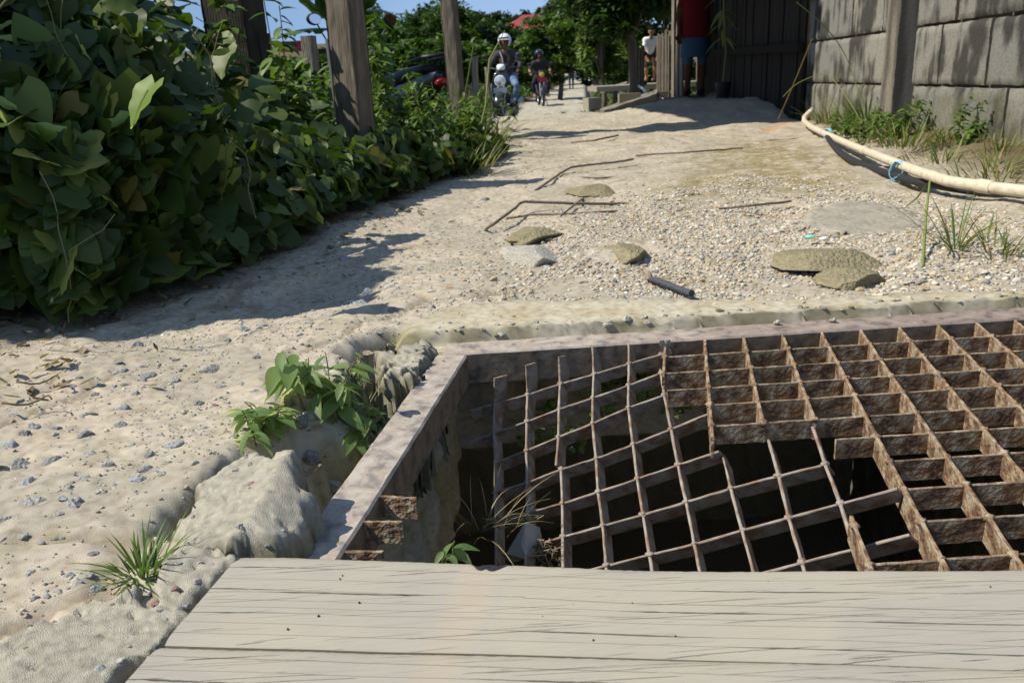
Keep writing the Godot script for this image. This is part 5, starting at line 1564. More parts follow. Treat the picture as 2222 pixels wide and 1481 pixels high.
# ---------------------------------------------------------------- the rest of the lane
func slab(called: String, c: Array, thick: float, label: String, cat: String, group := "") -> void:
	# c: four top corners
	var b := MB.new()
	var n := 14
	for side in 2:
		var first := b.v.size()
		for j in n:
			for i in n:
				var p: Vector3 = (c[0] as Vector3).lerp(c[1], i / (n - 1.0)).lerp((c[3] as Vector3).lerp(c[2], i / (n - 1.0)), j / (n - 1.0))
				var k := n_mid.get_noise_2d(p.x * 0.5, p.z * 0.5)
				p.y += n_mid.get_noise_2d(p.x * 0.6, p.z * 0.6) * 0.008 - side * thick
				b.add(p, Color(0.25, 0.235, 0.195).lerp(Color(0.12, 0.11, 0.09), clampf(0.4 + k * 1.5, 0, 1)))
		b.grid(n, n, first)
	for e in [[0, 1], [n * (n - 1), 1], [0, n], [n - 1, n]]:
		var first := b.v.size()
		for i in n:
			b.add(b.v[e[0] + i * e[1]], Color(0.2, 0.185, 0.15))
			b.add(b.v[n * n + e[0] + i * e[1]], Color(0.17, 0.155, 0.12))
		b.grid(n, 2, first)
	single(called, b.mesh(), M.rough_concrete, label, cat, group)

func box_thing(called: String, o: Vector3, h: Vector3, turn: float, m: Material, k: Color, label: String, cat: String, kind := "") -> void:
	var b := MB.new()
	var bs := Basis(Vector3.UP, turn)
	b.box(o, bs.x * h.x, bs.y * h.y, bs.z * h.z, k)
	single(called, b.mesh(), m, label, cat, "", kind)

func build_house() -> void:
	# weathered board house; its roof reaches out over the lane and shades the doorway
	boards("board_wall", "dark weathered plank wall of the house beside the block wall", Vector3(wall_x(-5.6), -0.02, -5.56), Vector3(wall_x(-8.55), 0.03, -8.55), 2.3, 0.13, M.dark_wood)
	boards("board_wall", "tall bleached planks of the house wall beside the doorway", Vector3(2.03, -0.062, -9.75), Vector3(2.104, -0.045, -9.45), 2.3, 0.075, M.old_wood)
	var w := Color(0.2, 0.17, 0.13)
	for q in [["house_wall_back", Vector3(5.2, 1.1, -7.6), Vector3(0.04, 1.25, 2.1)], ["house_wall_near", Vector3(3.7, 1.1, -5.52), Vector3(1.5, 1.25, 0.03)], ["house_wall_far", Vector3(3.75, 1.1, -9.66), Vector3(1.45, 1.25, 0.03)]]:
		box_thing(q[0], q[1], q[2], 0.0, M.old_wood, w, "", "", "structure")
	var t := thing("house_roof", "rusty corrugated sheet roof of the board house reaching over the lane", "roof", Vector3.ZERO)
	for i in 6:
		var b := MB.new()
		var z0 := -5.45 - i * 0.67
		var first := b.v.size()
		for j in 2:
			for k in 49:
				var x := lerpf(-0.55, 5.4, j)
				b.add(Vector3(x, 2.42 + 0.06 * x + 0.012 * sin(k * 1.2) + 0.006 * (i % 2), z0 - 0.7 * k / 48.0), Color(0.3, 0.2, 0.13))
		b.grid(2, 49, first)
		part("roof_sheet", b.mesh(), M.old_wood, t)
	for z in [-5.6, -7.5, -9.4]:
		var b := MB.new()
		b.box(Vector3(2.4, 2.45, z), Vector3(2.95, 0.17, 0), Vector3(0, 0.05, 0), Vector3(0, 0, 0.03), w)
		part("rafter", b.mesh(), M.old_wood, t)
	# unseen plank canopy added to cast the shade band across the lane
	t = thing("gate_roof", "narrow plank canopy spanning the lane on tall posts", "canopy", Vector3.ZERO)
	for i in 4:
		var b := MB.new()
		b.box(Vector3(-1.0, 2.55 + 0.01 * (i % 2), -5.28 - i * 0.15), Vector3(1.55, 0, 0), Vector3(0, 0.012, 0), Vector3(0, 0, 0.074), w)
		part("plank", b.mesh(), M.old_wood, t)
	for x in [-2.4, 0.45]:
		var b := MB.new()
		b.box(Vector3(x, 2.51, -5.5), Vector3(0.04, 0, 0), Vector3(0, 0.03, 0), Vector3(0, 0, 0.36), w)
		part("cross_beam", b.mesh(), M.old_wood, t)
	beam("canopy_post", Vector3(-2.4, -0.1, -5.5), Vector3(-2.4, 2.48, -5.5), 0.1, 0.1, 0.2, M.old_wood, "tall squared post carrying the plank canopy in the undergrowth", "post")

	# doorway: a child, a towel, a potted plant
	var skin := Color(0.09, 0.05, 0.03)
	var f: Vector3 = Vector3(2.107, 0.014, -8.95)
	var s := 0.74
	var J := {"s": s, "wide": 0.95, "look": Vector3(-0.5, 0, 0.8), "toe": Vector3(-0.45, 0, 0.85).normalized(), "curl": 0.3}
	for q in [["hip", 0.085, 0.86, 0.0], ["sh", 0.17, 1.36, 0.0], ["el", 0.23, 1.09, -0.02], ["ha", 0.24, 0.85, 0.06], ["kn", 0.1, 0.48, 0.03], ["an", 0.1, 0.08, 0.0]]:
		J[q[0] + "_l"] = Vector3(-q[1], q[2], q[3]) * s
		J[q[0] + "_r"] = Vector3(q[1], q[2], q[3]) * s
	J.neck = Vector3(0, 1.45, 0) * s
	J.head = Vector3(0, 1.54, 0.02) * s
	var red := Color(0.13, 0.014, 0.016)
	var blue := Color(0.045, 0.085, 0.14)
	var t2 := thing("person", "person in a red shirt and blue shorts standing in the dark doorway", "person", Vector3(f.x, gh(f.x, f.z), f.z))
	part("body", person_mesh(J, {"top": red, "sleeve": skin, "fore": skin, "leg": blue, "shin": skin, "shoe": skin * 0.8, "skin": skin, "hair": Color(0.01, 0.008, 0.007)}, 0.016), M.cloth, t2)
	var b := MB.new()
	b.tube([Vector3(0, 0.54, 0) * s, Vector3(0, 0.72, 0) * s, Vector3(0, 0.96, 0) * s], [0.165 * s, 0.155 * s, 0.125 * s], 18, blue, false)
	for i in b.v.size(): b.v[i] += Vector3(b.v[i].x * 0.25, 0, -b.v[i].z * 0.1)
	part("shorts", b.mesh(), M.cloth, t2)
	b = MB.new()
	b.tube([Vector3(0, 0.8, 0) * s, Vector3(0, 1.0, 0) * s, Vector3(0, 1.25, 0) * s, Vector3(0, 1.42, 0) * s], [0.185 * s, 0.165 * s, 0.165 * s, 0.11 * s], 18, red, false)
	for i in b.v.size(): b.v[i] += Vector3(b.v[i].x * 0.2, 0, -b.v[i].z * 0.15)
	part("shirt", b.mesh(), M.cloth, t2)

	b = MB.new()
	var c0: Vector3 = Vector3(2.247, 0.57, -9.35)
	for j in 14:
		for i in 12:
			b.add(c0 + Vector3(0.2 * i / 11.0, 0.75 * j / 13.0, 0.02 * sin(i * 1.5) * (1.0 - j / 26.0)), Color(0.05, 0.11, 0.12))
	b.grid(14, 12, 0)
	for i in 12:
		pass
	var cl := single("hanging_towel", b.mesh(), M.cloth, "dark teal towel hanging in the doorway behind the person in red", "towel")
	var rope := MB.new()
	rope.tube([c0 + Vector3(-0.3, 0.76, 0.0), c0 + Vector3(0.1, 0.745, 0.0), c0 + Vector3(0.6, 0.77, 0.0)], [0.006], 6)
	part("line", rope.mesh(), M.rubber, cl)

	var pz: Vector3 = Vector3(2.079, 0.08, -7.7)
	pz.y = gh(pz.x, pz.z)
	var pot := thing("potted_plant", "tall thin-stemmed plant in a dark bucket beside the doorway", "plant", pz)
	b = MB.new()
	b.lathe(Vector3.ZERO, Vector3.UP, [[0, 0], [0, 0.055], [0.14, 0.072], [0.145, 0.076], [0.145, 0.066], [0.12, 0.064], [0.12, 0]], 20)
	part("bucket", b.mesh(), M.black_plastic, pot)
	b = MB.new()
	b.tube([Vector3(0, 0.1, 0), Vector3(0.02, 0.4, 0), Vector3(-0.01, 0.75, 0.01), Vector3(-0.03, 1.05, 0)], [0.012, 0.01, 0.009, 0.005], 7)
	part("stem", b.mesh(), M.stem, pot)
	for k in 14:
		var a := k * 2.4
		var o := part("leaf", M.l_blade, M.leaf_dark, pot)
		var d := Vector3(cos(a), R(-0.3, 0.5), sin(a))
		o.transform = Transform3D(facing(Vector3.UP + d * 0.3, d, R(0.16, 0.26)), Vector3(-0.01, R(0.5, 1.05), 0))

func build_verge() -> void:
	# concrete crossings over the side ditch
	slab("footbridge_slab", [Vector3(1.289, -0.029, -10.6), Vector3(1.228, -0.018, -9.7), Vector3(1.845, 0.141, -9.7), Vector3(2.091, 0.168, -10.9)], 0.12, "sloping concrete slab bridging the ditch to the house", "slab")
	slab("footbridge_slab", [Vector3(2.035, 0.118, -16.6), Vector3(1.982, 0.122, -15.6), Vector3(2.406, 0.215, -15.6), Vector3(2.6, 0.237, -16.8)], 0.07, "distant sloping slab bridging the ditch in front of the grass", "slab")
	box_thing("bridge_pier", Vector3(1.402, -0.13, -9.9), Vector3(0.12, 0.13, 0.2), 0.1, M.rough_concrete, Color(0.3, 0.28, 0.23), "stub concrete pier under the low end of the sloping slab", "pier")
	box_thing("concrete_block", Vector3(1.292, 0.016, -11.5), Vector3(0.1, 0.075, 0.09), 0.35, M.rough_concrete, Color(0.34, 0.31, 0.25), "single loose concrete block at the lane's edge by the slab", "block")
	box_thing("concrete_block", Vector3(1.874, 0.157, -16), Vector3(0.07, 0.05, 0.09), 0.2, M.rough_concrete, Color(0.34, 0.31, 0.25), "small loose block beside the distant slab", "block")
	for q in [[1357, 1402, "low concrete retaining wall under the middle of the sloping slab"], [1425, 1462, "low concrete retaining wall under the high end of the sloping slab"]]:
		var a: float = (q[0] - 1111) / 1728.0 * 10.3 + 0.02
		var e: float = (q[1] - 1111) / 1728.0 * 10.3 + 0.02
		box_thing("retaining_wall", Vector3((a + e) / 2, -0.15, -10.3), Vector3((e - a) / 2, 0.3, 0.06), 0.0, M.rough_concrete, Color(0.27, 0.25, 0.19), q[2], "wall")
	box_thing("retaining_wall", Vector3(2.08, -0.16, -13.0), Vector3(0.17, 0.26, 0.07), 0.1, M.rough_concrete, Color(0.2, 0.19, 0.16), "low grey retaining wall behind the sloping slab", "wall")
	boards("board_fence", "short leaning plank fence panel beside the gap", Vector3(2.078, 0.099, -13.2), Vector3(2.207, 0.073, -12.6), 0.74, 0.1, M.post_wood, "", 0.08)
	boards("board_fence", "round-topped plank fence panel between the gap and the house", Vector3(2.073, 0.071, -10.9), Vector3(2.099, 0.05, -10.2), 0.78, 0.08, M.post_wood, "", 0.08)
	box_thing("porch_floor", Vector3(2.619, 0.161, -14.4), Vector3(1.0, 0.04, 0.7), 0.0, M.rough_concrete, Color(0.3, 0.28, 0.22), "", "", "structure")
	var f: Vector3 = Vector3(2.59, 0.209, -14.2)
	f.y += 0.03
	var s := 0.56
	var skin := Color(0.33, 0.19, 0.11)
	var J := {"s": s, "look": Vector3(-0.4, -0.6, 0.7), "toe": Vector3(-0.4, 0, 0.9).normalized()}
	for q in [["hip", 0.09, 0.80, -0.12], ["sh", 0.18, 1.18, 0.1], ["el", 0.22, 0.92, 0.2], ["ha", 0.16, 0.68, 0.3], ["kn", 0.13, 0.45, 0.06], ["an", 0.11, 0.08, -0.04]]:
		J[q[0] + "_l"] = Vector3(-q[1], q[2], q[3]) * s
		J[q[0] + "_r"] = Vector3(q[1], q[2], q[3]) * s
	J.neck = Vector3(0, 1.26, 0.15) * s
	J.head = Vector3(0, 1.32, 0.22) * s
	var t := thing("person", "person in a white shirt bending down in the gap between fence panels", "person", f)
	part("body", person_mesh(J, {"top": Color(0.72, 0.72, 0.74), "sleeve": Color(0.72, 0.72, 0.74), "fore": skin, "leg": Color(0.05, 0.035, 0.03), "shin": skin, "shoe": skin, "skin": skin, "hair": Color(0.01, 0.008, 0.007)}, 0.016), M.cloth, t)
	for q in [[[Vector3(2.046, 0.227, -12.9), Vector3(2.117, 0.198, -12.6), Vector3(2.141, 0.159, -12.3), Vector3(2.151, 0.108, -12.2)], "thin white pipe curving over the retaining wall"], [[Vector3(1.935, 0.048, -10.2), Vector3(1.97, 0.074, -10.15), Vector3(2.039, 0.028, -10.1), Vector3(2.073, 0, -10.1)], "short white pipe poking out below the slab's high end"]]:
		var b := MB.new()
		b.tube(q[0], [0.02], 8)
		single("white_pipe", b.mesh(), M.pvc_white, q[1], "pipe")
	# white marker post at the far bend
	box_thing("marker_post", Vector3(4.499, 0.504, -40), Vector3(0.14, 0.34, 0.1), 0.0, M.pvc_white, Color.WHITE, "white painted post at the far bend of the lane", "post")
	# fence and stakes on the other side of the lane
	boards("lane_fence", "long low grey plank fence behind the motorbikes", Vector3(-0.55, -0.45, -13.6), Vector3(0.15, -0.48, -24.5), 0.78, 0.14, M.old_wood, "", 0.05)
	for q in [[Vector3(-0.159, 0, -4.668), Vector3(-0.138, 0.536, -5.4), "thin grey stake leaning among the weeds near the tall post"], [Vector3(-0.096, 0.126, -8.2), Vector3(-0.1, 0.514, -8.2), "thin grey stake behind the reed stalk"]]:
		beam("stake", Vector3(q[0].x, gh(q[0].x, q[1].z) - 0.05, q[1].z), q[1], 0.035, 0.035, 0.4, M.old_wood, q[2], "stake", "stakes in the verge")
	var pa: Vector3 = Vector3(-0.524, 0.158, -3)
	beam("fence_post", pa, Vector3(-0.516, 0.746, -3), 0.125, 0.08, 0.62, M.post_wood, "thick squared timber post leaning over the weeds", "post")
	beam("fence_post", Vector3(-0.253, 0.046, -5.2), Vector3(-0.27, 0.958, -5.2), 0.09, 0.07, 0.45, M.post_wood, "tall squared timber post beside the parked motorbike", "post")
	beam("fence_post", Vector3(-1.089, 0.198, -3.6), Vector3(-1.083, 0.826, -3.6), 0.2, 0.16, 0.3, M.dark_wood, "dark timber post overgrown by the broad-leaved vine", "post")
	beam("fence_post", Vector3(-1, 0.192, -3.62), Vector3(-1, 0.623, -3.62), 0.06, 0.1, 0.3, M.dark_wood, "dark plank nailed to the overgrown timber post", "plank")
	var pd: Vector3 = Vector3(-1.006, 0.662, -4.6)
	beam("fence_post", Vector3(pd.x, 0.0, pd.z), pd, 0.07, 0.06, 0.2, M.old_wood, "short dark post in the undergrowth behind the leaning post", "post")
	var pp: Vector3 = Vector3(-0.645, 0.568, -3.3)
	var pm := MB.new()
	pm.tube([Vector3(pp.x + 0.01, 0.0, pp.z), pp], [0.013], 10)
	single("metal_pole", pm.mesh(), M.steel, "thin blue-grey metal pole beside the leaning post", "pole")

func rider(parent_at: Vector3, turn: float, label: String, K: Dictionary, m_helmet: Material, s: float, extra: bool) -> void:
	var t := thing("person", label, "person", parent_at)
	t.rotation.y = turn
	t.scale = Vector3.ONE * s
	var J := {"s": 1.0, "wide": 1.05, "look": Vector3(-0.15, -0.05, 1), "toe": Vector3(0.1, 0, 1).normalized(), "curl": 0.85, "hn": Vector3(0, -1, 0.2),
		"hip_l": Vector3(-0.1, 0.85, -0.28), "hip_r": Vector3(0.1, 0.85, -0.28), "sh_l": Vector3(-0.19, 1.33, -0.15), "sh_r": Vector3(0.19, 1.33, -0.15),
		"el_l": Vector3(-0.33, 1.12, -0.03), "el_r": Vector3(0.33, 1.12, -0.03), "ha_l": Vector3(-0.31, 1.0, 0.21), "ha_r": Vector3(0.31, 1.0, 0.21), "hd_l": Vector3(0.05, 0, 1), "hd_r": Vector3(-0.05, 0, 1),
		"kn_l": Vector3(-0.24, 0.7, 0.12), "kn_r": Vector3(0.24, 0.7, 0.12), "an_l": Vector3(-0.22, 0.36, 0.16), "an_r": Vector3(0.22, 0.36, 0.16), "neck": Vector3(0, 1.42, -0.13), "head": Vector3(0, 1.5, -0.1)}
	part("body", person_mesh(J, K, 0.02), M.cloth, t)
	helmet(t, Vector3(0, 1.60, -0.1), 0.142, m_helmet, true)
	if extra:
		var b := MB.new()
		b.tube([Vector3(-0.11, 1.38, -0.08), Vector3(-0.05, 1.25, 0.0), Vector3(-0.03, 1.1, 0.02), Vector3(-0.02, 0.96, 0.0)], [0.013], 7)
		part("strap", b.mesh(), M.strap, t)
		b = MB.new()
		b.box(Vector3(-0.09, 1.2, -0.022), Vector3(0.032, 0, 0), Vector3(0, 0.05, 0.012), Vector3(0, 0, 0.008))
		part("badge", b.mesh(), M.badge, t)

func build_riders() -> void:
	var dark := Color(0.06, 0.054, 0.058)
	var skin := Color(0.2, 0.1, 0.06)
	var p: Vector3 = Vector3(0.159, -0.221, -16.5)
	p.y = gh(p.x, p.z) + 0.0
	motorbike("scooter", "black and white scooter with a round headlight ridden towards the drain", p, -0.2, {"body": M.paint_black, "front": M.paint_black, "guard": M.paint_black, "ring": M.paint_white, "lens": M.lens, "plate": M.plate_white, "bar": M.paint_white, "lamp_y": 0.74, "lamp_z": 0.55, "plate_y": 0.57, "plate_z": 0.6, "tyre": 0.1})
	rider(p, -0.2, "person in a dark jacket, jeans and white helmet riding the scooter", {"top": dark, "sleeve": dark, "fore": dark, "leg": Color(0.13, 0.2, 0.32), "shin": Color(0.1, 0.15, 0.24), "shoe": Color(0.02, 0.02, 0.02), "skin": skin, "hair": Color(0.01, 0.01, 0.01)}, M.helmet_white, 0.93, true)
	p = Vector3(1.268, -0.291, -25)
	p.y = gh(p.x, p.z)
	motorbike("motorcycle", "black motorcycle with a red number plate and yellow headlight", p, 0.05, {"body": M.paint_black, "front": M.paint_black, "guard": M.paint_black, "ring": M.paint_black, "lens": M.lens_yellow, "plate": M.plate_red, "shield": 0.12, "lamp_y": 0.9, "lamp_z": 0.42, "plate_y": 0.76, "plate_z": 0.54, "r": 0.3, "tyre": 0.07})
	rider(p, 0.05, "person in a dark shirt and dark helmet riding the red-plated motorcycle", {"top": Color(0.045, 0.04, 0.045), "sleeve": Color(0.045, 0.04, 0.045), "fore": Color(0.3, 0.17, 0.11), "leg": Color(0.02, 0.025, 0.035), "shin": Color(0.02, 0.02, 0.03), "shoe": Color(0.25, 0.15, 0.1), "skin": Color(0.26, 0.14, 0.09), "hair": Color(0.01, 0.01, 0.01)}, M.helmet_dark, 0.93, false)
	p = Vector3(4.041, -0.141, -46)
	p.y = gh(p.x, p.z)
	var t := thing("person", "person in a white top and dark vest walking far down the lane", "person", p)
	var J := {"s": 0.92, "look": Vector3(0, -0.3, 1), "toe": Vector3(0, 0, 1)}
	for q in [["hip", 0.09, 0.86, 0.0], ["sh", 0.2, 1.34, 0.05], ["el", 0.29, 1.08, 0.06], ["ha", 0.22, 0.9, 0.22], ["kn", 0.1, 0.48, 0.05], ["an", 0.1, 0.08, 0.0]]:
		J[q[0] + "_l"] = Vector3(-q[1], q[2], q[3] + (0.12 if q[0] == "an" else 0.0)) * 0.92
		J[q[0] + "_r"] = Vector3(q[1], q[2], q[3] - (0.12 if q[0] == "an" else 0.0)) * 0.92
	J.neck = Vector3(0, 1.43, 0.06) * 0.92
	J.head = Vector3(0, 1.5, 0.1) * 0.92
	part("body", person_mesh(J, {"top": Color(0.5, 0.5, 0.52), "sleeve": Color(0.6, 0.6, 0.62), "fore": Color(0.55, 0.55, 0.57), "leg": Color(0.05, 0.07, 0.11), "shin": Color(0.05, 0.07, 0.11), "shoe": Color(0.03, 0.03, 0.03), "skin": Color(0.2, 0.11, 0.07), "hair": Color(0.01, 0.01, 0.01)}, 0.03), M.cloth, t)
	var b := MB.new()
	b.tube([Vector3(0, 0.86, 0.03), Vector3(0, 1.05, 0.035), Vector3(0, 1.27, 0.05)], [0.13, 0.135, 0.11], 14, Color(0.02, 0.02, 0.024), false)
	for i in b.v.size(): b.v[i].x *= 1.1
	part("vest", b.mesh(), M.cloth, t)
	# parked among the weeds
	var tail: Vector3 = Vector3(-0.365, 0.53, -5.35)
	var bars: Vector3 = Vector3(-1.034, 0.784, -6.25)
	var d := (bars - tail)
	d.y = 0
	d = d.normalized()
	var at := tail + d * 0.86
	at.y = gh(at.x, at.z) - 0.01
	motorbike("parked_motorbike", "dark blue motorbike parked behind the weeds with its mirrors against the sky", at, atan2(d.x, d.z), {"body": M.paint_navy, "front": M.paint_navy, "guard": M.paint_black, "ring": M.paint_black, "lens": M.lens, "plate": M.plate_white, "tyre": 0.08}).scale = Vector3.ONE * 0.92

func build_houses() -> void:
	for q in [[Vector3(2.347, 4.391, -75), 2.2, 0.9, Color(0.29, 0.045, 0.055), "house with a broad red hipped roof behind the lane's trees", 0.25], [Vector3(3.551, 5.164, -84), 2.6, 1.2, Color(0.27, 0.04, 0.05), "higher red hipped roof standing behind the first red house", 0.1], [Vector3(-31.072, 7.563, -130), 1.7, 0.4, Color(0.33, 0.04, 0.06), "tiny red hut with a flat grey roof on the skyline", 0.0]]:
		var at: Vector3 = q[0]
		var t := thing("house", q[4], "house", Vector3(at.x, gh(at.x, at.z), at.z))
		t.rotation.y = q[5]
		var top: float = at.y - t.position.y
		var w: float = q[1]
		var flat: bool = q[2] < 0.5
		var b := MB.new()
		b.box(Vector3(0, top / 2 - 0.1, 0), Vector3(w * 0.82, 0, 0), Vector3(0, top / 2, 0), Vector3(0, 0, w * 0.7), Color(0.38, 0.04, 0.07) if flat else Color(0.25, 0.29, 0.36))
		part("wall", b.mesh(), M.paint_wall, t)
		b = MB.new()
		var e := [Vector3(-w, top, w), Vector3(w, top, w), Vector3(w, top, -w), Vector3(-w, top, -w)]
		if flat:
			b.box(Vector3(0, top + 0.05, 0), Vector3(w, 0, 0), Vector3(0, 0.07, 0), Vector3(0, 0, w), Color(0.16, 0.15, 0.15))
		else:
			var r0 := Vector3(-w * 0.3, top + q[2], 0)
			var r1 := Vector3(w * 0.3, top + q[2], 0)
			b.quad(e[0], e[1], r1, r0, q[3])
			b.quad(e[2], e[3], r0, r1, q[3])
			b.quad(e[1], e[2], r1, r1, q[3])
			b.quad(e[3], e[0], r0, r0, q[3])
			b.box(Vector3(0, top - 0.1, 0), Vector3(w * 0.98, 0, 0), Vector3(0, 0.09, 0), Vector3(0, 0, w * 0.98), Color(0.5, 0.5, 0.52))
		part("roof", b.mesh(), M.paint_wall, t)
		for x in [-0.45, 0.4]:
			b = MB.new()
			b.box(Vector3(x * w, top - 0.9 if not flat else top - 0.6, w * 0.71), Vector3(w * 0.14, 0, 0), Vector3(0, 0.45 if not flat else 0.3, 0), Vector3(0, 0, 0.04), Color(0.04, 0.05, 0.06))
			part("window", b.mesh(), M.paint_wall, t)

func build_greenery() -> void:
	var g_dark := [Color(0.03, 0.06, 0.016), Color(0.04, 0.075, 0.02), Color(0.05, 0.08, 0.018)]
	var g_mid := [Color(0.06, 0.115, 0.022), Color(0.08, 0.14, 0.025), Color(0.05, 0.1, 0.025), Color(0.095, 0.15, 0.03)]
	var g_bright := [Color(0.10, 0.17, 0.03), Color(0.13, 0.2, 0.035), Color(0.08, 0.15, 0.03), Color(0.11, 0.16, 0.025)]  # brighter leaf greens
	var g_dry := [Color(0.13, 0.16, 0.04), Color(0.2, 0.2, 0.06), Color(0.09, 0.15, 0.03), Color(0.27, 0.22, 0.1)]
	var small := blade_leaf(0.45, 0.25, 0.3)
	var slim := blade_leaf(0.26, 0.3, 0.3)
	var clump := leaf_clump(blade_leaf(0.5, 0.3, 0.2, 4), 9, 3)
	var clump_long := leaf_clump(blade_leaf(0.3, 0.4, 0.2, 5), 9, 4, 0.7)
	# weeds along the lane's edge, in front of the parked motorbike and the posts
	var spots := [[-0.88, -2.35, 0.26], [-0.82, -2.7, 0.34], [-0.68, -2.6, 0.2], [-0.58, -3.0, 0.26], [-0.92, -3.1, 0.42], [-0.46, -3.3, 0.26], [-0.62, -3.5, 0.5], [-0.3, -3.7, 0.42], [-0.5, -4.0, 0.5], [-0.2, -4.1, 0.34], [-0.75, -4.1, 0.5], [-0.35, -4.5, 0.42], [-0.12, -4.5, 0.3], [-0.9, -4.6, 0.55], [-0.55, -4.8, 0.42], [-0.2, -5.0, 0.42], [-1.0, -3.6, 0.5], [-1.15, -2.9, 0.45], [-0.35, -5.7, 0.5], [-0.15, -6.4, 0.4], [-0.4, -7.4, 0.45], [-1.3, -4.2, 0.5]]
	for s in spots:
		var f: float = 0.9 if s[1] < -3.2 else 0.8
		weed("roadside_weed", "leafy green weed clump crowding the lane's edge before the posts", Vector3(s[0], gh(s[0], s[1]), s[1]), s[2] * f, 0.17, 9, 24, small if rng.randf() < 0.6 else slim, R(0.05, 0.075), g_bright if s[1] < -3.0 else g_mid, "weeds along the lane")
	for q in [[-0.8, -2.95, 0.66, "tall single-stemmed weed beside the leaning post"], [-0.52, -3.6, 0.6, "tall single-stemmed weed in front of the parked motorbike"], [-1.0, -3.3, 0.68, "tall single-stemmed weed beside the overgrown dark post"]]:
		weed("tall_weed", q[3], Vector3(q[0], gh(q[0], q[1]), q[1]), q[2], 0.05, 2, 26, small, 0.1, g_bright, "tall weeds")
	for q in [[Vector3(-0.111, 0.02, -3.998), 90, 0.34, 0.12, "grass tuft spilling over the lane's edge below the reed stalk"], [Vector3(-0.073, 0.02, -4.682), 70, 0.3, 0.12, "yellowing grass tuft spilling onto the sandy lane"], [Vector3(-0.156, 0.02, -3.403), 60, 0.24, 0.1, "low grass tuft at the foot of the weeds"], [Vector3(-0.208, 0.02, -5.559), 80, 0.5, 0.14, "tall grass tuft behind the yellowing one"]]:
		tuft("grass_tuft", q[4], q[0], q[1], q[2], q[3], 0.007, g_dry)
	for q in [[Vector3(-0.146, 0.02, -4.419), Vector3(-0.039, 0.49, -4.6), Vector3(0.054, 0.641, -4.7), "long reed stalk leaning in front of the first rider"], [Vector3(-0.322, 0.02, -5.651), Vector3(-0.196, 0.325, -5), Vector3(-0.129, 0.594, -5), "thin grass stalk standing beside the tall post"]]:
		var b := MB.new()
		b.tube([q[0], q[0].lerp(q[1], 0.5) + Vector3(0.02, 0, 0), q[1], q[2]], [0.006, 0.006, 0.005, 0.002], 6, Color(0.22, 0.25, 0.07))
		single("reed_stalk", b.mesh(), M.leaf, q[3], "reed")
	for q in [[Vector3(1.288, 0.07, -12.5), 0.14, "small grass tuft growing in the lane beside the loose block"], [Vector3(0.838, -0.113, -13.5), 0.1, "small grass tuft in the lane near the first rider"], [Vector3(1.066, -0.061, -13.8), 0.09, "tiny weed tuft in the middle of the far lane"], [Vector3(2.387, 0.212, -17), 0.5, "long bright grass behind the distant slab"], [Vector3(2.406, 0.226, -19), 0.5, "long bright grass beyond the small loose block"], [Vector3(2.726, 0.268, -18), 0.5, "long bright grass before the bushy verge tree"]]:
		var gp: Vector3 = q[0]
		gp.y = gh(gp.x, gp.z)
		tuft("grass_tuft", q[2], gp, 90 if q[1] > 0.3 else 36, q[1], 0.3 if q[1] > 0.3 else 0.06, 0.02 if q[1] > 0.3 else 0.008, g_bright)
	# thicket behind the vine and the posts
	for i in 26:
		var z := R(-3.4, -11.0)
		var x := pw(EDGE_A, -z) - R(0.9, 3.4) * (0.5 - z * 0.07)
		var tl := R(0.25, 0.45)
		weed("thicket_shrub", "tangled leafy shrub in the overgrown plot behind the posts", Vector3(x, gh(x, z), z), tl, 0.35, 10, 26, small, R(0.09, 0.15), g_mid if rng.randf() < 0.5 else g_bright, "shrubs in the overgrown plot")
	var xf := []
	var cs := []
	for i in 5200:
		var z := -R(5.0, 60.0)
		var off := R(0.35, 3.0) if rng.randf() < 0.4 else R(0.35, 32.0)
		var x := pw(EDGE_A, -z) - off
		if rng.randf() < 0.35 and z < -10.0:
			x = pw(EDGE_B, -z) + R(0.5, 14.0)
			if x < 1.9 and z > -14.5: continue
		xf.append(Transform3D(Basis.from_euler(Vector3(R(-0.4, 0.4), R(0, TAU), 0)) * R(0.2, 0.45), Vector3(x, gh(x, z) + R(0.02, 0.22 + 0.2 * smooth(0.4, 2.0, off)), z)))
		cs.append((g_mid if rng.randf() < 0.6 else g_bright)[rng.randi() % 3] * R(0.7, 1.2))
	tag(many("undergrowth", clump_long, M.leaf, self, xf, cs), "low green undergrowth covering the plots beside the lane", "undergrowth", "", "stuff")
	# banana plant behind the leaning post
	var bp: Vector3 = Vector3(-1.894, 0.398, -10.5)
	bp.y = gh(bp.x, bp.z)
	var t := thing("banana_plant", "banana plant with broad tattered leaves behind the leaning post", "plant", bp)
	var b := MB.new()
	b.tube([Vector3.ZERO, Vector3(0.02, 0.6, 0), Vector3(0.0, 1.15, 0)], [0.1, 0.085, 0.06], 12, Color(0.13, 0.17, 0.06))
	part("trunk", b.mesh(), M.leaf, t)
	for q in [[Vector3(-0.95, 0.42, 0.15), 0.3, 0.30], [Vector3(-0.85, 0.02, 0.3), 0.05, 0.15], [Vector3(0.9, 0.5, 0.2), 0.35, 0.26], [Vector3(0.75, 0.12, -0.2), 0.2, 0.2], [Vector3(-0.4, 0.8, -0.2), 0.3, 0.26], [Vector3(0.35, 0.85, 0.1), 0.25, 0.26], [Vector3(-0.6, 0.6, 0.35), 0.35, 0.28], [Vector3(1.2, 0.25, 0.3), 0.4, 0.22]]:
		b = MB.new()
		var dir: Vector3 = q[0]
		var side := dir.cross(Vector3.UP).normalized()
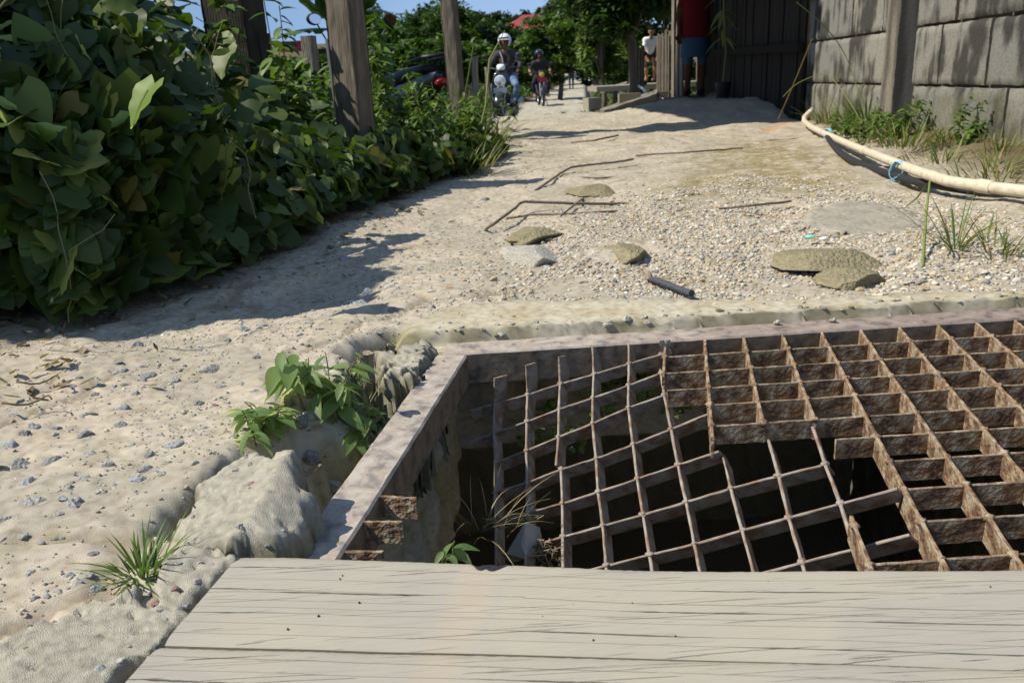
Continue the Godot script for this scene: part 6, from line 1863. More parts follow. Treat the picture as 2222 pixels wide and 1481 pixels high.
		for j in 26:
			var u := j / 25.0
			var p: Vector3 = Vector3(0, 1.1, 0) + dir * u + Vector3.UP * (q[1] * sin(u * PI * 0.8) - 0.15 * u * u)
			var w: float = q[2] * pow(sin(PI * pow(u * 0.96 + 0.02, 0.75)), 0.7) * (1.0 - 0.45 * maxf(0.0, n_fine.get_noise_1d(j * 3.1 + dir.x * 50.0) * 2.0)) if u > 0.12 else 0.012
			for k in 5:
				var e := k / 2.0 - 1.0
				b.add(p + side * e * w + Vector3.DOWN * absf(e) * w * (0.35 + 0.3 * n_fine.get_noise_2d(j * 2.0, k * 9.0)), Color(0.07, 0.13, 0.035) if k != 2 else Color(0.16, 0.2, 0.08))
		b.grid(26, 5, 0)
		part("leaf", b.mesh(), M.leaf_shiny, t)
	# trees
	var T := func(called: String, label: String, mid: Vector3, rad: Vector3, cl: int, per: int, c: ArrayMesh, size: float, tints: Array, layered := false, group := "") -> void:
		tree(called, label, Vector3(mid.x, gh(mid.x, mid.z), mid.z), mid, rad, cl, per, c, size, tints, group, layered)
	T.call("layered_tree", "light green tree with tiered branches over the second rider", Vector3(2.219, 1.431, -30), Vector3(1.35, 1.15, 1.4), 60, 46, clump, 0.26, g_bright, true)
	T.call("hanging_leaf_tree", "dark tree with long drooping leaves beside the house", Vector3(1.987, 1.679, -12.6), Vector3(0.9, 0.72, 0.9), 44, 40, clump_long, 0.22, g_mid)
	T.call("young_tree", "slim yellow-green sapling by the lane before the dark tree", Vector3(2.367, 1.044, -19), Vector3(0.5, 0.7, 0.5), 24, 30, clump, 0.18, g_bright)
	T.call("spreading_tree", "tall dark tree arching over the far end of the lane", Vector3(4.809, 3.458, -42), Vector3(2.1, 2.4, 2.0), 60, 44, clump, 0.42, g_dark)
	T.call("spreading_tree", "dense tree closing the view at the lane's bend", Vector3(6.702, 2.125, -62), Vector3(3.0, 2.2, 2.0), 60, 44, clump, 0.5, g_dark)
	T.call("fruit_tree", "bushy tree behind the fence panels and the bending person", Vector3(3.466, 1.059, -17.5), Vector3(0.9, 1.3, 0.9), 40, 40, clump, 0.22, g_mid)
	T.call("fruit_tree", "bushy green tree on the verge beyond the distant slab", Vector3(3.314, 1.018, -24), Vector3(0.9, 0.9, 0.9), 34, 36, clump, 0.22, g_mid)
	var far_group := [[-4.54, 1.54, -36.0, 1.56, 1.24], [-4.28, 2.09, -46.0, 2.13, 1.93], [-3.54, 2.52, -50.0, 1.88, 2.47], [-2.08, 1.92, -42.0, 1.82, 1.84], [-1.32, 1.98, -52.0, 2.26, 2.00], [-0.36, 1.58, -44.0, 1.66, 1.57], [-3.40, 1.07, -30.0, 1.39, 0.74], [-5.14, 1.33, -34.0, 1.57, 0.95], [-1.28, 0.89, -30.0, 1.48, 0.67], [-2.11, 0.97, -28.0, 1.38, 0.69], [-0.47, 0.77, -30.0, 1.22, 0.58], [-4.52, 0.92, -26.0, 1.28, 0.49], [1.37, 1.25, -48.0, 1.94, 1.32], [0.12, 0.72, -36.0, 1.46, 0.59], [-6.20, 0.98, -30.0, 1.39, 0.48], [-8.14, 1.07, -34.0, 1.57, 0.49], [-10.67, 1.20, -40.0, 1.85, 0.52], [-8.58, 3.15, -62.0, 2.15, 2.96], [0.74, 1.83, -60.0, 2.08, 2.00]]
	for i in far_group.size():
		var q: Array = far_group[i]
		T.call("distant_tree", "leafy green tree in the belt behind the parked motorbike", Vector3(q[0], q[1], q[2]), Vector3(q[3], q[4], q[3] * 0.8), 60, 34, clump, 0.3 + 0.0035 * -q[2], g_mid if i > 5 else g_dark + g_mid, false, "trees behind the plot")
	for q in [[-4.0, 7.80, -127, 2.0, 2.4], [-2.8, 6.74, -122, 2.4, 2.8], [-1.9, 8.32, -143, 2.4, 2.8], [-0.5, 7.65, -125, 2.6, 2.2], [0.6, 7.29, -145, 2.3, 3.2], [1.8, 6.75, -129, 2.6, 2.8], [3.4, 8.36, -146, 2.8, 3.0], [4.4, 7.68, -135, 2.1, 2.6], [6.1, 7.31, -148, 2.5, 3.0], [7.4, 7.30, -147, 2.9, 3.3], [8.2, 8.60, -135, 2.4, 2.8], [8.7, 7.92, -125, 1.9, 2.7], [9.5, 7.55, -121, 2.2, 2.2], [11.8, 8.14, -134, 2.2, 3.1], [12.8, 8.50, -132, 2.2, 2.7], [13.9, 7.69, -131, 2.4, 2.4]]:
		T.call("hill_tree", "dull green tree on the far wooded rise", Vector3(q[0], q[1], q[2]), Vector3(q[3], q[4], 3), 26, 30, clump, 0.9, g_dark, false, "trees on the far rise")
	# by the block wall
	tuft("grass_tuft", "lush grass tuft growing against the block wall by the post", Vector3(1.956, 0.06, -4.376), 170, 0.26, 0.12, 0.006, g_bright)
	tuft("grass_tuft", "grass tuft between the cream pipe and the wall post", Vector3(1.584, 0.05, -3.199), 90, 0.17, 0.12, 0.005, g_dry)
	tuft("grass_tuft", "sparse grass at the elbow of the cream pipe", Vector3(1.875, 0.05, -4.667), 60, 0.17, 0.1, 0.005, g_dry)
	tuft("grass_tuft", "reddish-based grass clump on the gravel below the cream pipe", Vector3(0.87, 0.02, -1.507), 30, 0.19, 0.015, 0.0034, g_dry)
	tuft("grass_tuft", "thin creeping grass on the gravel beside the reddish clump", Vector3(0.943, 0.02, -1.487), 45, 0.10, 0.09, 0.003, g_dry)
	for i in 12:
		var z := R(-4.6, -2.0)
		var x := wall_x(z) - R(0.06, 0.32)
		weed("wall_weed", "small bright-leaved weed growing between the cream pipe and the block wall", Vector3(x, gh(x, z), z), R(0.08, 0.2), 0.09, 6, 15, small, R(0.03, 0.05), g_bright, "weeds under the block wall")
	for i in 16:
		var z := R(-5.2, -1.7)
		var x := pw([[1.7, 1.42], [2.4, 1.45], [2.8, 1.5], [3.8, 1.7], [5.2, 1.95]], -z) + R(0.0, 0.22)
		tuft("verge_grass", "short green grass patch along the cream pipe", Vector3(x, gh(x, z), z), 55, 0.12, 0.13, 0.004, g_dry, "grass along the pipe", 0.8)
	for q in [[[Vector3(2.071, 0, -6.144), Vector3(4.198, 0, -12.231)], Vector3(1.798, 0.054, -5.3), Vector3(1.794, 0.313, -5), Vector3(1.795, 0.511, -4.8), 0.006, Color(0.3, 0.21, 0.1), "dry brown stalk leaning before the dark plank wall"], [[], Vector3(1.8, 0.05, -3.995), Vector3(1.731, 0.432, -4.2), Vector3(1.416, 0.654, -4), 0.004, Color(0.16, 0.22, 0.07), "long green grass stem arching across the block wall"], [[], Vector3(1.792, 0.05, -4.003), Vector3(1.725, 0.325, -4.4), Vector3(1.511, 0.22, -4.4), 0.0035, Color(0.25, 0.25, 0.08), "yellow grass stem bent over before the block wall"]]:
		var c := Curve3D.new()
		c.add_point(q[1])
		c.add_point(q[2], (q[1] - q[3]) * 0.2, (q[3] - q[1]) * 0.2)
		c.add_point(q[3])
		var pts := []
		for i in 20: pts.append(c.sample_baked(c.get_baked_length() * i / 19.0, true))
		b = MB.new()
		b.tube(pts, [q[4], q[4] * 0.6], 6, q[5])
		single("grass_stalk", b.mesh(), M.leaf, q[6], "stem")
	b = MB.new()
	b.tube([Vector3(0.749, 0.02, -1.396), Vector3(0.864, 0.069, -1.62), Vector3(0.896, 0.132, -1.68), Vector3(0.882, 0.095, -1.7), Vector3(0.877, 0.067, -1.74)], [0.0028, 0.0026, 0.002, 0.002, 0.001], 6, Color(0.25, 0.3, 0.09))
	single("grass_stalk", b.mesh(), M.leaf, "pale green grass stem snapped over beside the reddish clump", "stem")
	# along the drain
	var lm := []
	for k in [Color(0.09, 0.155, 0.045), Color(0.11, 0.17, 0.06), Color(0.075, 0.14, 0.04)]: lm.append(mat("weed_leaf", {"color": k, "rough": 0.55, "spec": 0.4, "back": Color(0.5, 0.6, 0.2)}))
	var bl := blade_leaf(0.42, 0.3, 0.35, 8)
	weed("broadleaf_weed", "grey-green weed with long paired leaves beside the steel frame", Vector3(-0.255, -0.05, -0.905), 0.085, 0.02, 3, 7, bl, 0.055, lm, "", true, Vector3(-0.01, 0, 0))
	weed("broadleaf_weed", "low leafy weed behind the large domed concrete lump", Vector3(-0.282, -0.02, -0.847), 0.035, 0.03, 4, 6, bl, 0.034, lm, "", true)
	weed("broadleaf_weed", "leafy weed leaning over the steel frame's short side", Vector3(-0.181, -0.03, -0.887), 0.05, 0.03, 4, 7, bl, 0.036, lm, "", true, Vector3(0.012, 0, 0))
	weed("broadleaf_weed", "small dark weed at the bottom of the gap beside the steel frame", Vector3(-0.207, -0.06, -0.813), 0.03, 0.03, 4, 6, bl, 0.03, lm, "", true)
	weed("broadleaf_weed", "fine upright weed in front of the pale wedged lump", Vector3(-0.209, -0.04, -0.998), 0.075, 0.012, 3, 9, blade_leaf(0.2, 0.2, 0.2), 0.024, lm, "", true)
	weed("broadleaf_weed", "oval-leaved sprout peeping over the plank's far edge", Vector3(-0.065, -0.012, -0.598), 0.022, 0.012, 2, 4, bl, 0.024, lm, "", true)
	weed("broadleaf_weed", "flat rosette of grey-green leaves at the foot of the paired-leaf weed", Vector3(-0.292, 0, -0.82), 0.03, 0.03, 5, 6, bl, 0.034, lm, "", true)
	weed("broadleaf_weed", "bushy weed crowding the middle of the gap beside the steel frame", Vector3(-0.229, -0.05, -0.902), 0.07, 0.03, 6, 7, bl, 0.04, lm, "", true)
	weed("broadleaf_weed", "spindly weed beside the pale wedged lump near the frame corner", Vector3(-0.172, -0.05, -0.97), 0.06, 0.02, 4, 7, blade_leaf(0.28, 0.3, 0.3), 0.036, lm, "", true)
	tuft("grass_tuft", "small green grass tuft rooted in the crack beside the concrete slab", Vector3(-0.309, 0.03, -0.558), 80, 0.058, 0.016, 0.0022, g_bright, "", 0.75)
	tuft("grass_tuft", "thin grass growing between the broken lumps and the steel frame", Vector3(-0.204, -0.03, -0.924), 40, 0.075, 0.05, 0.0016, g_dry, "", 0.4)
	tuft("grass_tuft", "dry straw hanging in the drain under the steel frame", Vector3(-0.05, -0.12, -0.82), 26, 0.11, 0.05, 0.0012, [Color(0.3, 0.24, 0.13)], "", 0.9)
	# ferns on the damp wall of the drain
	for q in [[1135, 915, -1.135], [1200, 930, -1.125], [1190, 870, -1.16], [1310, 830, -1.165], [1370, 815, -1.17], [1230, 920, -1.12], [1385, 860, -1.15], [1470, 870, -1.15], [1300, 890, -1.14], [1560, 880, -1.15], [1720, 860, -1.15]]:
		var k: float = -q[2]
		var at := Vector3((q[0] - 1111) / 1728.0 * k * 1.05, 0, q[2])
		at.y = -0.052 - (q[1] - 800) * 0.00075
		var f := thing("wall_fern", "tiny bright fern sprouting from the damp drain wall", "fern", at, "ferns on the drain wall")
		var fx := []
		var fc := []
		for i in 46:
			var v := rv() * 0.02
			v.z = absf(v.z) * 1.2
			fx.append(Transform3D(facing(Vector3(0.2, 1, 0.8) + rv() * 0.6, rv(), R(0.006, 0.012)), v))
			fc.append(g_bright[rng.randi() % 4] * R(0.9, 1.3))
		many("fronds", blade_leaf(0.8, 0.2, 0.2), M.leaf, f, fx, fc)
		b = MB.new()
		for i in 5: b.tube([Vector3(0, -0.01, -0.05), rv() * 0.006 + Vector3(0, 0.0, 0.0), rv() * 0.018 + Vector3(0, 0.005, 0.012)], [0.001], 5)
		part("stem", b.mesh(), M.stem, f)

func build_litter() -> void:
	var b := MB.new()
	var c: Vector3 = Vector3(0.002, -0.165, -0.87)
	var tips := [c + Vector3(-0.024, -0.018, 0.004), c + Vector3(0.002, 0.024, 0.0), c + Vector3(0.02, 0.012, -0.004), c + Vector3(0.024, -0.017, 0.0), c + Vector3(0.002, -0.02, 0.016), c + Vector3(-0.005, 0.0, 0.014)]
	b.quad(tips[0], tips[1], tips[5], tips[4])
	b.quad(tips[5], tips[1], tips[2], tips[3])
	b.quad(tips[4], tips[5], tips[3], tips[3] + Vector3(-0.01, -0.004, 0.004))
	single("plastic_bag", b.mesh(), M.clear_plastic, "crumpled clear plastic bag caught on the sagging grating", "plastic bag")
	b = MB.new()
	var k: Vector3 = Vector3(-0.008, -0.156, -0.9)
	for i in 26:
		var p := k + Vector3(R(-0.02, 0.02), R(-0.004, 0.006), R(-0.004, 0.004))
		b.tube([p, p + Vector3(R(-0.012, 0.012), R(-0.008, 0.008), R(-0.004, 0.006)), p + Vector3(R(-0.025, 0.02), R(-0.012, 0.01), R(-0.004, 0.008))], [0.0012, 0.001, 0.0006], 5, Color(0.36, 0.28, 0.16))
	single("straw_wad", b.mesh(), M.leaf, "wad of dry straw snagged on the sagging grating above the bag", "straw")
	b = MB.new()
	k = Vector3(0.034, -0.175, -0.855)
	for i in 34:
		var p := k + Vector3(R(-0.016, 0.016), R(-0.016, 0.016), R(-0.006, 0.006))
		b.tube([p, p + Vector3(R(-0.012, 0.008), R(-0.012, 0.004), R(0, 0.006)), p + Vector3(R(-0.02, 0.016), R(-0.022, 0.004), R(0, 0.008))], [0.0012, 0.0011, 0.0007], 5, Color(0.33, 0.25, 0.16))
	single("straw_wad", b.mesh(), M.leaf, "tangle of brown straw hanging beside the plastic bag", "straw")
	b = MB.new()
	k = Vector3(0.223, -0.003, -1.105)
	for j in 7:
		for i in 6:
			b.add(k + Vector3((i - 2.5) * 0.003 * (1.0 + 0.3 * sin(j * 2.0)), -j * 0.005 + 0.012, 0.006 + 0.003 * sin(i * 2.2 + j)), Color(0.4, 0.36, 0.29))
	b.grid(7, 6, 0)
	single("cloth_scrap", b.mesh(), M.cloth, "twisted pale cloth scrap tied to the grating near the frame", "cloth")
	b = MB.new()
	k = Vector3(-0.028, 0.012, -0.551)
	for j in 8:
		for i in 8:
			var p := k + Vector3((i - 3.5) * 0.0042, -0.002 - 0.0012 * j + 0.004 * n_fine.get_noise_2d(i * 4.0, j * 4.0), (3.5 - j) * 0.0045)
			b.add(p)
	b.grid(8, 8, 0)
	single("plastic_scrap", b.mesh(), M.rubber, "black plastic scrap showing in the notch of the plank", "plastic scrap")
	# leaf litter under the vine and in the gap beside the frame
	var lx := []
	var lc := []
	while lx.size() < 420:
		var z := R(-2.6, -0.7)
		var x := pw(EDGE_A, -z) + R(-0.18, 0.16) * (1.0 if rng.randf() < 0.8 else 2.0)
		if rng.randf() < 0.3:
			z = R(-1.1, -0.62)
			x = pit_left(z) - R(0.005, 0.1)
		if in_pit(x, z): continue
		lx.append(Transform3D(facing(Vector3.UP + rv() * 0.5, rv(), R(0.008, 0.03)), Vector3(x, gh(x, z) + 0.003, z)))
		lc.append([Color(0.2, 0.14, 0.08), Color(0.27, 0.2, 0.12), Color(0.13, 0.09, 0.055), Color(0.32, 0.26, 0.17)][rng.randi() % 4])
	tag(many("leaf_litter", blade_leaf(0.4, -0.2, 0.5), M.leaf, self, lx, lc), "dry brown leaf litter at the foot of the vine and beside the frame", "leaf litter", "", "stuff")
	# dry leaves and twigs on the lane
	for q in [[Vector3(-0.631, 0.03, -0.999), 0.055, "curled dry twig lying on the stony lane"], [Vector3(-0.603, 0.03, -0.923), 0.06, "thin dry stick lying among the bedded stones"]]:
		b = MB.new()
		var pts := []
		for i in 9: pts.append(q[0] + Vector3((i - 4) * q[1] * 0.13, 0.004 + 0.004 * sin(i * 1.1), 0.012 * sin(i * 0.8)))
		b.tube(pts, [0.0014, 0.0018, 0.0012], 6, Color(0.2, 0.13, 0.06))
		single("dry_twig", b.mesh(), M.leaf, q[2], "twig")
	var ll := single("fallen_leaf", blade_leaf(0.34, -0.25, 0.5, 8), mat("dry_leaf", {"color": Color(0.36, 0.24, 0.15)}), "curled pinkish dry leaf on the mossy lane near the plank wall", "leaf")
	ll.transform = Transform3D(facing(Vector3(0, 1, 0.3), Vector3(1, 0, -0.15), 0.18), Vector3(1.4, 0.035, -4.41))

# ---------------------------------------------------------------- scene
func sky_cover() -> Texture2D:
	var f := FastNoiseLite.new()
	f.seed = 11
	f.frequency = 0.006
	f.fractal_octaves = 5
	var src := f.get_seamless_image(512, 256, false, false, 0.2, true)
	src.convert(Image.FORMAT_L8)
	var out := Image.create(512, 256, false, Image.FORMAT_RGBA8)
	for y in 256:
		for x in 512:
			var n := src.get_pixel(x, y).r
			var e := (0.5 - y / 256.0) * 2.0
			var a := smooth(0.46, 0.68, n + 0.12 * (1.0 - clampf(e * 2.0, 0.0, 1.0))) if e > -0.05 else 0.0
			out.set_pixel(x, y, Color(0.80, 0.84, 0.88, a * 0.95))
	return ImageTexture.create_from_image(out)

func _ready() -> void:
	rng.seed = 20
	# camera
	var cam := Camera3D.new()
	cam.name = "camera"
	cam.position = Vector3(0, 0.38, 0)
	cam.rotation_order = EULER_ORDER_YXZ
	cam.rotation_degrees = Vector3(-18.141, 0, -3.15)
	cam.near = 0.05
	cam.far = 1500.0
	var lens := CameraAttributesPhysical.new()
	lens.frustum_focal_length = 28.0
	lens.frustum_near = 0.05
	lens.frustum_far = 1500.0
	lens.exposure_aperture = 17.0
	lens.frustum_focus_distance = 0.88
	cam.attributes = lens
	cam.fov = 46.4
	add_child(cam)
	cam.current = true
	# sky and sun
	var we := WorldEnvironment.new()
	we.name = "environment"
	var env := Environment.new()
	env.background_mode = Environment.BG_SKY
	var sm := ProceduralSkyMaterial.new()
	sm.sky_top_color = Color(0.13, 0.215, 0.38).linear_to_srgb()
	sm.sky_horizon_color = Color(0.23, 0.36, 0.55).linear_to_srgb()
	sm.sky_curve = 0.12
	sm.ground_bottom_color = Color(0.12, 0.11, 0.08).linear_to_srgb()
	sm.ground_horizon_color = Color(0.2, 0.22, 0.2).linear_to_srgb()
	sm.sun_angle_max = 12.0
	sm.sky_cover = sky_cover()
	sm.sky_cover_modulate = Color(0.42, 0.44, 0.48)
	var sk := Sky.new()
	sk.sky_material = sm
	env.sky = sk
	env.tonemap_mode = Environment.TONE_MAPPER_LINEAR
	env.tonemap_exposure = 1.4
	env.sdfgi_enabled = true
	env.ssao_enabled = true
	env.ssil_enabled = true
	we.environment = env
	add_child(we)
	var sun := DirectionalLight3D.new()
	sun.name = "sun"
	sun.light_energy = 1.5
	sun.light_color = Color(1.0, 0.965, 0.9)
	sun.light_angular_distance = 0.53
	sun.shadow_enabled = true
	add_child(sun)
	sun.look_at_from_position(Vector3.ZERO, Vector3(cos(deg_to_rad(50.0)) * 0.998, -sin(deg_to_rad(50.0)), -cos(deg_to_rad(50.0)) * 0.07))

	for q in [[n_low, 1, 1.3], [n_mid, 2, 9.0], [n_fine, 3, 48.0]]:
		q[0].seed = q[1]
		q[0].noise_type = FastNoiseLite.TYPE_SIMPLEX_SMOOTH
		q[0].frequency = q[2]
		q[0].fractal_octaves = 3
	n_cell.seed = 5
	n_cell.noise_type = FastNoiseLite.TYPE_CELLULAR
	n_cell.cellular_return_type = FastNoiseLite.RETURN_DISTANCE2_SUB
	n_cell.frequency = 2.6
	n_cell.fractal_type = FastNoiseLite.FRACTAL_NONE
	build_materials()
	var t0 := Time.get_ticks_msec()
	for step in [build_ground, build_drain, build_planks, build_lane_debris, build_pipes, build_wall, build_house, build_verge, build_houses, build_riders, build_vine, build_greenery, build_litter]:
		step.call()
		print(step.get_method(), " ", Time.get_ticks_msec() - t0)

# bleached timber: faint fibres and thin dark checks along the grain
func plank_tex() -> Texture2D:
	var w := 2048
	var h := 512
	var f := FastNoiseLite.new()
	f.seed = 41
	f.frequency = 0.09
	f.fractal_octaves = 4
	var fib := f.get_seamless_image(256, 512, false, false, 0.1, true)
	fib.resize(w, h, Image.INTERPOLATE_BILINEAR)
	var d := fib.get_data()
	var g := PackedFloat32Array()
	g.resize(w * h)
	for i in w * h: g[i] = 0.955 + 0.045 * d[i] / 255.0
	var r := RandomNumberGenerator.new()
	r.seed = 9
	for k in 420:
		var y := r.randf() * h
		var x := r.randi() % w
		var n := int(pow(r.randf(), 2.2) * 190.0) + 12
		var dark := 0.30 + 0.6 * r.randf() if k > 150 else 0.12 + 0.2 * r.randf()
		var two := r.randf() < 0.3 or k < 60
		var slope := r.randf_range(-0.006, 0.006)
		for i in n:
			y += slope + (r.randf_range(-0.5, 0.5) if r.randf() < 0.05 else 0.0)
			var fade := minf(1.0, minf(i, n - i) / 12.0) * (0.5 + 0.5 * r.randf())
			var at := posmod(int(y), h) * w + (x + i) % w
			g[at] *= lerpf(1.0, dark, fade)
			if two:
				var a2 := posmod(int(y) + 1, h) * w + (x + i) % w
				g[a2] *= lerpf(1.0, dark, fade * 0.7)
	var o := PackedByteArray()
	o.resize(w * h * 3)
	for i in w * h:
		var q := clampf(g[i], 0.0, 1.0)
		o[i * 3] = int(255.0 * q)
		o[i * 3 + 1] = int(255.0 * pow(q, 1.06))
		o[i * 3 + 2] = int(255.0 * pow(q, 1.13))
	return ImageTexture.create_from_image(Image.create_from_data(w, h, false, Image.FORMAT_RGB8, o))

func build_materials() -> void:
	var grain := noise_tex(1, 0.02, 512, 5)
	M.t_grain = grain
	var grit := noise_tex(2, 0.06, 512, 3, FastNoiseLite.TYPE_CELLULAR)
	var sand := noise_tex(3, 0.012, 1024, 8, FastNoiseLite.TYPE_SIMPLEX_SMOOTH, [[0.0, Color(0.78, 0.77, 0.75)], [0.35, Color(0.91, 0.905, 0.9)], [0.6, Color(0.96, 0.955, 0.95)], [1.0, Color(1, 1, 1)]])
	var fine_sand := noise_tex(4, 0.14, 1024, 5)
	M.ground = mat("sandy_ground", {"vc": true, "tex": sand, "bump": fine_sand, "relief": 0.05, "tri": Vector3(4, 4, 4), "world": true, "rough": 0.95, "spec": 0.25})
	M.rough_concrete = mat("rough_concrete", {"vc": true, "tex": sand, "bump": fine_sand, "relief": 0.11, "tri": Vector3(6, 6, 6), "world": true, "rough": 0.95, "spec": 0.25})
	M.block = mat("block", {"vc": true, "tex": sand, "bump": fine_sand, "relief": 0.12, "tri": Vector3(5, 5, 5), "world": true, "rough": 0.95, "spec": 0.2})
	M.pebble = mat("pebble", {"vc": true, "rough": 0.8, "bump": grain, "relief": 0.1, "tri": Vector3(40, 40, 40), "world": true})
	for q in [["stone_grey", Color(0.38, 0.375, 0.355)], ["stone_blue", Color(0.34, 0.365, 0.38)], ["stone_dark", Color(0.25, 0.255, 0.255)], ["stone_pale", Color(0.48, 0.46, 0.41)], ["stone_red", Color(0.3, 0.17, 0.16)]]:
		M[q[0]] = mat(q[0], {"color": q[1], "vc": true, "tex": sand, "bump": grain, "relief": 0.25, "tri": Vector3(14, 14, 14), "world": true, "rough": 0.85})
	var c := func(r: float, g: float, b: float) -> Color: return Color(r, g, b).linear_to_srgb()
	var rust := noise_tex(8, 0.008, 1024, 5, FastNoiseLite.TYPE_SIMPLEX_SMOOTH, [[0.0, c.call(0.075, 0.045, 0.03)], [0.3, c.call(0.13, 0.085, 0.055)], [0.4, c.call(0.18, 0.13, 0.085)], [0.47, c.call(0.26, 0.125, 0.055)], [0.53, c.call(0.23, 0.175, 0.115)], [0.7, c.call(0.3, 0.245, 0.17)], [1.0, c.call(0.36, 0.3, 0.215)]])
	M.rust = mat("rust", {"vc": true, "tex": rust, "bump": grit, "relief": 0.22, "tri": Vector3(5, 5, 5), "world": true, "rough": 0.85, "spec": 0.3})
	var worn := noise_tex(9, 0.008, 1024, 5, FastNoiseLite.TYPE_SIMPLEX_SMOOTH, [[0.0, c.call(0.17, 0.09, 0.05)], [0.3, c.call(0.2, 0.12, 0.075)], [0.4, c.call(0.2, 0.155, 0.12)], [0.55, c.call(0.25, 0.215, 0.18)], [1.0, c.call(0.32, 0.29, 0.26)]])
	M.rust_worn = mat("worn_rust", {"vc": true, "tex": worn, "bump": grit, "relief": 0.12, "tri": Vector3(5, 5, 5), "world": true, "rough": 0.75, "spec": 0.35})
	var dust := noise_tex(12, 0.02, 1024, 4, FastNoiseLite.TYPE_SIMPLEX_SMOOTH, [[0.0, c.call(0.2, 0.175, 0.175)], [0.28, c.call(0.33, 0.295, 0.28)], [0.4, c.call(0.43, 0.395, 0.365)], [0.5, c.call(0.5, 0.465, 0.425)], [0.56, c.call(0.47, 0.36, 0.28)], [0.61, c.call(0.5, 0.45, 0.40)], [0.7, c.call(0.54, 0.505, 0.465)], [1.0, c.call(0.58, 0.55, 0.51)]])
	M.frame = mat("dusty_steel", {"vc": true, "tex": dust, "bump": grit, "relief": 0.05, "tri": Vector3(1.6, 1.6, 1.6), "world": true, "rough": 0.7, "spec": 0.35})
	var wood := plank_tex()
	M.plank = mat("bleached_wood", {"vc": true, "tex": wood, "tri": Vector3(0.87, 20, 8.3), "world": true, "rough": 0.85, "spec": 0.3})
	M.moss_stone = mat("moss_stone", {"color": Color(0.30, 0.265, 0.165), "vc": true, "tex": sand, "bump": grain, "relief": 0.5, "tri": Vector3(9, 9, 9), "world": true, "rough": 0.95})
	M.post_wood = mat("post_wood", {"vc": true, "color": Color(0.6, 0.58, 0.55), "tex": sand, "bump": grain, "relief": 0.5, "tri": Vector3(9, 0.6, 9), "world": true, "rough": 0.95, "spec": 0.2})
	M.old_wood = mat("old_wood", {"vc": true, "tex": sand, "bump": grain, "relief": 0.5, "tri": Vector3(9, 0.6, 9), "world": true, "rough": 0.95, "spec": 0.2})
	M.dark_wood = mat("dark_wood", {"vc": true, "color": Color(0.2, 0.195, 0.19), "tex": sand, "bump": grain, "relief": 0.5, "tri": Vector3(9, 0.6, 9), "world": true, "rough": 0.95, "spec": 0.2})  # old wood darkened; on the house wall it stands in for deep shade
	M.grey_wood = mat("grey_wood", {"color": Color(0.33, 0.27, 0.2), "tex": sand, "bump": grain, "relief": 0.4, "tri": Vector3(14, 2, 14), "world": true, "rough": 0.95})
	M.char_wood = mat("char_wood", {"color": Color(0.06, 0.065, 0.075), "bump": grain, "relief": 0.3, "tri": Vector3(12, 12, 12), "rough": 0.8})
	M.dark_iron = mat("dark_iron", {"color": Color(0.035, 0.028, 0.022), "rough": 0.8})
	M.rod = mat("rusty_rod", {"color": Color(0.17, 0.135, 0.11), "bump": grain, "relief": 0.3, "tri": Vector3(9, 9, 9), "world": true, "rough": 0.7})
	M.pvc = mat("cream_plastic", {"color": Color(0.6, 0.54, 0.41), "tex": sand, "tri": Vector3(3, 3, 3), "rough": 0.55})
	M.pvc_white = mat("white_plastic", {"color": Color(0.72, 0.73, 0.72), "rough": 0.45})
	M.rubber = mat("black_rubber", {"color": Color(0.022, 0.022, 0.025), "rough": 0.6})
	M.blue_string = mat("blue_string", {"color": Color(0.22, 0.42, 0.55), "rough": 0.7})
	M.leaf = mat("leaf", {"vc": true, "rough": 0.5, "spec": 0.4, "back": Color(0.55, 0.7, 0.2)})
	M.leaf_shiny = mat("banana_leaf", {"vc": true, "rough": 0.35, "spec": 0.5, "back": Color(0.5, 0.65, 0.15)})
	M.leaf_dark = mat("dark_leaf", {"color": Color(0.05, 0.09, 0.025), "rough": 0.5, "back": Color(0.4, 0.5, 0.15)})
	M.stem = mat("stem", {"color": Color(0.16, 0.15, 0.06), "rough": 0.8})
	M.bark = mat("bark", {"color": Color(0.12, 0.095, 0.07), "bump": grain, "relief": 1.0, "tri": Vector3(2, 0.6, 2), "rough": 0.95})
	M.cloth = mat("cloth", {"vc": true, "rough": 0.9, "spec": 0.2, "bump": grain, "relief": 0.3, "tri": Vector3(3, 3, 3)})
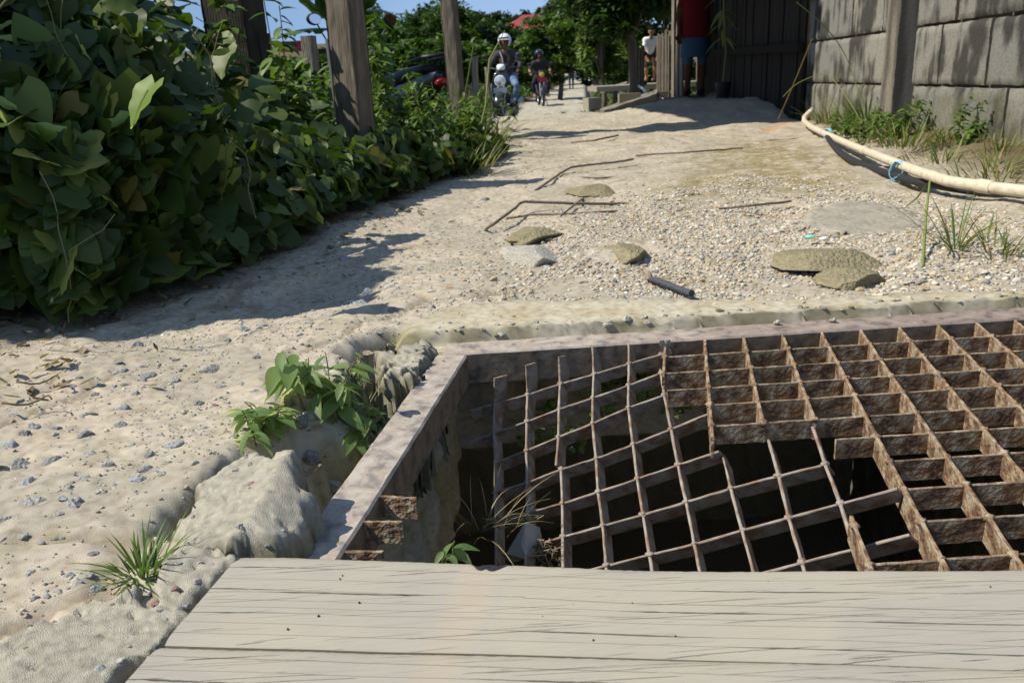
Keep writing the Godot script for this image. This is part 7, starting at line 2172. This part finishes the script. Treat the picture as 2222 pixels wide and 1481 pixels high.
	M.strap = mat("strap", {"color": Color(0.3, 0.29, 0.31), "rough": 0.8})
	M.badge = mat("badge", {"color": Color(0.55, 0.3, 0.03), "rough": 0.7})
	M.seat = mat("seat_vinyl", {"color": Color(0.018, 0.018, 0.02), "rough": 0.45})
	M.black_plastic = mat("black_plastic", {"color": Color(0.02, 0.02, 0.022), "rough": 0.5})
	M.steel = mat("dull_steel", {"color": Color(0.3, 0.31, 0.34), "rough": 0.4, "metal": 0.7})
	M.mirror = mat("mirror_glass", {"color": Color(0.85, 0.87, 0.9), "rough": 0.03, "metal": 1.0})
	M.paint_black = mat("black_paint", {"color": Color(0.015, 0.016, 0.018), "rough": 0.25, "coat": 0.8})
	M.paint_navy = mat("navy_paint", {"color": Color(0.012, 0.02, 0.035), "rough": 0.25, "coat": 0.9})
	M.paint_white = mat("white_paint", {"color": Color(0.7, 0.72, 0.74), "rough": 0.3, "coat": 0.6})
	M.helmet_white = mat("white_helmet", {"color": Color(0.68, 0.7, 0.72), "rough": 0.25, "coat": 0.8})
	M.helmet_dark = mat("dark_helmet", {"color": Color(0.015, 0.02, 0.045), "rough": 0.2, "coat": 0.9})
	M.lens = mat("lens", {"color": Color(0.75, 0.77, 0.78), "rough": 0.12, "metal": 0.6})
	M.lens_yellow = mat("yellow_lens", {"color": Color(0.8, 0.5, 0.05), "rough": 0.15})
	M.plate_white = mat("white_plate", {"color": Color(0.5, 0.56, 0.6), "rough": 0.5})
	M.plate_red = mat("red_plate", {"color": Color(0.5, 0.02, 0.04), "rough": 0.5})
	M.tail_light = mat("tail_light", {"color": Color(0.3, 0.008, 0.012), "rough": 0.15, "coat": 0.9})
	M.paint_wall = mat("house_paint", {"vc": true, "rough": 0.8})
	var cp := StandardMaterial3D.new()
	cp.resource_name = "clear_plastic"
	cp.transparency = BaseMaterial3D.TRANSPARENCY_ALPHA
	cp.albedo_color = Color(0.9, 0.9, 0.88, 0.35)
	cp.roughness = 0.2
	M.clear_plastic = cp
	M.l_blade = blade_leaf(0.16, 0.35, 0.3, 8)
